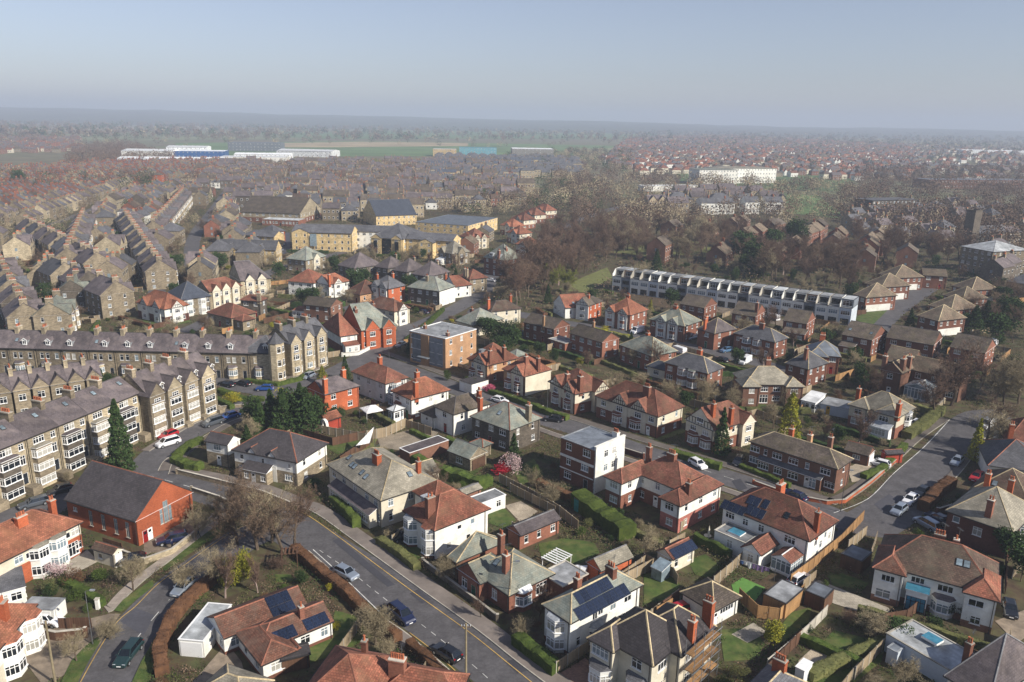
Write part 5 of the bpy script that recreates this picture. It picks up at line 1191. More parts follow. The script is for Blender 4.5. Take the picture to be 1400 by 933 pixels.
for a in (
('lawn',[(-50.37,102.7),(-49.28,107.4),(-47.82,113),(-46.58,117.3),(-45.06,116.4),(-45.69,112.8),(-47.81,107),(-49.62,101.9)],.14,'lawn'),
('lawn',[(-52.33,92.2),(-52.27,94.6),(-51.37,97.4),(-50.41,99.6),(-49.59,98),(-50.51,94.6),(-51.21,91.9)],.14,'lawn'),
('lawn',[(-50.28,75.2),(-51.73,78.4),(-52.47,82),(-52.26,84.6),(-51.66,86.7),(-50.86,85.8),(-50.38,82),(-49.78,78.6),(-49.13,75.8)],.14,'lawn'),
('lawn',[(-43.42,77.7),(-44.1,82.2),(-44.4,86.1),(-44.61,93.1),(-43.32,98.2),(-42.43,100.2),(-41.89,98.8),(-43.3,95.5),(-43.65,91),(-43.12,85.7),(-41.54,78.6)],.14,'lawn'),
('lawn',[(-23.14,93.2),(-18.71,91.6),(-16.98,88.2),(-20.17,84.7),(-24.87,81.8),(-25.97,83.9),(-22.57,88.1)],.05,'lawn'),
('lawn',[(-33.65,101.7),(-31.35,101.7),(-30.22,99.9),(-32.85,99.6)],.05,'lawn'),
('lawn',[(-17.98,110),(-15.39,110.9),(-11.23,108),(-14.74,105.8)],.05,'lawn'),
('lawn',[(-37.89,148.5),(-34.62,154.1),(-30.84,156.7),(-29.26,149.7),(-33.75,144.4)],.05,'lawn'),
('lawn',[(-30.05,144.5),(-28.26,148.2),(-26.2,149.1),(-27.44,143.6)],.05,'lawn'),
('lawn',[(-3.45,121.9),(-.75,123.1),(1.24,119),(-.65,116),(-3.32,117.9)],.05,'lawn'),
('lawn',[(4.68,111.6),(8.91,113.5),(13.45,112.3),(14.06,109.3),(11.12,106.3),(7.97,105),(5.01,107.7)],.05,'lawn'),
('lawn',[(19.92,103.5),(23.49,104.2),(24.75,100.8),(22.6,97.2),(18.76,96)],.05,'lawn'),
('lawn',[(27.21,107.6),(30.39,109.4),(31.78,105.9),(29.34,102.5),(27.45,103.6)],.05,'lawn'),
('lawn',[(27.85,90.4),(32.47,91.2),(32.92,87.5),(30.59,84.6),(26.83,84.1)],.05,'lawn'),
('lawn',[(33.48,88.1),(38.62,94.6),(41.92,96),(40.11,92.3),(35.27,87.9)],.05,'lawn'),
('lawn',[(36.85,84.4),(42.95,90.8),(46.19,89.4),(48.2,87.5),(46.45,84.6),(40.46,79.8),(33.71,79.1)],.05,'lawn'),
('lawn',[(46.87,103.8),(49.36,104.7),(52.37,102.1),(50.87,100.5),(46.92,101.2)],.05,'lawn'),
('lawn',[(32.16,101.1),(34.28,103),(36.82,100.5),(33.99,96.5),(31.9,98.5)],.05,'turf_artificial'),
('lawn',[(26.66,159.3),(34.39,165.7),(38.05,159.8),(30.74,153.9)],.05,'lawn_dry'),
('lawn',[(-24.13,151),(-22.02,153.1),(-19.72,151.6),(-21.45,148.9),(-23.21,148.8)],.05,'lawn'),
('lawn',[(-12.9,139.1),(-8.27,145.4),(-5.14,139.4),(-7.62,134.2)],.05,'lawn'),
('lawn',[(-21.54,158.7),(-14.79,153.4),(-16.42,148.7),(-21.42,153.1)],.05,'lawn'),
('lawn',[(54.86,180.1),(60.9,180.4),(58.88,171.4),(52.09,171.1)],.05,'lawn'),
('lawn',[(-33.36,148),(-30.1,154.3),(-27.47,156.8),(-27.24,138.5)],.05,'lawn_dry'),
('lawn',[(.42,139.7),(4.69,143.9),(6.59,136.7),(2.05,132.2)],.05,'lawn'),
('lawn',[(16.7,303.2),(30.67,334.4),(42.45,356.4),(42.26,332.2),(27.91,301.5)],.06,'lawn_dry'),
('lawn',[(47.27,400.1),(80.3,441.6),(105.3,444.6),(104.2,406.3),(70.9,387.1)],.06,'lawn_dry'),
('lawn',[(117.7,253.9),(117.3,265.8),(132.5,284.6),(135.3,280.2)],.06,'lawn'),
('lawn',[(220.1,1135),(402.6,1261.5),(474.7,1109.7),(325.4,806.3),(250.9,825.6),(185.6,909.7)],.08,'field_green'),
('lawn',[(240.2,789.3),(283.3,751.3),(235.5,564.6),(204.7,596)],.08,'field_green'),
('lawn',[(543.9,1098.1),(662,1159),(562.5,974),(466.5,930.3)],.08,'field_green'),
('lawn',[(-135.3,281.6),(-115.8,263.4),(-102.3,246.1),(-108.4,234.7),(-117.3,245)],.05,'lawn'),
('lawn',[(53.29,88.4),(48.75,84.7),(51.84,80.1),(54.48,80.2)],.04,'lawn'),
('patio',[(41.94,101.4),(45.35,102.6),(47.69,100.4),(52.48,96),(52.12,93.6),(49.21,94.2),(45.24,96.8)],.06,'paving'),
('patio',[(29.15,89.5),(32.74,92.1),(34.03,90),(30.75,87.8)],.06,'paving'),
('patio',[(32.01,113.9),(36.15,116.4),(37.13,111.4),(33.71,107)],.06,'paving'),
('patio',[(-27.42,152.8),(-21.43,157.9),(-15.16,157.4),(-16.06,151),(-20.53,146.4),(-26.08,148.3)],.045,'gravel'),
('patio',[(-48.45,160),(-44.87,164.5),(-38.61,159.6),(-40.07,151.5),(-45.52,152.8)],.05,'block_paving'),
('patio',[(-.76,124.1),(2.01,125.9),(4.96,122.2),(1.97,118.1)],.05,'gravel'),
('patio',[(-65,103.8),(-63.8,107.5),(-60.5,104.3),(-62.8,99.6)],.05,'paving'),
('driveway',[(5.94,80.9),(9.72,84.3),(10.97,82.3),(10.33,76.7),(6.56,76.6)],.05,'block_paving'),
('driveway',[(-36.63,78.5),(-35.14,86),(-32.16,82.5),(-29.83,78.1)],.05,'driveway'),
('driveway',[(65.3,142.3),(71,146.7),(72.8,142.6),(68.5,137.6),(63.6,135.8)],.05,'gravel'),
('driveway',[(76.2,124.8),(79,120.8),(71.5,115.9),(69.3,120.5)],.05,'asphalt_new'),
('driveway',[(-9.28,106),(-3.55,99.6),(-5.49,97.2),(-10.91,102.6)],.05,'soil'),
('driveway',[(-52.59,91.6),(-51.16,91.6),(-50.56,82),(-53.25,77.5),(-58.78,82.5),(-59.23,87.9)],.05,'driveway'),
('patio',[(43.91,109.4),(48.43,113.5),(54.78,118.5),(54.74,115.4),(43.47,103.3)],.05,'asphalt_new'),
('driveway',[(65.6,93.4),(71.1,96),(70.6,91.9),(65.7,88.7)],.05,'driveway'),
('car_park',[(-77.9,417.7),(-54.19,412.8),(-56.72,378),(-75.2,386.8)],.05,'asphalt_new'),
('car_park',[(-138,437.6),(-127.1,450.8),(-107.9,383.3),(-112.6,367.9)],.05,'asphalt_new'),
('patio',[(35.35,101.2),(39.63,104.8),(41.71,102.9),(37.61,98.3)],.045,'soil'),
('garden_bed',[(35.94,84.3),(40.11,88.3),(41.43,86.9),(37.3,82.6)],.06,'gravel'),
('driveway',[(37.9,302.3),(56.83,297.2),(68.2,279.7),(53.12,276.3)],.055,'soil'),
('field',[(-752.5,1813),(-406.2,2225.1),(301.7,2178.2),(238.9,1614),(-82.2,1425.5),(-522.7,1254.7)],.3,'field_green'),
('field',[(-615.3,1838.9),(-394.4,2160.1),(-126.3,2188.5),(-112.9,1956.5),(-403.8,1707.5),(-547.5,1634.7)],.35,'field_tan'),
('field',[(129.8,1928.1),(277.5,2001.1),(197.5,1346.3),(102.7,1337.4)],.4,'field_dull'),
('field',[(-1329.8,2115.1),(-1304.1,2902),(-952.2,3759.4),(-593.4,2337.9),(-968.8,1793.4),(-1083.4,1720.3)],.3,'field_dull'),
('field',[(-1018.6,3053.5),(-22.3,4990.1),(740.2,4272.5),(487.8,3130.8),(-593.4,2337.9)],.33,'field_green'),
('field',[(-1857.5,2960.9),(-1684.2,4682.4),(-1346.8,3741.5),(-1550,2468)],.3,'field_tan'),
('field',[(-940.4,5166),(763.6,9082.6),(918.5,6684.9),(-736.7,4044.6)],.3,'field_dull'),
('road_patch',[(-48.68,101.2),(-47.4,106),(-45.12,111.2),(-42.04,109.6),(-44.27,104.1),(-45.59,97.2)],.04,'asphalt_new'),
('road_patch',[(-50.41,90),(-49.74,93),(-46.52,91.4),(-46.13,87.1)],.04,'asphalt_new'),
('road_patch',[(-13.66,97.5),(-12.57,98.6),(-10.47,96.2),(-11.56,95.1)],.036,'asphalt_new'),
('road_patch',[(-27.46,111.4),(-26.74,112.3),(-16.01,99.6),(-16.96,99)],.036,'asphalt_new'),
('road_patch',[(-.21,83.4),(2.49,84.4),(3.8,82.5),(1.4,81.2)],.036,'asphalt_new'),
('road_patch',[(63.9,127.1),(68.4,131.2),(69,128.9),(64.2,124.4)],.045,'asphalt_new'),
('road_patch',[(41.15,135.5),(43.05,136.6),(43.31,132.6),(41.37,131.3)],.04,'asphalt_new')): ground_poly(*a)
build_house(dict(l='orange brick church hall with a steep dark slate roof and pointed stained glass gable window',at=(-71.1,115.3),rz=-.437,b=[dict(r=(0,0,16.02,11.5),ez=4.2,roof='roof_dark',wl='brick_orange',pitch=38,ax='x',ends='gg',cap='ridge_red',auto='')],f=[('w',0,'F',.12,2.6,.9,.7,2),('w',0,'F',.34,.9,.8,2.6,2,'concrete','glass_pale'),('w',0,'F',.52,.9,.8,2.6,2,'concrete','glass_pale'),('w',0,'F',.7,.9,.8,2.6,2,'concrete','glass_pale'),('w',0,'F',.86,.9,.8,2.6,2,'concrete','glass_pale'),('w',0,'B',.2,.9,.8,2.6,2,'concrete','glass_pale'),('w',0,'B',.4,.9,.8,2.6,2,'concrete','glass_pale'),('w',0,'B',.6,.9,.8,2.6,2,'concrete','glass_pale'),('w',0,'B',.8,.9,.8,2.6,2,'concrete','glass_pale'),('w',0,'R',.5,1.6,.9,3.6,2,'concrete','glass_pale'),('w',0,'R',.42,1.6,.55,2.5,1,'concrete','glass_pale'),('w',0,'R',.58,1.6,.55,2.5,1,'concrete','glass_pale'),('d',0,'R',.12,'door_red'),('d',0,'R',.2,'door_white')],n='church_hall',cat='church',near=1))
build_house(dict(l='brick semi-detached pair with an orange roof and white bays, next to the church hall',at=(-69.9,92.6),rz=1.159,b=[dict(r=(0,0,15.81,9),ez=4.9,roof='roof_orange',wl='brick_orange',wu='cream',split=3,pitch=34,auto='R')],f=[('bay',0,'F',.56,3,1,2,'white','roof_stone'),('bay',0,'F',.74,3,1,2,'white','roof_stone'),('w',0,'F',.86,3.4,.8,.9,1),('w',0,'F',.94,3.3,1.3,1.2,2),('w',0,'F',.885,.3,2.2,2.1,4),('w',0,'F',.96,1,1,1.1,2),('w',0,'F',.36,3.4,1.3,1.1,2),('w',0,'F',.46,3.4,1,.9,2),('w',0,'F',.1,3.4,1.3,1.1,2),('w',0,'F',.25,.9,1.8,1.3,3),('ch',8.79,3.24,8.6,1.5,.8,'brick_orange',4),('ch',13.63,3.27,8.9,.8,.8,'brick_orange',2)],near=1))
build_house(dict(l='small garage with a brown tiled roof and white gable door beside the brick semis',at=(-61.3,104.1),rz=-.397,b=[dict(r=(0,0,4.39,2.04),ez=2.2,roof='roof_brown',wl='cream',pitch=32,ends='gg',auto='')],f=[('w',0,'F',.3,.8,.8,.8,1),('box','garage_door',4.3,.41,0,4.39,1.63,2,'upvc')],n='garage',cat='garage',near=1))
build_house(dict(l='white rendered house with an orange roof and curved two-storey bays at the left edge',at=(-57.06,71.2),rz=1.653,b=[dict(r=(0,0,15.07,8.5),ez=4.9,roof='roof_orange',wl='cream',wu='white',pitch=36,auto='R')],f=[('bay',0,'F',.9,3.2,1.2,2,'white','roof_orange'),('bay',0,'F',.58,3.2,1.2,2,'white','roof_orange'),('d',0,'F',.74,'door_white'),('w',0,'F',.74,3.4,.8,1,1),('ch',10.67,1.56,8.4,.9,.9,'brick_orange',2)],near=1))
build_house(dict(l='long low garage with a grey sheet roof and white end wall beside the orange-roofed house',at=(-62.8,89.3),rz=-.042,b=[dict(r=(0,0,4.44,2.58),ez=2.2,form='f',roof='flat_grey',wl='white',par='lead',ph=.05,auto='')],f=[('box','garage_door',2.22,-.05,0,4,0,1.95,'upvc')],n='garage',cat='garage',near=1))
build_house(dict(l='white garden room with a grey roof behind the orange brick semis',at=(-67.6,91.7),rz=.622,b=[dict(r=(0,0,3.66,5),ez=2.4,form='m',hi='B',dz=.6,roof='roof_slate',wl='white',auto='FR',ws=1.3,nodoor=1)],f=[],n='garden_room',cat='garden room',near=1))
build_house(dict(l='long white flat-roofed garage with ribbed doors beside the bungalow drive',at=(-39.99,83.5),rz=-.106,b=[dict(r=(0,0,3.17,7.65),ez=2.3,form='f',roof='flat_light',wl='white',par='upvc',ph=.06,auto='')],f=[('w',0,'R',.25,1,1.2,.7,2),('w',0,'R',.5,1,.9,.7,1),('box','garage_door',.2,-.06,0,2.97,0,2,'upvc')],n='garage',cat='garage',near=1))
build_house(dict(l='brown-roofed white bungalow with three banks of solar panels',at=(-28.35,78.5),rz=.703,b=[dict(r=(0,0,4.62,8.06),ez=2.5,roof='roof_rust',wl='brick_red',wu='white',split=.5,pitch=27,ax='y',ends='hh',cap='ridge_red',auto='FL'),dict(ez=2.5,ax='y',ends='hh',auto='',r=(4.68,.13,5.06,11.83),roof='roof_rust',wl='brick_red',wu='white',split=.5,cap='ridge_red',pitch=27),dict(r=(.62,2.42,10.62,8.02),ez=2.5,ax='x',ends='hg',auto='F',ws=2.2,nodoor=1,roof='roof_rust',wl='brick_red',wu='white',split=.5,cap='ridge_red',pitch=27),dict(r=(-1.5,7.56,9.62,13.26),ez=2.5,ax='x',ends='gg',auto='FL',ws=2.4,nodoor=1,roof='roof_rust',wl='brick_red',wu='white',split=.5,cap='ridge_red',pitch=27)],f=[('sol',2,'F',-2.4,.9,3,1),('sol',2,'F',1.9,.9,3,1),('sol',3,'F',1.4,.7,3,2),('ch',7.22,4.42,5.2,.6,.6,'brick_red',1)],n='bungalow',cat='bungalow',near=1))
build_house(dict(l='terracotta-roofed house with a broad chimney stack and two rooflights at the bottom edge',at=(-22.25,69.8),rz=-.235,b=[dict(r=(0,0,8.21,10.13),ez=4.6,roof='roof_terracotta',wl='white',pitch=33,cap='ridge_red',auto='LF'),dict(ez=4.4,ends='hh',ax='x',auto='',r=(7.99,4.94,16.42,9.63),roof='roof_terracotta',wl='white',cap='ridge_red',pitch=33)],f=[('ch',8.42,6.85,8.6,1.8,.9,'brick_red',6),('ch',4.51,8.26,7.6,.6,.6,'brick_red',1),('rl',0,'L',-1,2.2),('rl',0,'L',.6,2.2)],near=1))
build_house(dict(l='grey slate-roofed bungalow at the bottom edge below the long garage',at=(-34.23,73.1),rz=-.395,b=[dict(r=(0,0,6.82,5.44),ez=3,roof='roof_stone',wl='cream',pitch=30,cap='ridge_cream',auto='')],f=[],near=1))
build_house(dict(l='white-over-stone cottage row with dark slate roof and two small gables',at=(-51.07,134.9),rz=-.371,b=[dict(r=(0,0,14.42,9.89),ez=4.7,roof='roof_dark',wl='stone',wu='white',split=2.5,pitch=33,cap='ridge_red',ends='hh',auto='R'),dict(ez=4.5,ends='gg',auto='F',ws=3,r=(-7.71,1.62,-2.31,5.56),roof='roof_dark',wl='stone',wu='white',split=2.5,cap='ridge_red',pitch=33),dict(r=(3.2,-1.7,9,.3),ez=2.3,form='m',dz=.9,auto='F',ws=1.6,wl='stone',roof='roof_dark',wu='white',split=2.5,cap='ridge_red',pitch=33)],f=[('gab',0,'F',.3,1.5,.05,50,False,'white'),('gab',0,'F',.62,1.5,.05,50,False,'white'),('w',0,'F',.3,3.1,.9,1,2),('w',0,'F',.62,3.1,.9,1,2),('w',0,'F',.12,3.2,.8,.9,1),('w',0,'F',.46,3.2,.6,.9,1),('w',0,'F',.88,3.2,.6,.9,1),('w',0,'F',.86,.8,1.6,1.2,3),('w',0,'F',.1,.8,1.2,1.2,2)],n='cottage',near=1))
build_house(dict(l='cream semi-detached pair with a stone-slate hipped roof, rooflights and a terracotta chimney',at=(-32.33,129.1),rz=-.862,b=[dict(r=(0,0,18.12,11.54),ez=4.9,roof='roof_stone',wl='cream',pitch=31,cap='ridge_cream',ax='x',ends='hh',auto='R',ws=3.6),dict(r=(3,-1.5,16.92,.3),ez=2.3,form='m',dz=.9,auto='F',ws=1.9,roof='roof_purple',wl='cream',cap='ridge_cream',pitch=31),dict(r=(6.34,10.94,11.23,16.54),ez=3,ax='y',ends='gg',auto='LR',ws=2.5,roof='roof_stone',wl='cream',cap='ridge_cream',pitch=31)],f=[('w',0,'F',.1,3.2,1.2,1.15,2),('w',0,'F',.3,3.2,1.2,1.15,2),('w',0,'F',.52,3.2,1.2,1.15,2),('w',0,'F',.74,3.2,1.2,1.15,2),('w',0,'F',.9,3.2,1.2,1.15,2),('w',0,'F',.08,.8,1.3,1.3,2),('w',0,'F',.93,.8,1.3,1.3,2),('ch',10.1,4.3,9.3,1.6,.9,'brick_orange',4),('ch',15.6,9,8.6,.7,.7,'brick_orange',2),('rl',0,'F',-3.5,2.4),('rl',0,'F',-2.5,2.4),('rl',0,'F',.2,2.2),('rl',0,'F',1.8,2),('rl',0,'F',-5.6,3.2),('rl',0,'R',1.5,3)],near=1))
build_house(dict(l='white house with a rust-red hipped roof and corner bay windows facing the main road',at=(-16.62,112.3),rz=-.834,b=[dict(r=(0,0,8.37,11.01),ez=4.9,roof='roof_terracotta',wl='white',pitch=36,ax='y',ends='hh',cap='ridge_red',auto='B'),dict(r=(-4.5,4.96,1.5,10.96),ez=4.9,ax='x',ends='hh',auto='',roof='roof_terracotta',wl='white',cap='ridge_red',pitch=36)],f=[('bay',0,'F',.22,2.8,1.1,2,'brick_red','lead',4.6,'white'),('bay',0,'F',.8,2.6,1,2,'brick_red','roof_terracotta',4.8,'white'),('w',0,'R',.45,3.4,.8,.7,1),('w',0,'R',.7,3.4,.8,.9,1),('w',0,'R',.25,.9,.8,1,1),('w',0,'R',.62,.9,.8,1,1),('ch',5.38,1.45,9,.8,1.4,'brick_red',2),('dor',0,'L',2.6,2.4,1.3,1,'f')],near=1))
build_house(dict(l='brick bungalow with a broad grey-green slate roof and tall chimneys',at=(-5.61,99.2),rz=-.848,b=[dict(r=(0,0,8.79,8.54),ez=3,roof='roof_green',wl='brick_red',pitch=34,ax='x',ends='hh',cap='ridge_cream',auto=''),dict(ez=3,ax='x',ends='hh',auto='',pitch=33,r=(-4.39,-.44,-2.21,8.68),roof='roof_green',wl='brick_red',cap='ridge_cream'),dict(r=(-1.2,-1.2,4.2,5.2),ez=3,ax='y',ends='gh',auto='',pitch=36,roof='roof_green',wl='brick_red',cap='ridge_cream'),dict(r=(6.79,7.54,11.29,12.54),ez=2.6,form='f',roof='flat_grey',auto='R',wl='brick_red',cap='ridge_cream',pitch=34)],f=[('w',1,'F',.2,.8,1,1.5,2),('w',2,'F',.3,.8,1.2,1.5,2),('d',2,'F',.72,'door_green'),('w',0,'F',.62,.8,1.1,1.5,2),('w',0,'R',.3,.7,2.6,1.8,4),('w',0,'R',.75,.8,2,1.7,3),('bay',0,'R',.32,2.8,.9,1,'brick_red','flat_white',2.8),('ch',.12,5.63,6.9,.8,.8,'brick_red',2),('ch',5.65,2.11,7.2,.8,.8,'brick_red',2),('rl',0,'F',-1,2.8),('rl',2,'R',.5,1.8)],n='bungalow',cat='bungalow',near=1))
build_house(dict(l='white rendered house with a grey-green slate roof, solar panels and brick chimneys near the road',at=(4.28,88.1),rz=-.86,b=[dict(r=(0,0,5.27,13.57),ez=4.9,roof='roof_green',wl='brick_red',wu='white',split=.5,pitch=35,ax='y',ends='hh',cap='ridge_cream',auto='B')],f=[('bay',0,'F',.48,2.9,1,2,'white','lead',4.5),('w',0,'R',.12,.8,.7,1.3,1),('w',0,'R',.34,3.3,.9,1,2),('w',0,'R',.42,3.6,.9,.7,2),('w',0,'R',.6,3.3,1.1,.9,2),('w',0,'R',.82,3.3,1.4,.9,2),('w',0,'R',.8,.9,1.4,1,2),('w',0,'R',.66,.6,.8,1.2,1),('d',0,'R',.72,'door_white'),('bay',0,'R',.36,2.4,.8,1,'white','lead',2.5),('ch',1.84,4.51,8,.8,.8,'brick_red',2),('ch',2.74,9.8,8.3,1.4,.8,'brick_red',3),('sol',0,'R',-4.9,.5,9,1),('sol',0,'R',-3.6,2.2,6,1)],near=1))
build_house(dict(l='large cream house with a crisp dark slate roof and scaffold on its right end',at=(10.49,81),rz=-.751,b=[dict(r=(0,0,7.95,8.09),ez=5.6,roof='roof_dark',wl='cream',pitch=40,ax='x',ends='hh',cap='ridge_cream',auto=''),dict(r=(-.5,-1.2,3.4,4.5),ez=5.6,ax='y',ends='hh',pitch=40,auto='',roof='roof_dark',wl='cream',cap='ridge_cream'),dict(r=(2.35,3.59,9.35,11.59),ez=5.6,ax='y',ends='hh',auto='R',roof='roof_dark',wl='cream',cap='ridge_cream',pitch=40)],f=[('w',1,'F',.45,3.9,2.4,1.3,4),('bay',1,'F',.5,3,1,1,'white','roof_slate',2.8),('w',0,'F',.72,3.9,1.4,1.3,2),('bay',0,'F',.74,2.8,1,1,'white','roof_slate',2.8),('w',0,'R',.3,3.7,1.8,1.5,3),('w',0,'R',.25,.8,1.4,1.3,2),('w',0,'R',.7,3.7,1,1.3,2),('ch',8.55,10.59,9.4,1.2,.8,'brick_orange',3),('ch',8.75,6.59,8.8,.8,.8,'brick_orange',2)],near=1))
build_house(dict(l='white square garage with a brown pyramid roof',at=(23.33,95.1),rz=-.905,b=[dict(r=(0,0,5.79,5.97),ez=2.5,roof='roof_greybrown',wl='white',pitch=34,cap='ridge_cream',auto='')],f=[('w',0,'R',.55,1.2,2.8,.8,5),('d',0,'R',.12,'door_white')],n='garage',cat='garage',near=1))
build_house(dict(l='large white rendered pair with a red hipped roof, solar panels and rear extensions',at=(33.77,115.7),rz=-.805,b=[dict(r=(0,0,15.02,9.54),ez=4.9,roof='roof_red',wl='white',pitch=36,ax='x',ends='hh',cap='ridge_red',auto=''),dict(r=(1.6,-3.8,7,.1),ez=2.7,form='f',roof='flat_grey',wl='white',auto='F',par='concrete',nodoor=1,cap='ridge_red',pitch=36),dict(r=(7,-5.2,10.4,.1),ez=2.6,ax='y',ends='gg',auto='F',wl='white',nodoor=1,roof='roof_red',cap='ridge_red',pitch=36)],f=[('w',0,'F',.09,3.3,1.6,1.1,3),('w',0,'F',.28,3.2,1,1.1,2),('w',0,'F',.47,3.2,1,1.2,2),('w',0,'F',.8,3.2,1.8,1.2,3),('w',0,'F',.08,.6,1.8,1.7,3),('w',0,'F',.62,.4,1.2,1.8,2),('w',0,'R',.3,3,.9,1.4,2),('w',0,'R',.5,2,.8,1.2,1),('w',0,'R',.65,3.2,.7,1,1),('w',0,'R',.4,.9,.8,1,1),('w',0,'R',.82,2.4,.8,1.2,1),('ch',6.44,6.59,9.2,.9,1.5,'brick_orange',3),('ch',14.44,3,8.6,.7,.7,'brick_orange',1),('sol',0,'F',-7,.5,4,1),('sol',0,'F',-3,1.2,3,1),('sol',0,'F',-3.6,2.9,2,1),('sol',0,'F',-1.2,3.1,1,1),('rl',0,'F',2.6,2.6,'glass'),('box','roof_lantern',3.2,-2.8,2.75,5.4,-1,2.95,'upvc','teal_glass'),('conserv',11.2,-3.4,14.2,.1,2.3,'roof_red','upvc',30)],near=1))
build_house(dict(l='white rendered pair with a mottled brown roof, red hips and a blue glazed link',at=(51.25,98.9),rz=-.539,b=[dict(r=(0,0,14.73,9.74),ez=5,roof='roof_brown',wl='brick_brown',wu='white',split=1,pitch=37,ax='x',ends='hh',cap='ridge_red',auto='R'),dict(r=(-.3,-1.3,3.98,5.84),ez=5,ax='y',ends='hh',auto='',roof='roof_rust',wl='brick_brown',wu='white',split=1,cap='ridge_red',pitch=37),dict(r=(10.75,-1.3,15.03,5.84),ez=5,ax='y',ends='hh',auto='',roof='roof_terracotta',wl='brick_brown',wu='white',split=1,cap='ridge_red',pitch=37),dict(r=(4.12,-1.2,7.07,.1),ez=3.2,form='m',dz=.4,roof='teal_glass',auto='',wl='grey_render',wu='white',split=1,cap='ridge_red',pitch=37)],f=[('w',1,'F',.5,3.4,1.7,1,3),('w',1,'F',.4,.8,1.9,1.3,2),('w',0,'F',.36,3.7,1.7,.9,3),('w',0,'F',.6,3.5,1.9,1,3),('w',2,'F',.38,3.3,1.8,1,2),('w',2,'F',.45,.8,1.2,1.1,2),('bay',0,'F',.6,2.8,.9,1,'white','roof_purple',2.6),('w',3,'F',.5,.2,2.4,2.1,4,'gutter','teal_glass'),('rl',0,'F',2.5,3.4,'glass_pale'),('rl',0,'F',3.4,3.4,'glass_pale'),('ch',7.07,5.35,9.4,1.4,.7,'brick_red',4),('ch',9.13,5.84,9,.7,.7,'brick_red',1)],near=1))
build_house(dict(l='low house with a dark ribbed tile roof and slim brick chimney in the bottom right corner',at=(50.54,78.5),rz=-1.008,b=[dict(r=(0,0,5.15,13.94),ez=2.8,roof='roof_purple',wl='white',pitch=34,ax='x',ends='hh',cap='ridge_grey',auto='R'),dict(r=(-8.5,2,.2,7.5),ez=2.5,form='f',roof='flat_light',wl='pale_blue',auto='',par='concrete',cap='ridge_grey',pitch=34)],f=[('ch',.62,3.21,6.6,.7,.7,'brick_red',2),('box','roof_lantern',-5.6,4.6,2.8,-3.6,6.2,3.1,'upvc','teal_glass')],near=1))
build_house(dict(l='slate-roofed house with a red brick chimney at the bottom edge, beside the lawn',at=(24.08,71.6),rz=-.753,b=[dict(r=(0,0,4.56,8.62),ez=4.5,roof='roof_slate',wl='brick_red',pitch=34,ax='y',cap='ridge_cream',auto='')],f=[('ch',1.97,6.8,8,1.4,.8,'brick_orange',4)],near=1))
build_house(dict(l='dark red brick house with a weathered grey hipped roof beside the parked cars',at=(69.9,116.1),rz=-.827,b=[dict(r=(0,0,9.84,12.5),ez=4.6,roof='roof_stone',wl='brick_dark',pitch=33,cap='ridge_cream',auto='R')],f=[('w',0,'F',.5,2.2,1.3,1.4,2),('w',0,'F',.15,3.2,1,1,1),('bay',0,'R',.5,2.6,.9,2,'white','lead'),('ch',5.75,1.45,8.4,.9,.9,'brick_red',2)],near=1))
build_house(dict(l='brown-roofed house with two tall orange chimneys and a rooflight near the right edge',at=(78.4,124.4),rz=-.767,b=[dict(r=(0,0,9.2,11.3),ez=4.4,roof='roof_brown',wl='brick_red',wu='white',split=2.4,pitch=33,cap='ridge_cream',auto='F')],f=[('ch',2.29,-.75,8.8,.8,.8,'brick_orange',2),('ch',5.72,-1.21,8.8,.8,.8,'brick_orange',2),('rl',0,'F',-1.5,2.6)],near=1))
build_house(dict(l='grey slate bungalow roof with clay ridges at the right edge',at=(88.8,136.8),rz=-.36,b=[dict(r=(0,0,10.51,13.34),ez=3.4,roof='roof_slate',wl='white',pitch=28,cap='ridge_red',auto='F')],f=[],near=1))
build_house(dict(l='red-roofed white house by the right edge above the cul-de-sac',at=(97.3,145.9),rz=-.322,b=[dict(r=(0,0,8.09,10.36),ez=4.6,roof='roof_red',wl='white',cap='ridge_red',auto='F')],f=[('ch',.74,-3.53,8.2,.8,.8,'brick_orange',2)],near=1))
build_house(dict(l='long brown-roofed brick semis with white porches beside the road corner',at=(45.86,142.9),rz=-.783,b=[dict(r=(0,0,17.62,6.75),ez=4.9,roof='roof_greybrown',wl='brick_brown',pitch=31,cap='ridge_cream',ends='hh',auto='R'),dict(r=(2.5,-.9,15.2,.3),ez=2.25,form='m',dz=.5,roof='roof_slate',auto='',wl='brick_brown',cap='ridge_cream',pitch=31)],f=[('w',0,'F',.06,3.1,1.9,1.2,3),('w',0,'F',.19,3.1,.7,1.2,1),('w',0,'F',.33,3.1,1.9,1.2,3),('w',0,'F',.52,3.1,1.9,1.2,3),('w',0,'F',.68,3.1,.8,1.2,1),('w',0,'F',.88,3.1,1.9,1.2,3),('w',1,'F',.1,.7,2.2,1.3,4),('w',1,'F',.34,.7,1.6,1.3,3),('w',1,'F',.58,.7,2,1.3,3),('d',1,'F',.8,'door_white'),('w',1,'F',.88,.3,1.4,1.8,2),('w',0,'F',.05,.8,1.9,1.3,3),('w',0,'F',.94,.8,1.9,1.2,3),('ch',13.15,6.25,8.8,.8,.8,'brick_brown',2),('ch',6.18,4.78,8.3,.8,.8,'brick_orange',2),('ch',9.78,4.93,8,.8,.8,'brick_tan',2)],near=1))
build_house(dict(l='small garage with a white gable door behind the white car on its drive',at=(65.8,145.8),rz=-.697,b=[dict(r=(0,0,4.71,4.27),ez=2.2,roof='roof_greybrown',wl='brick_brown',pitch=32,ends='gg',auto='')],f=[('w',0,'F',.5,.9,1.4,.9,3),('box','garage_door',4.63,.64,0,4.73,3.63,2,'upvc')],n='garage',cat='garage',near=1))
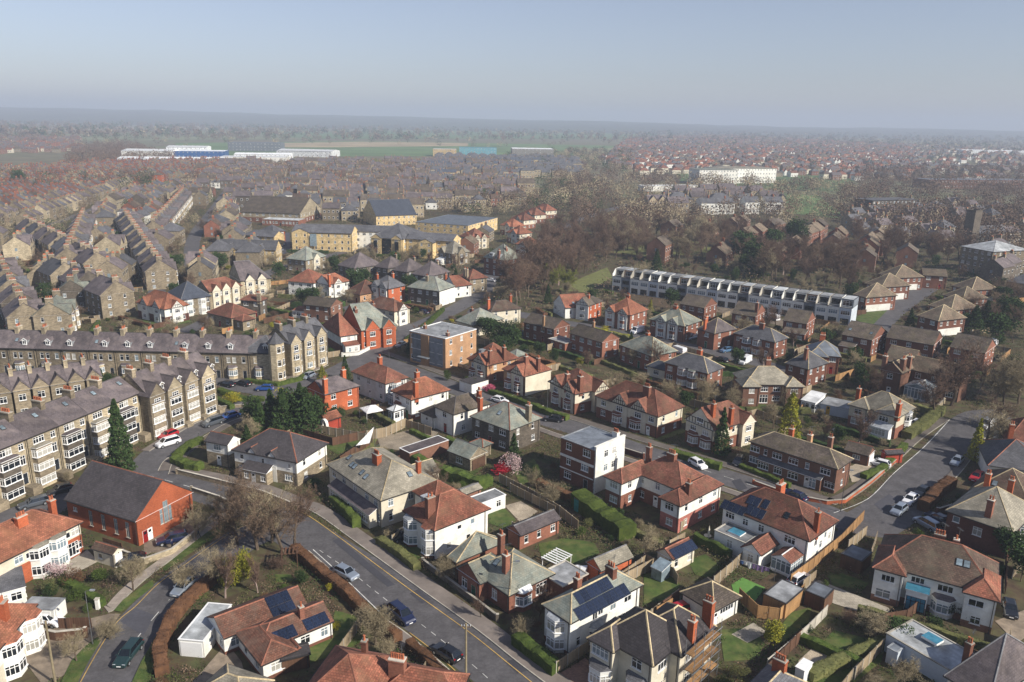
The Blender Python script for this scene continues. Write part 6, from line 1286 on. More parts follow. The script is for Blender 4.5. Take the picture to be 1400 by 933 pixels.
build_house(dict(l='red timber garden shed beside the drive hedge',at=(73.3,146.5),rz=-1.407,b=[dict(r=(0,0,2.16,3.86),ez=2,roof='roof_dark',wl='wood_red',pitch=24,ends='gg',ax='y',auto='')],f=[],n='shed',cat='shed',near=1))
build_house(dict(l='grey-rendered house with a stone-slate roof of two front hips and a brick chimney',at=(74.6,165.2),rz=-.828,b=[dict(r=(0,0,10.42,8.85),ez=4.9,roof='roof_stone',wl='brick_red',wu='pebble',split=2.5,pitch=36,cap='ridge_cream',auto=''),dict(r=(-.3,-.8,4.4,4.6),ez=4.9,ax='y',ends='hh',auto='',roof='roof_stone',wl='brick_red',wu='pebble',split=2.5,cap='ridge_cream',pitch=36),dict(r=(5.42,-.8,10.62,4.6),ez=4.9,ax='y',ends='hh',auto='',roof='roof_stone',wl='brick_red',wu='pebble',split=2.5,cap='ridge_cream',pitch=36),dict(r=(3.92,-2.6,9.92,-.7),ez=2.3,form='m',dz=.8,roof='lead',auto='',wl='upvc',wu='pebble',split=2.5,cap='ridge_cream',pitch=36)],f=[('w',1,'F',.5,3.2,1.8,1.2,2),('w',1,'F',.4,.9,1.9,1.4,2),('w',2,'F',.4,3.2,2,1.2,3),('w',3,'F',.5,.7,4.2,1.4,6),('bay',0,'R',.6,2.6,.9,2,'white','lead'),('ch',10.68,.05,9.2,.8,1.2,'brick_orange',3),('ch',.89,1.22,8.6,.8,.8,'brick_orange',1)],near=1))
build_house(dict(l='long grey-roofed garden shed with a yellow door',at=(71.1,172.6),rz=-.61,b=[dict(r=(0,0,6.23,5.9),ez=2.3,roof='flat_grey',form='f',wl='pale_blue',par='lead',ph=.04,auto='')],f=[('d',0,'F',.28,'yellow_paint')],n='shed',cat='shed',near=1))
build_house(dict(l='white-roofed garden conservatory behind the golden cypress',at=(67.2,174.8),rz=-.708,b=[dict(r=(0,0,3.58,6.49),ez=2.3,roof='flat_white',form='m',dz=.7,wl='upvc',auto='FR',ws=1,nodoor=1)],f=[],n='conservatory',cat='conservatory',near=1))
build_house(dict(l='slate-roofed stone house with tall chimneys behind the magnolia and old garage',at=(-8.45,153.6),rz=-.738,b=[dict(r=(0,0,11.26,9.94),ez=4.9,roof='roof_green',wl='stone_dark',pitch=34,cap='ridge_red',ws=3.4)],f=[('ch',11.46,6.17,9,1,.9,'stone',2),('ch',-1.75,2.56,8.6,.8,.8,'brick_orange',2),('rl',0,'F',.5,3)],near=1))
build_house(dict(l='white house with a plain brown hipped roof and brick corner quoins',at=(-16.54,159.2),rz=-.811,b=[dict(r=(0,0,6.86,10.58),ez=4.9,roof='roof_greybrown',wl='white',pitch=34,ax='y',cap='ridge_dark',ws=3.4),dict(r=(-4.5,-.5,.8,4.6),ez=2.6,ax='x',pitch=32,auto='FR',roof='roof_greybrown',wl='white',cap='ridge_dark')],f=[('ch',5.97,7.74,9,.8,.8,'brick_orange',2)],near=1))
build_house(dict(l='white semi-detached pair with a bright orange roof and brick-red band',at=(-26.97,168.6),rz=-.841,b=[dict(r=(0,0,8.01,10.71),ez=4.9,roof='roof_orange',wl='brick_red',wu='white',split=1.3,pitch=37,ax='y',cap='ridge_red',auto='FR',ws=3.2)],f=[('ch',2.83,5.24,9.2,.9,.9,'brick_orange',2),('ch',10.44,1.63,9.2,.9,.9,'brick_orange',2),('bay',0,'F',.3,2.6,.9,1,'white','roof_orange'),('conserv',-5,2,-1.2,5,2.4)],near=1))
build_house(dict(l='white semi-detached pair with a dull red roof beside the street of the flats',at=(-38.45,181.8),rz=-.739,b=[dict(r=(0,0,13.02,6.9),ez=4.9,roof='roof_red',wl='white',pitch=36,cap='ridge_red')],f=[('ch',4.52,5.18,9,.9,.9,'brick_orange',2),('bay',0,'R',.5,2.6,.9,2,'white','roof_orange')],near=1))
build_house(dict(l='orange brick house with a purple slate roof and two tall chimneys behind the conifers',at=(-40.86,164.9),rz=.803,b=[dict(r=(0,0,9.48,7.5),ez=4.9,roof='roof_purple',wl='brick_orange',pitch=33,ends='gh',cap='ridge_dark',ws=3.6,nodoor=1)],f=[('ch',-2.18,-1.47,9.3,.9,.9,'brick_orange',2),('ch',7.26,3.38,9.3,.9,.9,'brick_orange',2)],near=1))
build_house(dict(l='old stone garage with a green slate roof and brown double doors',at=(-12.1,141.3),rz=-.706,b=[dict(r=(0,0,6,5.11),ez=2.5,roof='roof_green',wl='stone',pitch=35,ax='x',ends='gg',cap='ridge_grey',auto='F',ws=3,nodoor=1)],f=[('box','garage_door',5.92,.77,0,6.03,4.35,2.1,'wood_brown')],n='garage',cat='garage',near=1))
build_house(dict(l='small hipped slate outbuilding behind the old stone garage',at=(-8.16,145.9),rz=-.705,b=[dict(r=(0,0,3.73,3.14),ez=2.3,roof='roof_green',wl='stone',pitch=30,auto='F',nodoor=1,ws=2)],f=[],n='outbuilding',cat='outbuilding',near=1))
build_house(dict(l='long white flat-roofed garage behind the white bay-fronted house',at=(-7.39,121.6),rz=-.865,b=[dict(r=(0,0,3.01,6.3),ez=2.4,form='f',roof='flat_grey',wl='white',auto='R',par='upvc')],f=[],n='garage',cat='garage',near=1))
build_house(dict(l='brown garden garage with a stone-slate roof next to the long white garage',at=(-9.37,125.2),rz=-.817,b=[dict(r=(0,0,2.56,4.16),ez=2.2,roof='roof_stone',wl='brick_brown',pitch=22,ends='gg',ax='y',auto='',cap='ridge_grey')],f=[],n='garage',cat='garage',near=1))
build_house(dict(l='long low carport with a purple sheet roof and white edge by the round lawn',at=(-21.39,142.6),rz=-.8,b=[dict(r=(0,0,3.27,9.58),ez=2.4,form='f',roof='roof_purple',wl='brick_brown',par='upvc',ph=.05,auto='')],f=[],n='carport',cat='carport',near=1))
build_house(dict(l='tall flat-roofed house of brick and white render with a white curved gable wall',at=(9.23,135.1),rz=-.786,b=[dict(r=(0,0,8.09,8.25),ez=8.2,roof='flat_lead',wl='brick_red',form='f',par='lead',auto='FB',ws=2.7),dict(r=(7.89,0,8.29,8.25),ez=8.9,form='f',par='white',wl='white',roof='white',auto='',ph=.1,split=0,wu='white')],f=[('box','render_band',0,-.1,4.9,7.88,0,5.35,'white'),('box','render_band',0,-.08,2.5,7.88,0,2.7,'white'),('ch',6.52,8.23,10.2,1.1,.8,'white',4),('w',1,'R',.35,3.6,1.1,1.3,2),('w',1,'R',.35,6.3,1.1,1.3,2),('w',1,'R',.62,3.6,1.1,1.3,2),('w',1,'R',.62,6.3,1.1,1.3,2)],n='tall_house',near=1))
build_house(dict(l='sprawling red-roofed pair with white upper walls and brick below, garden side towards us',at=(24.3,118.4),rz=-.826,b=[dict(r=(0,0,4.34,12.36),ez=4.9,roof='roof_red',wl='brick_pink',wu='white',split=2.6,pitch=36,ax='y',cap='ridge_red',ws=3.3,auto='FR'),dict(r=(-9.5,4.5,1.5,12.6),ez=4.9,ax='x',auto='F',roof='roof_red',wl='brick_red',wu='white',split=2.6,cap='ridge_red',pitch=36),dict(r=(-11.2,-.8,-7,9),ez=4.9,ax='y',auto='FR',wl='brick_red',nodoor=1,roof='roof_red',wu='white',split=2.6,cap='ridge_red',pitch=36)],f=[('ch',-4,8.6,9.6,1.6,.9,'brick_red',4),('ch',-8.4,8,9,.8,.8,'brick_red',2),('ch',3.24,3.57,9,.8,.8,'brick_red',2)],near=1))
build_house(dict(l='long half-timbered semi pair with two black and white gables and a red hipped roof',at=(18.6,167.5),rz=-.805,b=[dict(r=(0,0,17.33,9.61),ez=4.9,roof='roof_red',wl='brick_red',wu='cream',split=2.55,pitch=38,cap='ridge_red',ws=3.6,auto='RB')],f=[('gab',0,'F',.4,4,.15,46,True),('gab',0,'F',.7,4,.15,46,True),('bay',0,'F',.36,2.6,.8,1,'brick_red','roof_red'),('bay',0,'F',.66,3,.9,1,'brick_red','roof_red'),('w',0,'F',.12,3.2,1.4,1.2,3),('w',0,'F',.4,3.2,1.4,1.2,3),('w',0,'F',.7,3.2,1.4,1.2,3),('w',0,'F',.9,3.2,1.4,1.2,3),('w',0,'F',.12,.9,1.3,1.3,3),('d',0,'F',.86,'door_white'),('ch',11.69,3.25,9.6,1.6,.9,'brick_red',4)],near=1))
build_house(dict(l='half-timbered semi pair with twin front gables and a third gable on the side',at=(8.56,177.2),rz=-1.004,b=[dict(r=(0,0,10.61,9.64),ez=4.9,roof='roof_red',wl='brick_red',wu='cream',split=2.55,pitch=38,cap='ridge_red',auto='R',ws=3.6)],f=[('gab',0,'F',.27,3.8,.15,46,True),('gab',0,'F',.75,3.8,.15,46,True),('gab',0,'R',.75,4,1.2,44,True),('bay',0,'F',.28,2.4,.8,1,'brick_red','roof_red'),('bay',0,'F',.75,2.4,.8,1,'brick_red','roof_red'),('w',0,'F',.27,3.2,1.6,1.2,3),('w',0,'F',.75,3.2,1.6,1.2,3),('ch',6.78,.57,9.4,.9,.9,'brick_red',2),('ch',9.98,1.88,9.4,1.2,.9,'brick_red',3)],near=1))
build_house(dict(l='half-timbered house with a broad black and white gable, part hidden by a fir',at=(35.95,154.4),rz=-.96,b=[dict(r=(0,0,8.05,12.31),ez=4.9,roof='roof_red',wl='brick_red',wu='cream',split=2.55,pitch=42,cap='ridge_red',ax='y',ends='gh',auto='R',ws=3.4)],f=[('gab',0,'R',.8,3.6,1,44,False),('bay',0,'F',.3,2.6,.8,1,'brick_red','roof_red'),('bay',0,'F',.75,2.6,.8,1,'brick_red','roof_red'),('w',0,'F',.27,3.2,1.6,1.1,3),('w',0,'F',.72,3.2,1.6,1.1,3),('w',0,'F',.5,5.5,1.7,1,3),('ht',0,'F',4.7,6.2),('ch',5.71,1.8,10,.8,.8,'brick_orange',2),('ch',7.61,5.17,9,.8,.8,'brick_orange',2)],near=1))
build_house(dict(l='tan-walled house with a half-timbered gable and several chimneys beside the flats',at=(-11.48,194.3),rz=-.829,b=[dict(r=(0,0,8.03,10.74),ez=4.9,roof='roof_terracotta',wl='brick_red',wu='brick_tan',split=2.5,pitch=38,cap='ridge_red',auto='R',ws=3.4)],f=[('gab',0,'F',.62,4.4,.2,44,True,'cream'),('bay',0,'F',.25,2.4,.8,1,'brick_red','roof_red'),('bay',0,'F',.7,2.4,.8,1,'brick_red','roof_red'),('w',0,'F',.25,3.2,1.3,1.2,2),('w',0,'F',.65,3.2,1.3,1.2,2),('ch',8.95,1.3,9.4,.8,.8,'brick_red',2),('ch',8.54,6.03,9.4,.8,.8,'brick_red',2),('dor',0,'F',-1,2.6,1.2,.9,'f')],near=1))
build_house(dict(l='cream-sided house with a half-timbered gable over a red bay, between two tudor pairs',at=(-2.39,186.2),rz=-.83,b=[dict(r=(0,0,8.14,9.22),ez=4.9,roof='roof_terracotta',wl='brick_red',wu='brick_tan',split=2.4,pitch=38,cap='ridge_red',auto='B',ws=3.4)],f=[('gab',0,'F',.68,4.2,.2,44,True,'cream'),('bay',0,'F',.25,2.4,.8,1,'brick_red','roof_red'),('bay',0,'F',.7,2.4,.8,1,'brick_red','roof_red'),('w',0,'F',.25,3.2,1.3,1.2,2),('w',0,'F',.65,3.2,1.3,1.2,2),('ch',8.87,4.96,9.4,.8,.8,'brick_red',2),('ch',5.46,2.87,9,.8,.8,'brick_red',2),('box','render_wall',8.15,.3,.1,8.22,8.82,4.8,'cream')],near=1))
build_house(dict(l='brown brick house with a pale slate roof, cream hips and two front hip wings',at=(54.61,177.1),rz=.054,b=[dict(r=(0,0,12.93,9),ez=4.9,wl='brick_brown',pitch=35,cap='ridge_cream',roof='roof_stone',auto='R',ws=3.4),dict(r=(-1,-1.6,3.6,4),ez=4.9,ax='y',auto='F',nodoor=1,roof='roof_stone',wl='brick_brown',cap='ridge_cream',pitch=35),dict(r=(9.33,-1.6,13.93,4),ez=4.9,ax='y',auto='F',nodoor=1,roof='roof_stone',wl='brick_brown',cap='ridge_cream',pitch=35)],f=[('w',0,'F',.38,3.2,1.7,1.2,3),('w',0,'F',.62,3.2,1.7,1.2,3),('w',0,'F',.38,.4,2,2,3),('w',0,'F',.62,.9,1.8,1.2,3),('ch',8.44,10.14,9.4,1.2,.8,'brick_red',3)],near=1))
build_house(dict(l='brick semis with a grey slate roof, cream hips and two small tudor gables',at=(42.19,239.3),rz=-.728,b=[dict(r=(0,0,12.57,10.39),ez=5,wl='brick_red',pitch=35,cap='ridge_cream',roof='roof_green',auto='R',ws=3.2)],f=[('gab',0,'F',.34,3.4,.4,44,True,'white'),('gab',0,'F',.68,3.4,.4,44,True,'white'),('bay',0,'F',.34,2.6,.8,2,'brick_red','roof_green'),('bay',0,'F',.68,2.6,.8,2,'brick_red','roof_green'),('w',0,'F',.1,3.2,1.2,1.2,2),('w',0,'F',.9,3.2,1.2,1.2,2),('ch',6.11,5.17,9.6,1.2,.9,'brick_orange',4)],near=1))
build_house(dict(l='square brick house with a purple pyramid roof and cream hips',at=(54.55,228.6),rz=-.938,b=[dict(r=(0,0,6.9,10),ez=5,wl='brick_red',pitch=35,cap='ridge_cream',roof='roof_purple',ws=3.2)],f=[('ch',1.42,2.39,9,.8,.8,'brick_orange',2),('ch',2.71,-2.28,9,.7,.7,'brick_orange',2)],near=1))
build_house(dict(l='brick semis with a two-tone slate roof and stacked slate-hung bays',at=(64.2,224.2),rz=-.801,b=[dict(r=(0,0,13.41,7.87),ez=5,wl='brick_red',pitch=35,cap='ridge_cream',roof='roof_slate',auto='R',ws=3)],f=[('bay',0,'F',.32,2.8,.9,2,'brick_red','roof_slate'),('bay',0,'F',.58,2.8,.9,2,'brick_red','roof_slate'),('w',0,'F',.1,3.2,1,1.1,2),('w',0,'F',.84,3.2,1.2,1.2,2),('d',0,'F',.82,'door_white'),('ch',7.2,3.31,9.8,1.3,.9,'brick_red',3)],near=1))
build_house(dict(l='low brick semis with a weathered slate roof next to the white caravan',at=(29.4,211),rz=-.975,b=[dict(r=(0,0,13,9.69),ez=4.6,wl='brick_red',pitch=35,cap='ridge_cream',roof='roof_green',auto='FR',ws=3)],f=[('ch',5.81,5.09,8.8,1,.8,'brick_orange',3)],near=1))
build_house(dict(l='brick semis whose slate roof is half dark and half pale, with stacked bays',at=(38.59,193.8),rz=-.78,b=[dict(r=(0,0,12.97,7.9),ez=5,wl='brick_red',pitch=35,cap='ridge_cream',roof='roof_slate',auto='R',ws=3),dict(r=(-6,1,.5,5.5),ez=2.5,ax='x',auto='F',wl='cream',roof='roof_blue',nodoor=1,cap='ridge_cream',pitch=35)],f=[('bay',0,'F',.42,2.8,.9,2,'brick_red','roof_slate'),('bay',0,'F',.66,2.8,.9,2,'brick_red','roof_green'),('w',0,'F',.12,3.2,1.4,1.2,2),('w',0,'F',.9,3.2,1.4,1.2,2),('w',0,'F',.12,.9,1.8,1.3,3),('ch',7.06,5.21,9.2,1.2,.9,'brick_orange',3)],near=1))
build_house(dict(l='brick house with a blue-grey pyramid roof and cream hips near the golden cypress',at=(69.8,195.3),rz=-.89,b=[dict(r=(0,0,6.84,9.78),ez=4.9,wl='brick_red',pitch=35,cap='ridge_cream',roof='roof_slate',ws=3)],f=[('ch',4.32,2.41,9.8,.8,.8,'brick_red',2)],near=1))
build_house(dict(l='brick house with pale slate roofs and a round window behind the blue-grey pyramid roof',at=(79,203.8),rz=-.275,b=[dict(r=(0,0,8.2,9),ez=4.9,wl='brick_red',pitch=35,cap='ridge_cream',roof='flat_lead',ws=3.2),dict(r=(-.5,-1.5,5,4),ez=4.9,ax='y',auto='F',nodoor=1,roof='flat_lead',wl='brick_red',cap='ridge_cream',pitch=35)],f=[('ch',3.62,5.81,9.4,1.4,.9,'brick_orange',4)],near=1))
build_house(dict(l='modern brick house with a brown gabled roof, leftmost of three behind the slate semis',at=(56.11,261.7),rz=-.7,b=[dict(r=(0,0,9.18,9.69),ez=5,roof='roof_greybrown',wl='brick_red',pitch=30,cap='ridge_dark',ends='gg',ws=2.8)],f=[],near=1))
build_house(dict(l='modern brick house with a brown gabled roof and tall end chimney, middle of three',at=(70.3,249.1),rz=-.601,b=[dict(r=(0,0,7.84,10.91),ez=5,roof='roof_greybrown',wl='brick_red',pitch=30,cap='ridge_dark',ends='gg',ws=2.8)],f=[('ch',9.06,2.09,9.3,.9,.9,'brick_red',1)],near=1))
build_house(dict(l='modern brick house with a low front wing, rightmost of the three brown gabled ones',at=(84,240.5),rz=-.602,b=[dict(r=(0,0,7.33,10.57),ez=5,roof='roof_greybrown',wl='brick_red',pitch=30,cap='ridge_dark',ends='gg',ws=2.8),dict(r=(1,-3.5,8,.2),ez=2.5,form='m',dz=.9,auto='F',nodoor=1,roof='roof_greybrown',wl='brick_red',cap='ridge_dark',pitch=30)],f=[],near=1))
build_house(dict(l='modern brick terrace block with a brown gabled roof beside the playhouse garden',at=(3.21,232.9),rz=-.736,b=[dict(r=(0,0,12,8),ez=5,roof='roof_greybrown',wl='brick_red',pitch=30,cap='ridge_dark',ends='gg',ws=2.8)],f=[('ch',7.81,.18,8.4,.6,.6,'brick_tan',1)],near=1))
build_house(dict(l='modern brick terrace block with a brown gabled roof, nearer the red van',at=(16.34,221),rz=-.846,b=[dict(r=(0,0,12.75,7.61),ez=5,roof='roof_greybrown',wl='brick_red',pitch=30,cap='ridge_dark',ends='gg',ws=2.8),dict(r=(-6,-2.5,1,2.5),ez=2.5,form='f',auto='F',nodoor=1,roof='flat_grey',wl='brick_red',cap='ridge_dark',pitch=30)],f=[('ch',4.11,5.79,8.4,.6,.6,'brick_tan',1)],near=1))
build_house(dict(l='orange-roofed brick pair with two half-timbered gables',at=(29.53,250.1),rz=-.698,b=[dict(r=(0,0,9.93,10.87),ez=5,roof='roof_orange',wl='brick_red',pitch=37,cap='ridge_red',auto='R',ws=3)],f=[('gab',0,'F',.2,3.4,.4,44,True,'white'),('gab',0,'F',.72,3.4,.4,44,True,'white'),('bay',0,'F',.2,2.4,.8,2,'brick_red','roof_orange'),('bay',0,'F',.72,2.4,.8,2,'brick_red','roof_orange'),('ch',2.56,9.94,9.4,1.2,.9,'brick_orange',3)],near=1))
build_house(dict(l='black and white timbered house with a brown roof and orange brick side',at=(20.97,258.9),rz=-.584,b=[dict(r=(0,0,5.24,9.51),ez=5,roof='roof_greybrown',wl='brick_orange',pitch=36,cap='ridge_dark',auto='R',ax='y',ends='gh',ws=3)],f=[('ht',0,'F',.3,4.9),('gab',0,'F',.5,4.6,.3,44,True,'white'),('w',0,'F',.3,3.2,1.4,1.2,3),('w',0,'F',.4,.8,1.8,1.5,3),('ch',3.16,2.94,9.4,.8,.8,'brick_orange',2)],near=1))
build_house(dict(l='low red-roofed house with rooflights below the park trees',at=(13.87,267.9),rz=-1.203,b=[dict(r=(0,0,10.3,9.27),ez=3.6,roof='roof_terracotta',wl='white',pitch=34,cap='ridge_red',ax='y',ends='gg')],f=[('rl',0,'R',-1,2),('rl',0,'R',1,2)],near=1))
build_house(dict(l='cream house with a brown hipped roof by the street junction',at=(-10.65,252.2),rz=-1.067,b=[dict(r=(0,0,7.81,11.36),ez=5,roof='roof_brown',wl='cream',pitch=32,cap='ridge_dark',ax='y',ws=3.2)],f=[('ch',5.27,-.57,8.8,.8,.8,'brick_orange',2),('ch',2.75,9.8,8.8,.8,.8,'brick_orange',2)],near=1))
build_house(dict(l='low house with a pale slate roof just behind the flats',at=(-17.74,238.8),rz=-.781,b=[dict(r=(0,0,8.39,13.11),ez=3.6,roof='roof_green',wl='cream',pitch=30,cap='ridge_grey')],f=[('ch',2.31,4.9,7.2,1,.8,'brick_dark',2)],near=1))
build_house(dict(l='three-storey flat-roofed block of flats with dark panels and tan brick ends',at=(-27.58,206.9),rz=-.628,b=[dict(r=(0,0,12.69,12.83),ez=8.6,roof='flat_grey',form='f',wl='brick_tan',par='upvc',ph=.2,auto='R',ws=3.4)],f=[('box','cladding',1,-.08,.6,4.32,0,8.3,'flat_lead'),('box','cladding',7.11,-.08,.6,11.81,0,8.3,'flat_lead'),('box','stair_tower',4.34,-.35,0,7.09,0,8.5,'brick_tan'),('box','canopy',3.81,-1.6,2.5,7.62,-.36,2.65,'flat_lead'),('ch',1.51,4.47,10,.8,.8,'brick_brown',1),('ch',11.26,2.55,10,.8,.8,'brick_brown',1),('w',0,'F',.1,1.3,1.7,1.1,3),('w',0,'F',.1,4.2,1.7,1.1,3),('w',0,'F',.1,7,1.7,1.1,3),('w',0,'F',.25,1.3,1.7,1.1,3),('w',0,'F',.25,4.2,1.7,1.1,3),('w',0,'F',.25,7,1.7,1.1,3),('w',0,'F',.63,1.3,1.7,1.1,3),('w',0,'F',.63,4.2,1.7,1.1,3),('w',0,'F',.63,7,1.7,1.1,3),('w',0,'F',.84,1.3,1.7,1.1,3),('w',0,'F',.84,4.2,1.7,1.1,3),('w',0,'F',.84,7,1.7,1.1,3)],n='block_of_flats',cat='flats',near=1))
build_house(dict(l='white-gabled house with brown roof and timbered end behind the victorian brick villa',at=(-48.14,251.8),rz=-.65,b=[dict(r=(0,0,13.77,7.45),ez=4.9,roof='roof_rust',wl='cream',pitch=38,cap='ridge_red',auto='FR',ws=3.2)],f=[('gab',0,'R',.5,3.6,.6,46,True,'white')],near=1))
build_house(dict(l='victorian orange brick villa with slate roof and gables facing the street',at=(-50.79,227.7),rz=-.93,b=[dict(r=(0,0,13.98,11.41),ez=5.8,roof='roof_green',wl='brick_orange',pitch=42,cap='ridge_grey',ax='y',ends='gh',auto='R',ws=2.6)],f=[('gab',0,'R',.3,4,.5,50,False),('gab',0,'R',.75,3.6,.9,50,False),('ch',8.94,.82,10.6,1.2,.8,'brick_red',3),('ch',3.22,9.25,10.6,1.2,.8,'brick_red',3)],near=1))
build_house(dict(l='white and brick house with a red hipped roof and a red-roofed white sunroom',at=(-55.76,224.8),rz=-.967,b=[dict(r=(0,0,14.11,5.5),ez=4.9,roof='roof_terracotta',wl='brick_red',wu='white',split=2.3,pitch=36,cap='ridge_red',ax='y',auto='R',ws=3),dict(r=(13.91,.5,16.31,5),ez=2.4,form='m',hi='L',dz=.8,auto='R',ws=1.4,wl='white',wu='white',nodoor=1,roof='roof_terracotta',split=2.3,cap='ridge_red',pitch=36)],f=[],near=1))
build_house(dict(l='white house with a salmon-pink hipped roof',at=(-83.3,288.1),rz=-.283,b=[dict(r=(0,0,11.18,11.76),ez=5,roof='roof_terracotta',wl='white',pitch=34,cap='ridge_red',ws=3.4)],f=[],near=1))
build_house(dict(l='white house with an orange roof and black and white front gable',at=(-72.7,287.7),rz=-.661,b=[dict(r=(0,0,7.86,9.94),ez=5,roof='roof_orange',wl='white',pitch=38,cap='ridge_red',ax='y',ends='gh')],f=[('ht',0,'F',3.2,4.9),('gab',0,'R',.4,3.5,.6,44,True,'white'),('ch',13.46,-3.05,9.4,.8,.8,'brick_orange',2)],near=1))
build_house(dict(l='long brown-roofed brick house with a white sunroom, below the salmon-roofed house',at=(-68,251.4),rz=-.336,b=[dict(r=(0,0,10.34,7.65),ez=4.9,roof='roof_greybrown',wl='brick_brown',pitch=28,ends='gg',cap='ridge_dark'),dict(r=(-5,1,0,5),ez=2.3,form='m',dz=.7,wl='white',roof='roof_orange',auto='FR',ws=1.2,nodoor=1,cap='ridge_dark',pitch=28)],f=[],near=1))
build_house(dict(l='stone house with a wide dull-red hipped roof left of the brown-roofed brick house',at=(-89.7,254.8),rz=-.209,b=[dict(r=(0,0,7.61,4.95),ez=5.2,roof='roof_red',wl='stone_dark',pitch=33,cap='ridge_red',ws=3.4)],f=[('ch',16.39,-.45,9,1.2,.8,'stone',2)],near=1))
build_house(dict(l='stone bungalows with a faded red hipped roof behind the long terrace',at=(-96.4,243.5),rz=-.594,b=[dict(r=(0,0,12.32,9.72),ez=3.6,roof='roof_red',wl='stone',pitch=32,cap='ridge_red'),dict(r=(11.32,1,16.32,6),ez=3,auto='FR',nodoor=1,roof='roof_red',wl='stone',cap='ridge_red',pitch=32)],f=[],near=1))
build_house(dict(l='stone pair with a red roof and two white-edged gables facing the side street',at=(-108.9,266.8),rz=-.572,b=[dict(r=(0,0,7.82,13.81),ez=6,roof='roof_red',wl='stone_pale',pitch=40,cap='ridge_red',ax='y',ends='gh',auto='R',ws=3)],f=[('gab',0,'R',.2,3,.4,50,False,'cream'),('gab',0,'R',.5,3,.4,50,False,'cream'),('gab',0,'R',.8,3,.4,50,False,'cream')],mid=1))
build_house(dict(l='stone pair with a grey slate roof and gables facing the side street',at=(-106.5,293.6),rz=-.958,b=[dict(r=(0,0,14.46,11.38),ez=6,roof='roof_purple',wl='stone_pale',pitch=40,cap='ridge_grey',ax='y',ends='gh',auto='R',ws=3)],f=[('gab',0,'R',.3,3,.4,50,False,'cream'),('gab',0,'R',.7,3,.4,50,False,'cream')],mid=1))
build_house(dict(l='white tudor house with an orange roof and two pointed gables, amid the stone villas',at=(-121.7,250.3),rz=-.613,b=[dict(r=(0,0,16.06,8.96),ez=4.9,roof='roof_orange',wl='brick_dark',wu='white',split=2.4,pitch=42,cap='ridge_red',auto='R',ws=3)],f=[('gab',0,'F',.3,3.6,.4,50,True,'white'),('gab',0,'F',.75,3.6,.4,50,True,'white'),('w',0,'F',.3,.8,2,1.4,4),('w',0,'F',.75,.8,2,1.4,4),('w',0,'F',.3,3,1.4,1.1,2),('w',0,'F',.75,3,1.4,1.1,2),('gab',0,'R',.5,3.6,.4,46,True,'white')],near=1))
build_house(dict(l='stone pair with a blue slate roof and white bay windows right of the orange tudor house',at=(-116.5,260.9),rz=-.808,b=[dict(r=(0,0,12.94,10.41),ez=5.6,roof='roof_blue',wl='stone',pitch=36,cap='ridge_grey',ax='y',auto='R',ws=2.4)],f=[('bay',0,'R',.25,2.6,.8,2,'white','roof_blue'),('bay',0,'R',.7,2.6,.8,2,'white','roof_blue')],near=1))
build_house(dict(l='red brick tudor villa with slate roof beside the brown bungalow',at=(-51.43,279.9),rz=-.638,b=[dict(r=(0,0,9.58,8.93),ez=5.6,roof='roof_slate',wl='brick_orange',pitch=40,cap='ridge_dark',auto='FR')],f=[('gab',0,'F',.28,3.2,.5,50,True,'white'),('gab',0,'F',.75,3.2,.5,50,True,'white'),('ch',-2.34,3.46,9.6,.8,.8,'brick_orange',2),('ch',4.32,7.54,9.6,.8,.8,'brick_orange',2)],mid=1))
build_house(dict(l='brown hipped bungalow left of the red brick tudor villa',at=(-60.1,279.5),rz=-.729,b=[dict(r=(0,0,8.46,12.02),ez=3.4,roof='roof_rust',wl='brick_tan',pitch=34,cap='ridge_red')],f=[],n='bungalow',cat='bungalow',mid=1))
build_house(dict(l='stone house with a green slate roof and white side at the junction',at=(-37.88,278.5),rz=-.493,b=[dict(r=(0,0,13.71,10.85),ez=5.6,roof='roof_green',wl='stone_dark',pitch=36,cap='ridge_grey',ws=3)],f=[('ch',6.58,3.33,10,1,.8,'stone',2),('box','render_wall',13.72,.3,.1,13.78,10.45,5.4,'white')],near=1))
build_house(dict(l='white cottage with a red roof beside the stone house at the junction',at=(-26.12,293),rz=-.916,b=[dict(r=(0,0,7.97,7.85),ez=4.2,roof='roof_terracotta',wl='white',pitch=40,cap='ridge_red',ax='y',ends='gh')],f=[('ch',.98,-.28,8,.8,.8,'brick_orange',2)],near=1))
build_house(dict(l='stone house with a dark red hipped roof above the white cottage',at=(-21.25,301.7),rz=-.948,b=[dict(r=(0,0,8.36,8.42),ez=5.4,roof='roof_red',wl='stone',pitch=36,cap='ridge_red')],f=[('ch',5.93,-2.69,10,.8,.8,'stone',2),('ch',4.15,.37,10,.8,.8,'stone',2)],near=1))
build_house(dict(l='dark stone semis with a purple roof, leftmost of the purple-roofed row below the college',at=(-71.5,319.5),rz=-.729,b=[dict(r=(0,0,11.1,14.41),ez=5.6,roof='roof_purple',wl='stone_dark',pitch=36,cap='ridge_dark')],f=[('ch',3.44,8.2,9.6,1,.8,'stone',2)],mid=1))
build_house(dict(l='second purple-roofed dark stone house in the row below the college',at=(-56.04,317.6),rz=-.624,b=[dict(r=(0,0,7.38,11.24),ez=5.6,roof='roof_purple',wl='stone_dark',pitch=36,cap='ridge_dark')],f=[('ch',1.94,10.32,9.6,1,.8,'stone',2)],g='purple-roofed houses below the college',mid=1))
build_house(dict(l='third purple-roofed dark stone house in the row below the college',at=(-47.86,310.4),rz=-.573,b=[dict(r=(0,0,7.52,12.26),ez=5.6,roof='roof_purple',wl='stone_dark',pitch=36,cap='ridge_dark')],f=[('ch',2.05,11.08,9.6,1,.8,'stone',2)],g='purple-roofed houses below the college',mid=1))
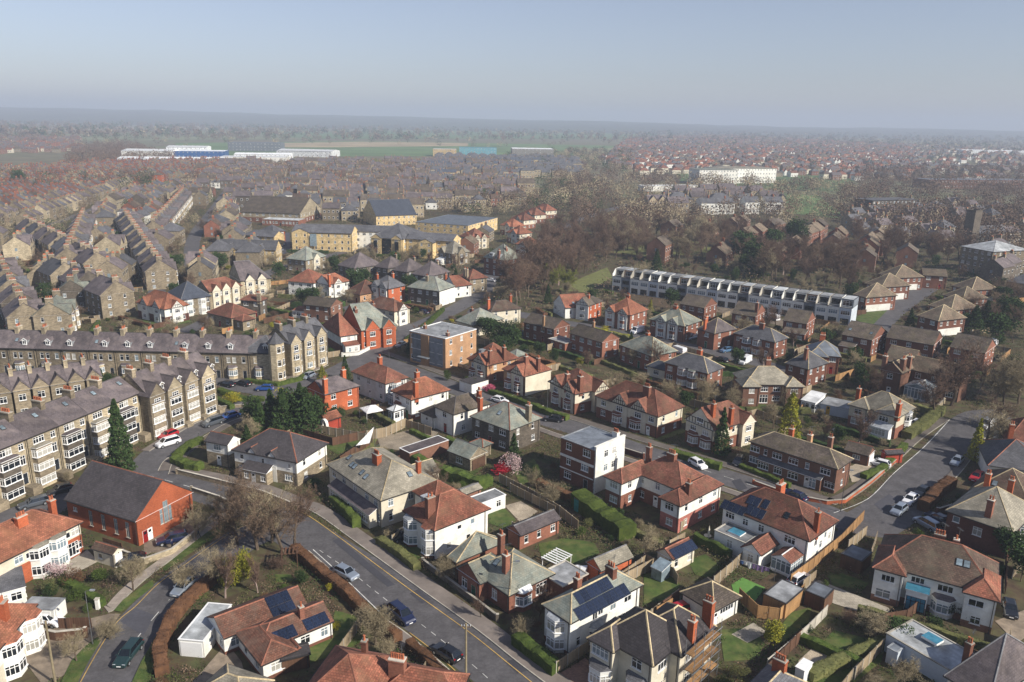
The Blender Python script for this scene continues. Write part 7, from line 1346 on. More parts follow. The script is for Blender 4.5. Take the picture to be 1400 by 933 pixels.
build_house(dict(l='rightmost purple-roofed dark stone house in the row below the college',at=(-39.47,303.4),rz=-.621,b=[dict(r=(0,0,9.03,13.22),ez=5.6,roof='roof_purple',wl='stone_dark',pitch=36,cap='ridge_dark')],f=[('ch',3.33,11.67,9.6,1,.8,'stone',2)],g='purple-roofed houses below the college',mid=1))
build_house(dict(l='stone house with a green roof and cream gable below the left end of the college',at=(-96.3,333.9),rz=-.438,b=[dict(r=(0,0,10.49,13.98),ez=5.4,roof='roof_green',wl='stone',pitch=34,cap='ridge_grey')],f=[('ch',1.96,6.84,9,1,.8,'stone',2),('gab',0,'R',.5,4,.5,44,False,'cream')],mid=1))
build_house(dict(l='gabled grey house with a white sunroom right of the twin-gabled college block',at=(-34.66,360),rz=-.795,b=[dict(r=(0,0,10.32,11),ez=5.4,roof='roof_stone',wl='stone',pitch=42,cap='ridge_grey',auto='FR'),dict(r=(2,-3,6,.2),ez=2.3,form='m',wl='white',auto='FR',ws=1.2,nodoor=1,roof='flat_white',cap='ridge_grey',pitch=42)],f=[('gab',0,'F',.3,3.6,.5,50,False),('gab',0,'R',.5,3.6,.5,50,False)],mid=1))
build_house(dict(l='stone house with a patchy red roof beside the curved college building',at=(-28.11,410.2),rz=-.945,b=[dict(r=(0,0,11.82,11),ez=5.4,roof='roof_red',wl='stone_pale',pitch=38,cap='ridge_red',auto='FR')],f=[('gab',0,'R',.3,3,.4,48,True,'cream'),('gab',0,'R',.7,3,.4,48,True,'cream')],mid=1))
build_house(dict(l='red brick villa with a slate roof and white dormers by the bend of the street',at=(-13.1,336.8),rz=-.709,b=[dict(r=(0,0,12.48,12),ez=7,roof='roof_green',wl='brick_red',pitch=44,cap='ridge_dark')],f=[('dor',0,'F',-2,1,2,1.3,'f'),('dor',0,'F',2.2,1,2,1.3,'f'),('ch',8.73,-6.78,11.6,1,1,'brick_red',2),('ch',8.99,4.79,11.6,1,1,'brick_red',2)],mid=1))
build_house(dict(l='first red and orange roofed house climbing the street left of the park trees',at=(-8.3,458.6),rz=-.849,b=[dict(r=(0,0,11.49,10),ez=5.2,roof='roof_orange',wl='brick_red',wu='cream',pitch=38,cap='ridge_red',auto='FR',ws=3)],f=[('gab',0,'F',.6,4,.5,44,True,'white')],g='orange-roofed houses left of the park',mid=1))
build_house(dict(l='second red and orange roofed house climbing the street left of the park trees',at=(-2.21,490.9),rz=-.888,b=[dict(r=(0,0,12.66,10),ez=5.2,roof='roof_red',wl='brick_red',wu='cream',pitch=38,cap='ridge_red',auto='FR',ws=3)],f=[('gab',0,'F',.6,4,.5,44,True,'white')],g='orange-roofed houses left of the park',mid=1))
build_house(dict(l='third red and orange roofed house climbing the street left of the park trees',at=(4.72,519.6),rz=-.923,b=[dict(r=(0,0,13.73,10),ez=5.2,roof='roof_red',wl='brick_red',wu='cream',pitch=38,cap='ridge_red',auto='FR',ws=3)],f=[('gab',0,'F',.6,4,.5,44,True,'white')],g='orange-roofed houses left of the park',mid=1))
build_house(dict(l='fourth red and orange roofed house climbing the street left of the park trees',at=(12.38,547),rz=-.956,b=[dict(r=(0,0,14.8,10),ez=5.2,roof='roof_terracotta',wl='brick_red',wu='cream',pitch=38,cap='ridge_red',auto='FR',ws=3)],f=[('gab',0,'F',.6,4,.5,44,True,'white')],g='orange-roofed houses left of the park',mid=1))
build_house(dict(l='fifth red and orange roofed house climbing the street left of the park trees',at=(-4.17,428.5),rz=-.821,b=[dict(r=(0,0,10.35,10),ez=5.2,roof='roof_orange',wl='brick_red',wu='cream',pitch=38,cap='ridge_red',auto='FR',ws=3)],f=[('gab',0,'F',.6,4,.5,44,True,'white')],g='orange-roofed houses left of the park',mid=1))
build_house(dict(l='sixth red and orange roofed house climbing the street left of the park trees',at=(.6,387.4),rz=-.778,b=[dict(r=(0,0,8.9,10),ez=5.2,roof='roof_orange',wl='brick_red',wu='cream',pitch=38,cap='ridge_red',auto='FR',ws=3)],f=[('gab',0,'F',.6,4,.5,44,True,'white')],g='orange-roofed houses left of the park',mid=1))
build_house(dict(l='large brown brick house with tan roofs, tall windows and a glass conservatory',at=(91,188.1),rz=-.798,b=[dict(r=(0,0,5.42,13.62),ez=6,roof='roof_tan',wl='brick_brown',pitch=40,cap='ridge_cream',ax='y',ends='gh',auto='F',ws=2.6),dict(r=(4.42,6.62,16.42,13.62),ez=5.6,ax='x',ends='gg',auto='F',nodoor=1,roof='roof_tan',wl='brick_brown',cap='ridge_cream',pitch=40),dict(r=(-3,9.62,4,17.62),ez=5.6,ax='x',ends='gg',auto='LF',roof='roof_tan',wl='brick_brown',cap='ridge_cream',pitch=40)],f=[('ch',4.54,1.8,11,1,1.6,'brick_brown',3),('ch',5.6,4.98,11,1,1,'brick_brown',2),('ch',.26,.72,11,1,1,'brick_brown',2),('conserv',6.02,1,11.62,6.5,3)],near=1))
build_house(dict(l='modern brick semis with white rooflights behind the bare tree, left of two long rows',at=(96,224.7),rz=-.749,b=[dict(r=(0,0,8.74,12.78),ez=5,roof='roof_greybrown',wl='brick_red',pitch=26,ends='gg',cap='ridge_dark',ws=3),dict(r=(.5,-3,5,.2),ez=2.5,form='m',auto='F',nodoor=1,roof='roof_greybrown',wl='brick_red',cap='ridge_dark',pitch=26)],f=[('rl',0,'F',-3,3,'glass_pale'),('rl',0,'F',3,3,'glass_pale')],near=1))
build_house(dict(l='modern brick row with a ribbed brown roof behind the big brown brick house',at=(107.9,222.3),rz=-.666,b=[dict(r=(0,0,12.69,11.61),ez=5,roof='roof_greybrown',wl='brick_red',pitch=26,ends='gg',cap='ridge_dark',ws=3.4)],f=[],near=1))
build_house(dict(l='modern brick row with a ribbed brown roof next to the white truck',at=(121.5,213.2),rz=-.747,b=[dict(r=(0,0,8.89,12.06),ez=5,roof='roof_greybrown',wl='brick_red',pitch=26,ends='gg',cap='ridge_dark',ws=3.4)],f=[],near=1))
build_house(dict(l='first tan-hipped brick semis from the front in the row right of the far cul-de-sac road',at=(130,249.7),rz=-1.159,b=[dict(r=(0,0,8.13,12.95),ez=5.2,roof='roof_tan',wl='brick_red',pitch=32,cap='ridge_cream',auto='FR',ws=2.6)],f=[('box','render_wall',8.14,.5,.2,8.19,10.36,2.6,'white')],g='tan-roofed semis right of the far road',mid=1))
build_house(dict(l='second tan-hipped brick semis from the front in the row right of the far cul-de-sac road',at=(141.2,265.2),rz=-1.161,b=[dict(r=(0,0,9.05,13.72),ez=5.2,roof='roof_tan',wl='brick_red',pitch=32,cap='ridge_cream',auto='FR',ws=2.6)],f=[('box','render_wall',9.05,.5,.2,9.11,10.98,2.6,'white')],g='tan-roofed semis right of the far road',mid=1))
build_house(dict(l='third tan-hipped brick semis from the front in the row right of the far cul-de-sac road',at=(155.3,282.7),rz=-1.223,b=[dict(r=(0,0,8.73,12.18),ez=5.2,roof='roof_tan',wl='brick_red',pitch=32,cap='ridge_cream',auto='FR',ws=2.6)],f=[('box','render_wall',8.73,.5,.2,8.79,9.74,2.6,'white')],g='tan-roofed semis right of the far road',mid=1))
build_house(dict(l='fourth tan-hipped brick semis from the front in the row right of the far cul-de-sac road',at=(168,300.9),rz=-1.278,b=[dict(r=(0,0,9.63,13.16),ez=5.2,roof='roof_tan',wl='brick_red',pitch=32,cap='ridge_cream',auto='FR',ws=2.6)],f=[('box','render_wall',9.63,.5,.2,9.69,10.53,2.6,'white')],g='tan-roofed semis right of the far road',mid=1))
build_house(dict(l='first tan-hipped brick semis from the front in the row behind the car park bays',at=(122.4,281.3),rz=-1.207,b=[dict(r=(0,0,6.31,14.49),ez=5.2,roof='roof_tan',wl='brick_red',pitch=32,cap='ridge_cream',auto='FR',ws=2.6)],f=[('box','render_wall',6.31,.5,.2,6.37,11.59,2.6,'white')],g='tan-roofed semis left of the far road',mid=1))
build_house(dict(l='second tan-hipped brick semis from the front in the row behind the car park bays',at=(135.4,302.3),rz=-1.22,b=[dict(r=(0,0,8.55,14.59),ez=5.2,roof='roof_tan',wl='brick_red',pitch=32,cap='ridge_cream',auto='FR',ws=2.6)],f=[('box','render_wall',8.55,.5,.2,8.61,11.68,2.6,'white')],g='tan-roofed semis left of the far road',mid=1))
build_house(dict(l='third tan-hipped brick semis from the front in the row behind the car park bays',at=(149.7,323.1),rz=-1.31,b=[dict(r=(0,0,9.45,14.52),ez=5.2,roof='roof_tan',wl='brick_red',pitch=32,cap='ridge_cream',auto='FR',ws=2.6)],f=[('box','render_wall',9.45,.5,.2,9.51,11.62,2.6,'white')],g='tan-roofed semis left of the far road',mid=1))
build_house(dict(l='brick house with a white garage wing closing the end of the far cul-de-sac',at=(167.5,321.6),rz=-.253,b=[dict(r=(0,0,9.25,8),ez=5.2,roof='roof_tan',wl='brick_red',pitch=30,cap='ridge_dark',ends='gg'),dict(r=(-10,2,0,8),ez=2.8,form='f',wl='white',auto='F',roof='flat_light',nodoor=1,cap='ridge_dark',pitch=30)],f=[],mid=1))
build_house(dict(l='tan stone college with a slate roof, left gable and three rows of small windows',at=(-108.5,387.5),rz=-.046,b=[dict(r=(0,0,29.88,13),ez=9,roof='roof_slate',wl='stone_buff',pitch=24,ends='gg',auto='FR',ws=3,ww=.9,nodoor=1,cap='ridge_grey'),dict(r=(0,-.6,9,13),ez=9,ax='y',ends='gg',auto='F',ws=3,ww=.9,nodoor=1,roof='roof_slate',wl='stone_buff',cap='ridge_grey',pitch=24),dict(r=(-.2,11,47.88,22),ez=8.6,ax='x',ends='gg',auto='F',wl='white',wu='white',ws=3,roof='roof_slate',cap='ridge_grey',pitch=24)],f=[('box','glazed_bay',9.3,-.8,2.6,12.6,-.61,8.6,'glass_pale')],n='college_building',cat='college',mid=1))
build_house(dict(l='tan college block with two front gables and tall dark glazing between them',at=(-69.1,381.8),rz=-.307,b=[dict(r=(0,0,17.35,26),ez=8,roof='roof_slate',wl='stone_buff',pitch=24,auto='R',cap='ridge_grey',ws=4.5,ww=1.2),dict(r=(17.35,3,41.35,15),ez=8,ax='x',ends='gg',auto='FR',ws=4,ww=1.6,roof='roof_slate',wl='stone_buff',cap='ridge_grey',pitch=24),dict(r=(25.35,-1,33.35,4),ez=7.4,ax='y',ends='gg',auto='F',roof='roof_slate',wl='stone_buff',cap='ridge_grey',pitch=24)],f=[('gab',0,'F',.18,5.2,.6,34,False),('gab',0,'F',.82,5.2,.6,34,False),('box','glazing',6.25,-.1,.3,11.11,0,7.8,'glass'),('box','glazing',2.08,-.72,1.2,3.99,-.61,6.8,'glass'),('box','glazing',13.36,-.72,1.2,15.27,-.61,6.8,'glass')],n='college_building',cat='college',mid=1))
build_house(dict(l='yellow and cream college wing with a sweeping blue-grey flat roof',at=(-55.68,451),rz=-.372,b=[dict(r=(0,0,32.66,42),ez=7,roof='flat_lead',form='f',wl='stone_buff',auto='FR',ws=4,par='flat_lead')],f=[],n='college_building',cat='college',mid=1))
build_house(dict(l='tan gabled block of flats with a row of small pointed gables',at=(-133.4,351.6),rz=-.037,b=[dict(r=(0,0,27.97,9),ez=6,roof='roof_slate',wl='stone_buff',pitch=40,ends='gg',auto='FR',ws=2.7,ww=1.1,cap='ridge_grey')],f=[('gab',0,'F',.13,4,.3,48,False),('gab',0,'F',.27,4,.3,48,False),('gab',0,'F',.62,4,.3,48,False),('gab',0,'F',.76,4,.3,48,False)],n='block_of_flats',cat='flats',mid=1))
build_house(dict(l='long brown-roofed market hall with a red and cream gable end',at=(-169.2,493.8),rz=-.152,b=[dict(r=(0,0,39,34),ez=6,roof='roof_greybrown',wl='brick_red',wu='stone_pale',split=3,pitch=26,ends='gg',auto='FR',cap='ridge_dark',ws=4)],f=[],n='market_hall',cat='hall',mid=1))
build_house(dict(l='low glass-fronted hall with a pale flat roof in front of the market hall',at=(-151.3,479),rz=-.167,b=[dict(r=(0,0,23.28,10),ez=3.6,roof='flat_light',form='f',wl='brick_red',auto='F',ws=2)],f=[],n='low_hall',cat='hall',mid=1))
build_house(dict(l='tan stone hall with a grey roof left of the college car park',at=(-138.2,402.1),rz=-.294,b=[dict(r=(0,0,19.1,10),ez=5,roof='roof_slate',wl='stone_buff',pitch=26,ends='hg',auto='F',cap='ridge_grey')],f=[],n='hall',cat='hall',mid=1))
build_house(dict(l='red brick workshop with a grey hipped roof beside the college car park',at=(-124.4,411.7),rz=.921,b=[dict(r=(0,0,7.79,12),ez=5.4,roof='roof_slate',wl='brick_orange',pitch=26,auto='FR',cap='ridge_grey')],f=[],n='workshop',cat='workshop',mid=1))
build_house(dict(l='tan school hall with a blue-grey roof and pale gable, behind the college',at=(-96.2,509.3),rz=-1.112,b=[dict(r=(0,0,28.76,26),ez=6,roof='roof_blue',wl='stone_buff',pitch=30,ax='y',ends='gg',auto='R',cap='ridge_grey')],f=[],n='school_hall',cat='hall',mid=1))
build_house(dict(l='tall grey stone mansion block with a pale roof and bright end wall near the right edge',at=(205.8,366.2),rz=-1.222,b=[dict(r=(0,0,17.15,22),ez=11,roof='flat_light',wl='stone',pitch=18,cap='ridge_grey',ws=3)],f=[],n='mansion_block',cat='mansion',mid=1))
build_house(dict(l='dark stone church with a square tower among the trees at the right',at=(255.2,448.4),rz=-1.132,b=[dict(r=(0,0,6.17,24),ez=7,roof='roof_slate',wl='stone_dark',pitch=50,ax='y',ends='gg',cap='ridge_grey'),dict(r=(1,-6,6.5,-.4),ez=19,form='f',auto='',par='stone_dark',ph=1.2,roof='flat_grey',wl='stone_dark',cap='ridge_grey',pitch=50)],f=[],n='stone_church',cat='church',mid=1))
for a in (
('long',6.74,9,6.6,'houses of the long stone terrace','%s house from the left in the long stone terrace with white dormers',[(-132.8,190.9,-.017),(-126.1,190.8,-.017),(-119.3,190.7,-.017),(-112.6,190.5,-.017),(-105.8,190.4,-.017),(-99.1,190.3,-.017),(-92.4,190.2,-.017),(-85.6,190.1,-.017),(-78.9,190,-.017),(-72.2,189.9,-.017),(-65.4,189.8,-.017)]),
('tall',6.37,10,9.6,'houses of the tall stone terrace','%s house from the front in the tall bay-windowed stone terrace behind the church hall',[(-87.2,115.1,1.234),(-85.1,121.1,1.234),(-83,127.1,1.234),(-80.9,133.1,1.234),(-78.8,139.2,1.234),(-76.7,145.2,1.234)]),
('gabled',4.68,10,9.2,'houses of the gabled stone terrace','%s house from the left in the gabled stone terrace above the street bend',[(-72.5,150.2,1.166),(-70.7,154.5,1.166),(-68.9,158.8,1.166),(-67,163.1,1.166)]),
('crescent',4.56,9,8.6,'houses at the tall end of the crescent','%s house from the left in the tall end of the crescent terrace',[(-55.61,192.1,1.045),(-53.32,196.1,1.045),(-51.03,200,1.045)]),
('back',3.48,8,6.6,'stone houses behind the tall terrace','%s gabled stone house from the left in the row hidden behind the tall terrace',[(-108.5,157,.652),(-105.7,159.1,.652),(-102.9,161.3,.652),(-100.2,163.4,.652),(-97.4,165.5,.652),(-94.6,167.6,.652)]),
('cubic',3.83,9,8.4,'houses of the modern flat-roofed terrace','%s narrow house from the left in the long flat-roofed modern terrace with white fins',[(38.64,305.1,-.598),(41.81,302.9,-.598),(44.97,300.7,-.598),(48.14,298.6,-.598),(51.3,296.4,-.598),(54.47,294.3,-.598),(57.63,292.1,-.598),(60.8,289.9,-.598),(64,287.8,-.598),(67.1,285.6,-.598),(70.3,283.5,-.598),(73.5,281.3,-.598),(76.6,279.2,-.598),(79.8,277,-.598),(83,274.9,-.598),(86.1,272.7,-.598),(89.3,270.5,-.598),(92.5,268.4,-.598),(95.6,266.2,-.598),(98.8,264.1,-.598),(101.9,261.9,-.598),(105.1,259.8,-.598),(108.3,257.6,-.598)])): terrace(*a)
build_house(dict(l='corner house with an octagonal turret joining the long terrace and the crescent',at=(-58.48,189),rz=1.428,b=[dict(r=(0,0,8.79,9),ez=6.8,roof='roof_slate',wl='stone_pale',pitch=38,cap='ridge_grey',auto='F',ws=2.2)],f=[('turret','w*.0',-.2,1.9,10)],n='corner_house',near=1))
for a in (
('villa',13,10,6.4,'villas of the leftmost street','%s twin-gabled stone villa from the front in the leftmost villa street',[(-137.5,227.2,2.195),(-150,244.6,2.195),(-162.6,262,2.195),(-175.1,279.4,2.195),(-187.6,296.8,2.195)]),
('villaG',12,10,6.4,'green-slated villas','%s green-slated stone villa from the front behind the long terrace',[(-130.3,227.4,1.905),(-141.7,260,1.905)]),
('villa',14,11,7.5,'tall villas by the tudor house','%s tall stone villa from the right beside the orange tudor house',[(-124.1,255.5,2.397),(-140.8,270.8,2.397),(-157.3,286.1,2.397)]),
('villa',13,11,7,'villas of the middle street','%s purple-roofed stone villa from the front in the middle villa street',[(-127.2,296.1,2.08),(-136.9,313.4,2.08),(-146.6,330.8,2.08),(-156.3,348.1,2.08),(-165.9,365.5,2.08),(-175.6,382.8,2.08),(-185.3,400.1,2.08),(-194.9,417.5,2.08),(-204.6,434.8,2.08)]),
('villa',14,11,7,'villas left of the middle street','%s stone villa from the right in the street left of the middle villas',[(-158.5,311.4,2.29),(-171.3,325.9,2.29),(-184,340.4,2.29),(-196.7,354.9,2.29),(-209.5,369.5,2.29),(-222.2,384,2.29),(-234.9,398.5,2.29)]),
('villa',13,11,7,'villas beside the workshops','%s stone villa from the front beside the grey workshops',[(-174.2,319,2.01),(-183,337.8,2.01),(-191.8,356.6,2.01),(-200.6,375.4,2.01),(-209.5,394.2,2.01),(-218.3,413,2.01),(-227.1,431.8,2.01)]),
('villa',11,10,7.5,'shop houses opposite the white shops','%s gabled stone shop house from the front opposite the white shops',[(-178.2,405.6,1.875),(-182.2,418.2,1.875),(-186.2,430.9,1.875),(-190.1,443.5,1.875),(-194.1,456.2,1.875),(-198.1,468.9,1.875),(-202,481.5,1.875),(-206,494.1,1.875),(-210,506.8,1.875),(-213.9,519.5,1.875),(-217.9,532.1,1.875),(-221.9,544.8,1.875),(-225.8,557.4,1.875),(-229.8,570.1,1.875)])): terrace(*a)
for a in (
('concol',-71.1,134.1,14.5,'cypress_tree','tall narrow dark green cypress in front of the tall stone terrace','tree',1),
('bare',-41.78,109.8,11,'bare_tree','leafless tree on the verge nearest the church hall end of the junction','tree',1),
('bare',-38.3,108.4,13,'bare_tree','leafless tree with spreading limbs, left one over the road junction','tree',1),
('bare',-34.02,107.5,14,'bare_tree','tallest leafless tree over the road junction beside the brown hedge','tree',1),
('bareP',-36.72,110.6,12,'bare_tree','pale leafless tree in the middle of the junction clump','tree',1),
('bareR',-32.88,109,10,'bare_tree','reddish leafless tree at the right of the junction clump','tree',1),
('bareS',-45.33,97.6,5,'bare_bush','pale twiggy bush on the verge by the silver car','tree',1),
('birch',-38.73,95.7,7,'birch_tree','thin pale-stemmed tree beside the yellow-green bushes','tree',1),
('bareP',-40.67,98.8,8,'bare_tree','slender leafless tree left of the yellow-green bushes','tree',1),
('goldball',-38.46,97.8,5.6,'golden_bush','left of two tall yellow-green bushes by the garage drive','bush',.8),
('goldball',-37.54,99.7,5.8,'golden_bush','right of two tall yellow-green bushes by the garage drive','bush',.7),
('gold',57.76,154.3,11,'golden_cypress','large golden green cypress behind the long brick semis','cypress',1),
('goldcone',92.5,146.9,9,'golden_conifer','golden conifer standing beside the cul-de-sac road','conifer',.75),
('con',42.1,147.6,10,'fir_tree','slim fir tree in front of the half-timbered house with the broad gable','conifer',.75),
('goldcone',47.81,269.2,5,'golden_conifer','small golden conifer beside the brick semis with tudor gables','conifer',1),
('con',-52.2,154.8,7.5,'conifer','second dark conifer from the left in the clump behind the orange brick house','conifer',1.2,'conifers behind the orange brick house'),
('con',-50.27,156.6,9,'conifer','third dark conifer from the left in the clump behind the orange brick house','conifer',1.2,'conifers behind the orange brick house'),
('con',-47.16,154.3,10,'conifer','fourth dark conifer from the left in the clump behind the orange brick house','conifer',1.2,'conifers behind the orange brick house'),
('pine',-45.69,156.8,9.5,'conifer','fifth dark conifer from the left in the clump behind the orange brick house','conifer',1.2,'conifers behind the orange brick house'),
('con',-42.54,155.3,10,'conifer','seventh dark conifer from the left in the clump behind the orange brick house','conifer',1.2,'conifers behind the orange brick house'),
('pine',-55.02,158.4,6.5,'conifer','first dark conifer from the left in the clump behind the orange brick house','conifer',1.2,'conifers behind the orange brick house'),
('con',-45.25,161,9,'conifer','sixth dark conifer from the left in the clump behind the orange brick house','conifer',1.2,'conifers behind the orange brick house'),
('pine',-41.31,157.8,8,'conifer','eighth dark conifer from the left in the clump behind the orange brick house','conifer',1.2,'conifers behind the orange brick house'),
('yellow',-48.79,157.9,8,'yellow_shrub','bright yellow shrub rising between the dark conifers','shrub',.6),
('goldcone',-46.89,187.7,4.5,'green_bush','round green bush at the corner of the crescent','bush',1.6),
('yellow',-64.1,172.5,2.2,'yellow_bush','flat bright yellow bush on the hedged corner opposite the crescent','bush',2.2),
('dark',94,210.6,6,'dark_tree','dark evergreen left of the big brown brick house','tree',1),
('bareR',104.8,179.1,17,'bare_tree','huge reddish bare tree at the head of the cul-de-sac','tree',1.25),
('bareP',117.7,183.3,15,'bare_tree','wide olive bare tree right of the huge reddish one','tree',1.2),
('bareR',86.5,183.3,9,'bare_tree','thin bare tree left of the big brown brick house','tree',1),
('bareR',96.5,171.4,11,'bare_tree','bare tree in front of the glass conservatory','tree',1),
('bareR',123.5,183.6,12,'bare_tree','bare tree at the bend of the cul-de-sac kerb','tree',1),
('blossom',.44,135.8,5,'magnolia_tree','pink-white magnolia in blossom beside the old stone garage','magnolia',1),
('redfl',-1.74,136.3,2.6,'rhododendron','bright red flowering bush left of the magnolia','bush',1.3),
('pinkfl',-5.3,183.3,2.2,'flowering_bush','bright pink flowering bush in front of the tan-walled house','bush',1.2),
('green',4.64,135.3,2.6,'round_shrub','clipped round green shrub by the small lawn right of the magnolia','shrub',1),
('con',.7,139.7,7,'fir_tree','dark fir behind the magnolia by the slate-roofed stone house','conifer',1),
('bareP',20.87,108.2,5.5,'apple_tree','round bare apple tree between the studio and the clipped hedge','tree',1.3),
('bareS',7.42,124.4,5.5,'bare_tree','pale bare tree beside the teal shed','tree',1.1),
('bareS',-8.67,101.3,5,'bare_bush','pale bare bush beside the grey-green bungalow','bush',1.1),
('bareR',-3.44,92.2,3.6,'bare_bush','bare bush at the roadside left of the bungalow gate','bush',1),
('bareS',2.16,87.9,3.8,'bare_bush','round bare bush above the front hedge of the solar-panelled white house','bush',1),
('brown',-22.94,118.2,2.6,'copper_bush','rounded copper-brown bush at the corner of the cream semi','bush',1.1),
('goldball',34.14,87.9,3.8,'golden_bush','yellow-green bush on the lawn behind the white square garage','bush',1),
('green',45.36,100.4,1.5,'potted_shrub','small green shrub at the fence by the curved lawn','shrub',1),
('pine',76.3,108.4,6,'dark_tree','dense dark green tree right of the mottled brown roof','tree',1.3),
('pine',75.1,103.3,6,'dark_tree','dark green tree at the right edge below the brick house','tree',1.2),
('dark',62.4,93,2.6,'dark_shrub','dark shrub in front of the white pair with red hips','shrub',1.7),
('dark',60.1,94.5,2.6,'dark_shrub','dark shrub below the blue glazed link','shrub',1.6),
('bareS',47.76,89.7,5,'bare_bush','large grey bare bush at the end of the lit lawn','bush',1.5),
('dark',49.95,88.3,3.6,'dark_shrub','dark green bush beside the grey bare bush at the lawn end','shrub',1.5),
('bareRs',61.8,94.1,3.6,'bare_bush','purple-brown bare shrub by the right-hand bay of the white pair','bush',1.4),
('bareS',-49.98,86.3,4,'bare_bush','sprawling pale bush in the front garden by the street lamp','bush',1.3),
('bareP',-51.86,82,5,'bare_tree','bare small tree at the bottom left verge','tree',1),
('blossom',-64.5,99.9,2.6,'white_blossom_bush','white blossoming bush under the two-storey bays','bush',1.5),
('green',-57.38,99.2,2.4,'green_shrub','bright green shrub in the garden by the small brown-roofed garage','shrub',1.6),
('brown',-61,98.2,2.4,'brown_shrub','red-brown shrub in the garden of the brick semis','shrub',1.4),
('bareP',-52.01,97,5.5,'bare_tree','small bare street tree on the verge below the garage','tree',1.2),
('green',-58.44,94.4,2,'green_shrub','dark green shrub beside the white post','shrub',1.6),
('bareP',-48.56,110.7,6,'bare_tree','young bare street tree beside the footway by the church hall','tree',1),
('bareP',-46.43,114.9,7,'bare_tree','young bare street tree nearest the road junction','tree',1),
('yellow',-22.17,88.4,1.8,'yellow_bush','yellow bush at the corner of the solar-panelled bungalow','bush',1),
('yellow',-24.87,97.8,1.2,'yellow_bush','small yellow bush between the bungalow wings','bush',1),
('yellow',-35.46,90.2,1.3,'yellow_bush','small yellow bush beside the bungalow wall near the garage','bush',1),
('green',-16.13,191.7,3,'round_shrub','left of three round bushes by the flats forecourt','shrub',1),
('green',-10.73,187.9,2.6,'round_shrub','middle of three round bushes by the flats forecourt','shrub',1),
('green',-8.62,185.8,3,'round_shrub','right of three round bushes by the flats forecourt','shrub',1),
('goldball',27.4,177.7,3.8,'golden_bush','olive-yellow bush at the gate of the twin-gabled tudor pair','bush',1),
('yellow',29.27,243.2,1.6,'yellow_bush','yellow hedge-like bush in front of the orange-roofed pair','bush',2),
('pine',-6.04,226.5,8,'evergreen_tree','evergreen in the thicket right of the flats','tree',1.2,'evergreens right of the flats'),
('dark',-2.53,223.5,9,'evergreen_tree','evergreen in the thicket right of the flats','tree',1.2,'evergreens right of the flats'),
('pine',.06,217.7,8,'evergreen_tree','evergreen in the thicket right of the flats','tree',1.2,'evergreens right of the flats'),
('dark',-3.22,214.5,7,'evergreen_tree','evergreen in the thicket right of the flats','tree',1.2,'evergreens right of the flats'),
('pine',-8,232.9,7,'evergreen_tree','evergreen in the thicket right of the flats','tree',1.2,'evergreens right of the flats'),
('olive',1.32,233.5,6,'evergreen_tree','evergreen in the thicket right of the flats','tree',1.2,'evergreens right of the flats'),
('brown',-41.28,241.1,5,'copper_tree','round copper-brown tree beside the victorian orange brick villa','tree',1.2),
('bareR',39.81,200.9,9,'bare_tree','bare reddish tree behind the low brick semis','tree',1.2),
('bareS',33.93,207.1,7,'bare_tree','pale spreading bare tree behind the low brick semis','tree',1.4),
('bareS',96.5,233.1,9,'bare_tree','olive bare tree at the end of the white-finned terrace','tree',1.3),
('con',129.9,252.8,7,'fir_tree','blue-green fir in front of the tan-hipped semis','conifer',1),
('con',148.9,249.5,9,'fir_tree','left of two dark firs in the gardens behind the tan-roofed semis','conifer',1.5),
('con',156.5,256.6,9,'fir_tree','right of two dark firs in the gardens behind the tan-roofed semis','conifer',1.5),
('bareP',48.62,305.9,12,'bare_tree','thin bare tree in front of the left end of the white-finned terrace','tree',1),
('con',63.1,347.6,10,'fir_tree','dark fir behind the left end of the white-finned terrace','conifer',1.2),
('con',105.3,341.3,12,'fir_tree','broad dark fir behind the middle of the white-finned terrace','conifer',1.6),
('bareP',109.4,331.9,14,'bare_tree','pale-trunked bare tree right of the broad dark fir','tree',1),
('willow',15.46,307.3,10,'willow_tree','pale olive willow left in the park clump','tree',1),
('willow',20.81,300.9,11,'willow_tree','pale olive willow right in the park clump','tree',1),
('willow',-172.2,1022.7,14,'willow_tree','yellow-green willow far off before the fields','tree',1),
('pine',-421.1,685.9,16,'dark_tree','big dark evergreen far left beyond the brick terraces','tree',1)): tree(*a)
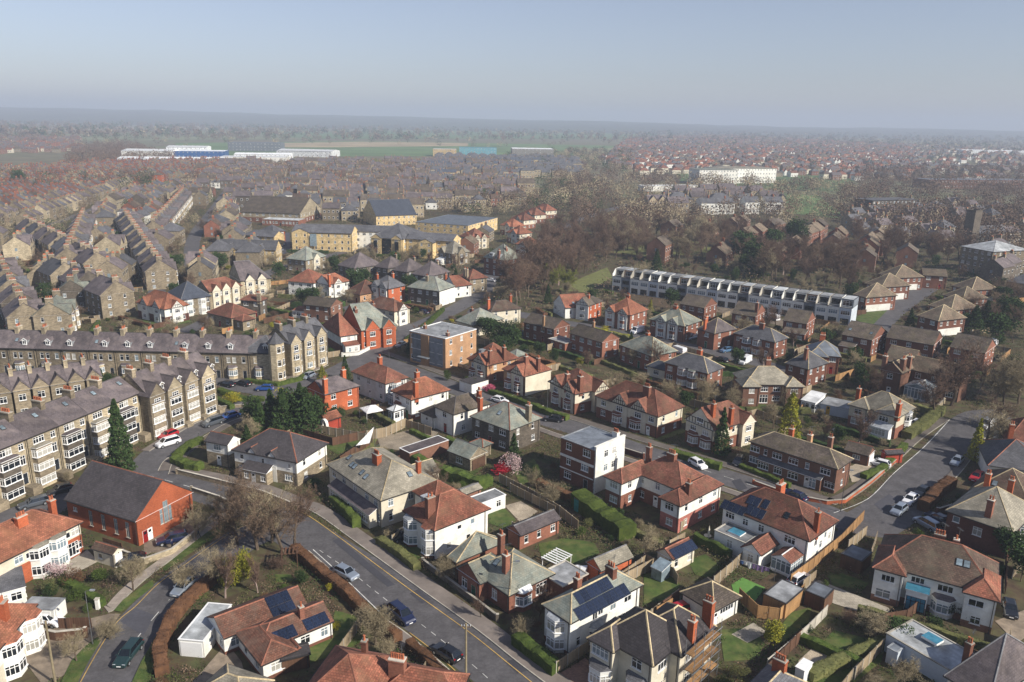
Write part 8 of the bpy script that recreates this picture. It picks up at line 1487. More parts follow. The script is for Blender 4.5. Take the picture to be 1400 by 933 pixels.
for a in (
([(-32.48,107.5),(-29.04,104),(-22.79,97.2),(-18.83,92.2),(-15.25,88),(-13.64,86.5)],1.5,1.7,'leaf_brown','long copper beech hedge along the main road beside the bungalow',1),
([(-12.11,85.4),(-10.03,83.1),(-7.03,79.3),(-3.39,75.2)],1.3,1.6,'leaf_brown','copper beech hedge along the road below the terracotta-roofed house',2),
([(-41.75,99.5),(-43.17,95.2),(-43.71,90.2),(-42.58,83.6),(-40.53,79.7)],1.6,1.6,'leaf_brown','curved rust-brown hedge beside the long garage',3),
([(-30.27,124.1),(-27.74,121),(-24.5,115.7)],1.5,1.9,'leaf_hedge','clipped green hedge at the front of the cream semi',4),
([(-20.22,111.2),(-16.6,107.4),(-13.36,103.5)],1.4,1.4,'leaf_olive','brown-green hedge in front of the white bay-fronted house',5),
([(1.22,87),(3.4,84.4),(5.96,81.3)],1.8,1.7,'leaf_green','thick green hedge in front of the solar-panelled white house',6),
([(11.87,125.1),(14.27,121),(17,117.1),(18.89,113.4)],3.6,2.8,'leaf_hedge','massive flat-topped hedge in the back gardens behind the red-roofed pair',7),
([(-20.2,142.8),(-16.22,139),(-11.4,134.4),(-5.45,130.7),(-3.54,132.6)],2,2.2,'leaf_green','long thick hedge between the cream semi and the stone garage',8),
([(-63.9,139.6),(-60.2,137.1),(-57.51,136.3)],2,1.5,'leaf_hedge','clipped hedge on the corner opposite the church hall',9),
([(-64.2,141),(-63.8,146.3),(-62.3,149.3)],1.6,1.4,'leaf_hedge','clipped hedge along the side road of the cottages',10),
([(-70.3,180.4),(-62.5,174.1),(-57.21,174.3)],1.6,1.1,'leaf_hedge','low hedge round the yellow bush corner',11),
([(-78.5,179.9),(-68,173.3),(-62.6,168.3)],1.4,1.2,'leaf_green','low hedge on the left side of the yellow bush corner',12),
([(-66,187.2),(-57.18,184.9),(-52.68,189.7),(-51.79,195.7)],1.3,1.1,'leaf_hedge','hedge round the foot of the crescent terrace',13),
([(5.64,171.7),(8.84,168.1),(12.6,165.1)],1.6,1.4,'leaf_hedge','green hedge fronting the twin-gabled tudor pair',14),
([(32.51,147.2),(36.16,143.8),(40.37,140.6)],1.8,1.4,'leaf_hedge','clipped green hedge along the street by the broad-gabled house',15),
([(44.39,141.5),(48.31,136.8),(51.13,132.9)],1,1,'leaf_hedge','low hedge fronting the left of the long brick semis',16),
([(-5.09,182.2),(.25,177.3),(6.14,171.7)],1.3,1.3,'leaf_hedge','hedge fronting the tan and cream gabled houses',17),
([(25.02,244.7),(29.57,239.7),(36.2,234.9)],1.2,1.2,'leaf_gold','bright yellow-green hedge before the orange-roofed pair',18),
([(-31.11,226.4),(-26.31,251.5),(-23.87,267.1)],1.4,1.3,'leaf_green','hedge along the street right of the orange brick villa',19),
([(-26.75,281.8),(-17.22,300.4),(-13.35,314.9)],1.4,1.4,'leaf_green','hedge curving past the green-roofed stone house at the junction',20),
([(71.3,124.7),(76.5,130.4),(81.7,135.3)],2.2,2,'leaf_brown','russet hedge beside the parked cars in the cul-de-sac',21),
([(66.4,137.5),(71.3,140.9),(78.4,149.2),(81.4,153)],1.6,1.2,'leaf_hedge','low hedge round the corner drive of the white car',22),
([(84,157.8),(90.9,164.4),(99.5,173.9)],2.4,2,'leaf_olive','shaggy hedge along the cul-de-sac footway',23),
([(-62.7,98.5),(-59.03,96.5),(-54.35,93.2)],1.2,1.1,'leaf_green','low hedge in the garden of the brick semis',24),
([(36.12,81),(42.33,84.5),(49,88.3)],1.6,1.5,'leaf_olive','untidy hedge across the foot of the lit lawn',25),
([(-36.79,277.4),(-38.63,262.8),(-39.75,243)],1.2,1.2,'leaf_green','hedge beside the junction lawn by the villa',26)): build_hedge(*a)
for a in (
([(-61.2,134.5),(-52.07,130.6),(-42.89,126.4),(-36.68,122.2)],.9,'stone','low stone wall along the street in front of the cottages','concrete'),
([(-12.68,105.1),(-8.82,100.5),(-4.38,95.3),(-1.29,91.5)],.9,'stone_dark','low stone wall in front of the grey-green bungalow','concrete'),
([(-55.86,127.6),(-49.86,124.4),(-47.81,122.9)],.8,'stone','low wall beside the church hall at the road','concrete'),
([(-62.4,107.6),(-60.9,107.6),(-53.41,103.8),(-50.55,106.7),(-49.4,111.1),(-48.23,117.2)],1,'stone_pale','low pale wall round the church hall forecourt','concrete'),
([(-59.83,86.7),(-56.43,85.9),(-53.11,86.6)],1.3,'wood_brown','brown boarded wall beside the white car drive','concrete'),
([(14.09,154.7),(19.71,150.3),(26.3,144.8)],1.1,'brick_dark','dark brick wall fronting the long half-timbered pair','concrete'),
([(.25,177.3),(7.28,170.8)],1,'brick_red','brick wall fronting the cream-sided house','concrete'),
([(44.91,134.5),(49.95,129.3),(55.49,126.8),(58.96,127.5),(66.8,135.3),(77,146.3)],.7,'brick_orange','curved orange brick wall at the corner of the long brick semis','concrete'),
([(84.7,158.7),(88.3,163),(103.8,180.5)],1.2,'stone_pale','pale wall along the cul-de-sac footway by the tall bare tree','concrete'),
([(-29.48,217.3),(-20,209.3),(-11.49,201.1),(-8.4,196.9)],.8,'stone_pale','curving low wall round the flats','concrete'),
([(-46.77,210.5),(-42.64,212.1),(-40.16,218.9)],1,'white','white low wall by the red-roofed white and brick house','concrete'),
([(72.8,123.1),(76.2,124.8),(79,120.8)],1.4,'brick_dark','dark wall behind the parked cars drive','concrete'),
([(-65.5,168.1),(-61.1,169.8),(-55.19,167.7)],.7,'stone','low wall along the kerb by the yellow bush','concrete')): build_wall(*a)
for a in (
([(-1.82,133.2),(3.31,127.6),(8.5,121),(11.19,116)],1.8,'wood_fence','long grey board fence right of the white garage'),
([(-29.31,151.6),(-25.74,153.7),(-22.37,159.1)],2.2,'wood_fence','tall pale board fence enclosing the gravel garden'),
([(-22.37,159.1),(-16.46,154.9)],1.9,'wood_fence','board fence stub behind the round lawn'),
([(29.29,100.1),(32.97,104.2),(36.63,108.8)],1.9,'wood_fence','pale board fence left of the artificial turf'),
([(40.54,101),(45.63,105.8),(52.64,113),(59.51,121.1)],1.9,'wood_orange','long orange board fence beside the side road'),
([(32.14,97.1),(33.52,93.1),(36.28,92.5),(41.62,98.6)],2,'wood_orange','orange board fence round the turf and low sheds'),
([(31.57,82.5),(35.03,85.7),(39.22,89.8),(43.19,94)],1.7,'concrete','long pale concrete fence between the lower gardens'),
([(42.85,99.2),(43.96,96.1)],1.9,'wood_brown','dark brown panel fence below the small grey shed'),
([(20.93,94),(23.76,96.8)],1.8,'wood_brown','brown fence left of the white square garage'),
([(41.68,81.2),(47.27,86.5),(49.48,88.3)],1.8,'wood_fence','weathered fence at the bottom right garden'),
([(16.44,101.5),(20.94,106.6)],1.6,'wood_fence','grey fence beside the stone-slate shed'),
([(27.78,116.1),(32.84,121.7),(33.96,123.3)],1.8,'wood_fence','fence below the pink brick walls'),
([(5.96,81.3),(10.27,85.5)],1.7,'wood_fence','side fence right of the solar-panelled white house'),
([(-18.08,110.6),(-16.8,112.9)],1.6,'wood_fence','green-grey gate fence by the black estate car'),
([(-42.69,152.9),(-35.7,148.6),(-29.81,152.7)],1.8,'wood_brown','dark fence behind the red-paved yard'),
([(67.2,173.8),(71.2,176.9)],1.4,'wood_orange','short orange fence beside the white conservatory'),
([(-9.74,170.9),(-14.76,161.6)],1.8,'wood_fence','fence between the brown-roofed house and the stone house'),
([(50.07,92.1),(53.41,93),(56.24,95.4)],1.8,'wood_brown','brown fence behind the white patio'),
([(20.39,106.6),(24.06,102.7),(24.33,100.8)],1.6,'wood_fence','garden fence behind the clothes line'),
([(12.76,136.9),(9.92,140)],1.2,'concrete','short pale fence by the tall flat-roofed house'),
([(.53,115.8),(4.6,113)],1.5,'wood_fence','fence beside the brick outbuilding')): build_fence(*a)
for a in (
('estate','car_green',-46.05,83,1.539,'dark green estate car driving up the curved road'),
('hatch','car_silver',-45.08,97.3,1.353,'silver hatchback parked on the curved road beside the verge'),
('hatch','car_silver',-23.35,101.6,2.489,'silver hatchback parked on the main road by the copper hedge'),
('mpv','car_navy',-14.04,91.9,2.286,'navy people carrier parked on the main road'),
('hatch','car_black',-7.36,84.2,-.706,'black hatchback parked near the bottom of the main road'),
('estate','car_navy',-52.05,110.3,.502,'dark blue car parked at the church hall'),
('hatch','car_white',-59.35,89.4,2.853,'white hatchback on the drive below the grey garage'),
('hatch','car_black',-55.5,104.1,.381,'black car behind the low wall by the small garage'),
('estate','car_grey',-79.8,121.2,.738,'silver-grey estate car in front of the tall stone terrace'),
('hatch','car_black',-78.1,126.2,.855,'black car parked between the tall terrace and the church hall'),
('mpv','car_white',-68.4,147.6,.869,'white people carrier on the side street by the terraces'),
('hatch','car_red',-70,151.5,1.12,'small red car by the gabled terrace'),
('mpv','car_grey',-63.6,158.9,.956,'dark grey car parked beyond the white people carrier'),
('saloon','car_blue',-61.4,162.9,.889,'dark blue saloon parked near the yellow bush'),
('hatch','car_blue',-59.37,181.5,.053,'bright blue hatchback in front of the crescent terrace'),
('saloon','car_black',-69.5,184.2,-.516,'black saloon left of the yellow bush'),
('saloon','car_black',-65.8,185,-.44,'second black car by the long terrace'),
('hatch','car_silver',-51.39,191.5,1.18,'silver car at the corner of the crescent'),
('saloon','car_grey',-32.15,221.7,1.193,'grey car parked in shade opposite the flats'),
('saloon','car_navy',-30.52,262.3,-.434,'dark car at the junction by the green-roofed stone house'),
('saloon','car_white',-9.09,319.8,-.559,'white saloon on the street corner by the dark villa'),
('saloon','car_black',9.33,164.5,-.225,'black saloon parked before the twin-gabled tudor pair'),
('hatch','car_white',36.27,141.8,2.03,'white car parked in front of the broad-gabled house'),
('hatch','car_black',44.6,143.5,1.05,'black car with red lamps in the drive left of the long brick semis'),
('hatch','car_white',72,143.5,-.644,'white hatchback on the corner drive'),
('saloon','car_navy',50.7,129.1,-.929,'dark car parked along the street above the white rendered pair'),
('hatch','car_white',70.7,128.1,.773,'white car with a black roof hatch, middle of three in the cul-de-sac'),
('saloon','car_black',74.4,131.5,.751,'dark car at the front of three in the cul-de-sac'),
('hatch','car_silver',66.9,124.2,.779,'silver car at the back of three in the cul-de-sac'),
('mpv','car_silver',69.3,119.2,-1.187,'silver car on the drive behind the mottled roof'),
('saloon','car_navy',72.2,121.3,-1.124,'dark blue car beside the dark brick house'),
('hatch','car_black',68.8,95.5,1.124,'dark red-lamped car on the drive at the right edge'),
('estate','car_black',-16.88,112.7,.804,'black estate car behind the fence gate of the white bay-fronted house'),
('hatch','car_white',42.16,102.1,-2.454,'white car at the end of the low shed by the orange fence'),
('hatch','car_red',22.84,93.9,.468,'bright red car beside the white square garage'),
('van','car_white',39.22,241.7,.778,'white van parked before the brick semis with tudor gables'),
('van','car_white',47.77,219.9,-.967,'white caravan-like van beside the slate roofs'),
('van','car_white',64.5,210.9,.873,'white van by the stacked bays'),
('hatch','car_lightblue',62.1,221.9,.579,'pale blue car on the inner street'),
('van','car_white',88.2,262.7,-1.085,'white van with yellow tail behind the brown gabled houses'),
('saloon','car_silver',55.2,235.4,.674,'silver covered car beside the square brick house'),
('saloon','car_black',58.58,212.6,-1.146,'dark car by the inner street trees'),
('van','car_white',145.8,233,.874,'white truck at the end of the modern brick row'),
('van','car_white',105.6,165.5,.667,'white van in the turning circle of the cul-de-sac'),
('hatch','car_white',89.5,165.2,.751,'white car beside the brick chimney of the stone-slate house'),
('hatch','car_silver',139.6,292.5,-1.515,'car in the parking bays beside the far tan-roofed semis','cars in the far parking bays'),
('hatch','car_blue',143.3,297.8,-1.528,'car in the parking bays beside the far tan-roofed semis','cars in the far parking bays'),
('hatch','car_navy',147.2,303.3,-1.541,'car in the parking bays beside the far tan-roofed semis','cars in the far parking bays'),
('hatch','car_grey',152.2,309.1,-1.557,'car in the parking bays beside the far tan-roofed semis','cars in the far parking bays'),
('hatch','car_black',156.7,315,-1.57,'car in the parking bays beside the far tan-roofed semis','cars in the far parking bays'),
('hatch','car_blue',161.4,321.2,-1.584,'car in the parking bays beside the far tan-roofed semis','cars in the far parking bays'),
('hatch','car_navy',155.3,310.7,-1.566,'car in the parking bays beside the far tan-roofed semis','cars in the far parking bays'),
('hatch','car_silver',165.2,326,-1.595,'car in the parking bays beside the far tan-roofed semis','cars in the far parking bays'),
('saloon','car_navy',41.44,304.6,-.449,'car parked under the white-finned modern terrace','cars below the modern terrace'),
('saloon','car_silver',52.7,300.2,-.45,'car parked under the white-finned modern terrace','cars below the modern terrace'),
('saloon','car_black',62.6,290.7,-.444,'car parked under the white-finned modern terrace','cars below the modern terrace'),
('saloon','car_white',75.5,282,-.441,'car parked under the white-finned modern terrace','cars below the modern terrace'),
('saloon','car_white',83,275.7,-.437,'car parked under the white-finned modern terrace','cars below the modern terrace'),
('saloon','car_red',57.08,297.9,-.45,'car parked under the white-finned modern terrace','cars below the modern terrace'),
('saloon','car_lightblue',88.9,276.1,-.442,'car parked under the white-finned modern terrace','cars below the modern terrace'),
('saloon','car_black',90.1,271.8,-.437,'car parked under the white-finned modern terrace','cars below the modern terrace'),
('saloon','car_black',-124,407.3,1.491,'car parked among the left district streets','cars parked in the left district'),
('saloon','car_white',-124.7,417.4,1.494,'car parked among the left district streets','cars parked in the left district'),
('saloon','car_silver',-113.5,384.9,1.461,'car parked among the left district streets','cars parked in the left district'),
('saloon','car_navy',-116.9,400.7,1.473,'car parked among the left district streets','cars parked in the left district'),
('saloon','car_red',-112.1,376.4,1.455,'car parked among the left district streets','cars parked in the left district'),
('saloon','car_black',-66.3,394.6,1.352,'car parked among the left district streets','cars parked in the left district'),
('saloon','car_white',-62.7,399.7,1.346,'car parked among the left district streets','cars parked in the left district'),
('saloon','car_silver',-155.8,245.1,1.562,'car parked among the left district streets','cars parked in the left district'),
('saloon','car_navy',-155.9,242.2,1.563,'car parked among the left district streets','cars parked in the left district'),
('saloon','car_red',-154.3,236.9,1.556,'car parked among the left district streets','cars parked in the left district'),
('saloon','car_black',-70.3,376.5,1.352,'car parked among the left district streets','cars parked in the left district'),
('saloon','car_white',-59.63,412.2,1.346,'car parked among the left district streets','cars parked in the left district'),
('hatch','car_red',88,138.1,.748,'dark red car in the shade at the right side of the cul-de-sac'),
('saloon','car_silver',88.2,145.4,.82,'silver saloon parked by the right kerb of the cul-de-sac'),
('hatch','car_grey',17.8,156.9,2.264,'grey hatchback parked before the long half-timbered pair'),
('saloon','car_white',-2.67,176.1,2.485,'white saloon parked outside the cream-sided house')): car(*a)
for a in (
([(-238,354.8),(-305.9,640.5),(-316.2,678.4),(-343.2,717.6),(-320.9,546.2),(-300.9,452.9)],104,6.1,17,[(6,9,6.5,'stone','roof_purple','gable',2),(6,9,6.5,'stone_pale','roof_purple','gable',2),(6,9,6.5,'stone','roof_purple','twin',1),(6,9,6.8,'stone','roof_slate','gable',2)],'narrow stone terraced house in the long pale rows far left','stone terraces far left',1,0,1),
([(-304.8,458.9),(-323.3,550.5),(-346.8,716.8),(-380.9,759.8),(-430.9,655.5)],104,5.6,15,[(5.5,9,6,'brick_brown','roof_slate','gable',2),(5.5,9,6,'brick_red','roof_purple','gable',1),(5.5,9,6,'stone','roof_slate','gable',2),(5.5,9,6,'brick_brown','roof_purple','gable',1),(5.5,9,6.6,'brick_orange','roof_greybrown','hip',1)],'red brick terraced house in the dense rows far left','brick terraces far left',2,0,.97),
([(-177.7,260.8),(-171.7,284.9),(-189.3,323.8),(-221.6,360.6),(-228.8,340.6)],110,15,20,[(13,10,7,'stone','roof_purple','twin',2),(12,10,7,'stone_pale','roof_purple','twin',2),(11,10,7,'stone','roof_slate','hip',1),(10,9,6,'stone','roof_slate','gable',2)],'stone villa at the far left edge','stone villas at the left edge',3,.1,1),
([(-200.5,358.8),(-197.1,408.8),(-237.8,496.4),(-262,508.3),(-239.9,425)],112,14,18,[(13,10,7,'stone','roof_purple','twin',2),(12,10,7,'stone_pale','roof_purple','twin',2),(11,10,7,'stone','roof_slate','hip',1),(10,9,6,'stone','roof_slate','gable',2)],'stone villa in the middle of the left district','stone villas in the left district',4,.1,1),
([(-155.8,363.4),(-153.8,403.8),(-175.6,463.2),(-202.5,501.5),(-191.9,436.6)],100,14,19,[(13,10,7,'stone','roof_purple','twin',2),(12,10,7,'stone_pale','roof_purple','twin',2),(11,10,7,'stone','roof_slate','hip',1),(10,9,6,'stone','roof_slate','gable',2),(9,9,6.5,'stone','roof_slate','gable',2),(12,9,7.5,'stone','roof_purple','gable',2)],'stone house left of the tan gabled flats','stone houses left of the tan flats',5,.1,1),
([(-446.9,680.5),(-298.2,817),(-389.3,1071.1),(-478,993.9),(-537,820.9)],98,7,17,[(5.5,9,6,'brick_brown','roof_slate','gable',2),(5.5,9,6,'brick_red','roof_purple','gable',1),(5.5,9,6,'stone','roof_slate','gable',2),(5.5,9,6,'brick_brown','roof_purple','gable',1),(5.5,9,6.6,'brick_orange','roof_greybrown','hip',1),(6,9,6.5,'stone','roof_purple','gable',2)],'small dark house in the distant rows below the white sheds','distant rows below the white sheds',6,.06,.95),
([(-781.8,1202.3),(-714.3,1340.6),(-1059.5,1996.2),(-1217.1,1880.7)],10,15,26,[(11,8,5,'stone','roof_greybrown','hip',1),(12,9,6,'brick_brown','roof_purple','gable',1),(10,8,5,'cream','roof_terracotta','gable',1)],'pale pink-looking house on the far left skyline','houses on the far left skyline',7,.2,.8),
([(-190.3,503.3),(-188.1,567.7),(-120.7,593.7),(-32.73,568.8),(-1.73,597.9),(11.07,743.6),(-47.03,816.4),(-285.4,781.5),(-276.2,686.3)],9,13,21,[(9,9,6.5,'stone','roof_slate','gable',2),(12,9,7.5,'stone','roof_purple','gable',2),(9,9,6,'stone_pale','roof_slate','hip',1),(10,8,5.5,'brick_red','roof_brown','gable',1),(8,8,5.2,'white','roof_slate','hip',1),(11,9,8,'stone_dark','roof_purple','gable',2),(16,10,8,'stone_pale','roof_greybrown','gable',2)],'town house in the crowded middle distance','town houses in the middle distance',8,.12,.92),
([(-304.9,710),(11.48,775.8),(-4.26,1137.8),(-151,1166.2),(-383.7,1055.6)],12,13,26,[(9,9,6.5,'stone','roof_slate','gable',2),(12,9,7.5,'stone','roof_purple','gable',2),(9,9,6,'stone_pale','roof_slate','hip',1),(10,8,5.5,'brick_red','roof_brown','gable',1),(8,8,5.2,'white','roof_slate','hip',1),(11,9,8,'stone_dark','roof_purple','gable',2),(16,10,8,'stone_pale','roof_greybrown','gable',2),(11,8,5,'cream','roof_brown','hip',1)],'small house in the hazy crowd beyond the college','houses in the haze beyond the college',9,.18,.8),
([(-96.7,864.9),(80.6,930),(99.2,1290.2),(-122.2,1306)],8,17,20,[(14,9,7.5,'stone_pale','roof_slate','hip',0),(12,9,7,'stone_buff','roof_blue','gable',0),(10,9,7,'stone_pale','roof_slate','gable',0),(16,9,8,'stone_pale','roof_slate','hip',1)],'pale modern stone block with a blue-grey roof in the distance','pale stone blocks in the distance',10,.12,.85),
([(-122.7,412.4),(-130.9,350.4),(-114.6,330.8),(-98.2,350)],100,13,18,[(11,10,7,'stone','roof_slate','hip',1),(10,9,6,'stone','roof_slate','gable',2)],'stone house below the tan gabled flats','stone houses below the tan flats',11,.1,1),
([(135.1,1302.2),(158.4,999.2),(290.2,1090.7),(374.6,931.3),(549.5,1099.6),(1289.9,2706.4),(1103.7,4211),(425.9,3085.3)],14,17,31,[(11,9,6,'brick_brown','roof_slate','hip',1),(11,8,5,'stone','roof_greybrown','hip',1),(11,8,5,'cream','roof_brown','hip',1),(12,9,6,'brick_brown','roof_purple','gable',1),(12,8,5,'white','roof_orange','hip',1),(12,8,5,'cream','roof_terracotta','hip',1),(9,8,5,'brick_red','roof_orange','hip',1),(11,8,5,'white','roof_red','gable',1),(10,8,5,'brick_red','roof_slate','hip',1),(12,8,5,'white','roof_orange','twin',1)],'small red-roofed house in the distant estate','red-roofed houses of the distant estate',12,.3,.85),
([(374.6,931.3),(618.5,986.7),(1551.4,2504.5),(1289.9,2706.4)],14,18,40,[(11,9,6,'brick_brown','roof_slate','hip',1),(11,8,5,'stone','roof_greybrown','hip',1),(11,8,5,'cream','roof_brown','hip',1),(12,9,6,'brick_brown','roof_purple','gable',1),(12,8,5,'white','roof_orange','hip',1),(12,8,5,'cream','roof_terracotta','hip',1),(9,8,5,'brick_red','roof_orange','hip',1),(11,8,5,'white','roof_red','gable',1),(10,8,5,'brick_red','roof_slate','hip',1),(12,8,5,'white','roof_orange','twin',1),(9,9,6.5,'stone','roof_slate','gable',2),(12,9,7.5,'stone','roof_purple','gable',2),(9,9,6,'stone_pale','roof_slate','hip',1)],'house lost in the haze at the far right','houses in the haze far right',13,.25,.5),
([(88,578.2),(226.1,580.8),(265.4,669.3),(193.6,720.3),(108.8,678.6)],12,17,22,[(15,11,8,'stone','roof_purple','gable',2),(13,11,8,'stone_pale','roof_purple','twin',2),(18,12,8,'stone','roof_slate','hip',2),(12,10,8,'white','roof_slate','gable',1)],'large stone house at the edge of the park lawns','stone houses by the park lawns',14,.12,.8),
([(61,369.7),(141.2,355),(166.1,401.5),(187.8,490.9),(147,506),(72,440.6)],60,15,24,[(14,9,7.5,'brick_red','roof_tan','gable',0),(10,9,6,'brick_brown','roof_tan','gable',1),(12,9,7.5,'brick_brown','roof_greybrown','gable',0)],'brown brick flats among the bare trees behind the white-finned terrace','brown flats among the bare trees',15,.1,.85),
([(148.1,355.6),(182.9,366.3),(213.2,430.4),(172.8,438.8)],62,11,18,[(14,9,7.5,'brick_red','roof_tan','gable',0),(10,9,6,'brick_brown','roof_tan','gable',1),(12,9,7.5,'brick_brown','roof_greybrown','gable',0)],'red brick house with a tan roof among bare trees at the right','brick houses among the right trees',16,.1,.9),
([(185.4,440.3),(273.1,424.6),(371.2,584.2),(355.5,655.7),(255.2,613.6)],30,19,26,[(13,10,7,'stone','roof_purple','twin',2),(12,10,7,'stone_pale','roof_purple','twin',2),(11,10,7,'stone','roof_slate','hip',1),(10,9,6,'stone','roof_slate','gable',2),(9,9,6.5,'stone','roof_slate','gable',2),(12,9,7.5,'stone','roof_purple','gable',2)],'dark stone house among the trees at the right','stone houses among the right trees',17,.15,.75),
([(187.9,314.8),(197.8,302.1),(265.3,412),(252.2,422.4)],40,14,22,[(11,10,7,'stone','roof_slate','hip',1),(11,9,8,'stone_dark','roof_purple','gable',2)],'dark house at the right edge below the mansion block','dark houses at the right edge',18,.1,.9),
([(148.4,236.4),(157.2,228.9),(195.5,289.5),(184.4,298.5)],48,14,24,[(10,9,6,'brick_brown','roof_tan','gable',1),(11,8,5,'cream','roof_brown','hip',1)],'brick house at the right edge beyond the dark firs','brick houses at the right edge',19,.1,1),
([(-49.81,378.7),(-21.92,381.6),(-.83,406.6),(-5.75,492.6),(-26.65,463.6),(-30.62,403.2)],80,14,18,[(11,10,7,'stone','roof_slate','hip',1),(10,9,6,'stone','roof_slate','gable',2),(10,9,6,'brick_brown','roof_tan','gable',1)],'house between the college and the climbing street','houses between college and street',20,.1,.8),
([(-156.5,242.2),(-136.6,243.6),(-146.8,263.2),(-166.6,267.2)],110,15,19,[(13,10,7,'stone','roof_purple','twin',2),(12,10,7,'stone_pale','roof_purple','twin',2),(11,10,7,'stone','roof_slate','hip',1),(10,9,6,'stone','roof_slate','gable',2)],'stone villa just behind the long terrace','stone villas behind the long terrace',22,.08,.8),
([(-107.3,245.7),(-68.1,256.4),(-74.7,282.8),(-115.7,272.4)],5,13,17,[(10,9,5,'stone','roof_terracotta','hip',1),(9,8,3.6,'stone_pale','roof_brown','hip',1),(10,9,5,'stone','roof_slate','gable',1)],'house in the hollow behind the crescent','houses behind the crescent',23,.08,.7),
([(-149.8,372.3),(-144.1,415.1),(-237.7,694),(-261.2,689.3)],98,12,16,[(13,10,7,'stone','roof_purple','twin',2),(12,10,7,'stone_pale','roof_purple','twin',2),(11,10,7,'stone','roof_slate','hip',1),(10,9,6,'stone','roof_slate','gable',2),(9,9,6.5,'stone','roof_slate','gable',2),(12,9,7.5,'stone','roof_purple','gable',2),(9,9,6,'stone_pale','roof_slate','hip',1),(10,8,5.5,'brick_red','roof_brown','gable',1),(8,8,5.2,'white','roof_slate','hip',1),(11,9,8,'stone_dark','roof_purple','gable',2),(16,10,8,'stone_pale','roof_greybrown','gable',2)],'stone house between the white shops and the market hall','houses left of the market hall',24,.1,.95),
([(-127,490.1),(-61.6,506.5),(-87.6,723.9),(-235.3,694.5),(-194.5,571.5),(-149.4,578.9)],8,13,18,[(9,9,6.5,'stone','roof_slate','gable',2),(12,9,7.5,'stone','roof_purple','gable',2),(9,9,6,'stone_pale','roof_slate','hip',1),(10,8,5.5,'brick_red','roof_brown','gable',1),(8,8,5.2,'white','roof_slate','hip',1),(11,9,8,'stone_dark','roof_purple','gable',2),(16,10,8,'stone_pale','roof_greybrown','gable',2)],'town house behind the college','town houses behind the college',25,.1,.95),
([(-158.2,279.7),(-101.3,290.7),(-229.4,695.7),(-330.3,675.5)],102,13,16,[(13,10,7,'stone','roof_purple','twin',2),(12,10,7,'stone_pale','roof_purple','twin',2),(11,10,7,'stone','roof_slate','hip',1),(10,9,6,'stone','roof_slate','gable',2),(9,9,6.5,'stone','roof_slate','gable',2),(12,9,7.5,'stone','roof_purple','gable',2),(9,9,6,'stone_pale','roof_slate','hip',1),(10,8,5.5,'brick_red','roof_brown','gable',1),(8,8,5.2,'white','roof_slate','hip',1),(11,9,8,'stone_dark','roof_purple','gable',2),(16,10,8,'stone_pale','roof_greybrown','gable',2),(10,9,6,'brick_brown','roof_tan','gable',1)],'stone house packed among the left district streets','stone houses of the left district',26,.12,1),
([(-165.3,241.6),(-138.8,243.5),(-225.5,405.4),(-267.3,400.5)],112,13,17,[(13,10,7,'stone','roof_purple','twin',2),(12,10,7,'stone_pale','roof_purple','twin',2),(11,10,7,'stone','roof_slate','hip',1),(10,9,6,'stone','roof_slate','gable',2),(9,9,6.5,'stone','roof_slate','gable',2),(12,9,7.5,'stone','roof_purple','gable',2)],'stone house in the far left streets','stone houses of the far left streets',27,.1,1)): far_zone(*a)
for a in (
(-499.2,1019.4,.175,130,40,8,'flat_white','flat_white','g','exhibition_hall','front white-roofed exhibition shed on the left horizon','hall'),
(-542.9,1199.1,.209,110,50,10,'plastic_blue','flat_white','f','exhibition_hall','wide white flat roof with blue sides behind the front shed','hall'),
(-543.5,1272,.175,60,40,13,'flat_white','flat_white','g','exhibition_hall','highest white-roofed shed with a blue edge','hall'),
(-573.9,1187.5,.087,70,50,10,'white','flat_white','g','exhibition_hall','left white dome-like shed roof','hall'),
(-513.6,1461.7,.14,92,50,15,'flat_lead','flat_lead','f','exhibition_hall','big blue-green exhibition hall with a white roof edge','hall'),
(-407.7,1181.5,.175,80,40,8,'flat_white','flat_white','g','warehouse','low white warehouse right of the blue-green hall','warehouse'),
(-383,1308.9,-.07,90,50,9,'flat_white','flat_white','g','warehouse','long white warehouse running towards the fields','warehouse'),
(-407.1,1120.7,.175,90,40,7,'white','flat_white','f','warehouse','small white warehouse below the blue-green hall','warehouse'),
(-99.1,1447.7,.07,66,36,14,'teal','teal','f','leisure_hall','turquoise block standing before the green fields','hall'),
(-5.36,1373.3,.035,70,60,16,'grey_render','flat_white','f','leisure_hall','grey block with a white roof right of the turquoise one','hall'),
(-141.2,1402.6,.07,40,30,12,'stone_buff','flat_white','f','leisure_hall','small tan block left of the turquoise one','hall'),
(197.4,870.6,.244,46,26,15,'stucco_white','roof_green','h','white_hotel','left grey-green part of the great white hotel by the park','hotel'),
(219.1,885.6,.244,74,30,16,'stucco_white','roof_stone','h','white_hotel','great white hotel facing the park lawns','hotel'),
(442.4,865.4,.14,150,30,9,'brick_brown','flat_lead','f','school_building','long low dark building at the far right','school'),
(1130.4,2058.6,-.07,260,60,8,'flat_white','flat_white','f','warehouse','long pale roof on the far right horizon','warehouse'),
(251.9,567,.349,40,18,13,'stone_dark','roof_slate','h','mansion_block','dark turreted mansion beyond the park lawns','mansion'),
(122.3,765.8,.244,60,14,5,'white','flat_white','f','park_pavilion','low white pavilion among the park trees','pavilion')): shed_roof(*a)
build_far()
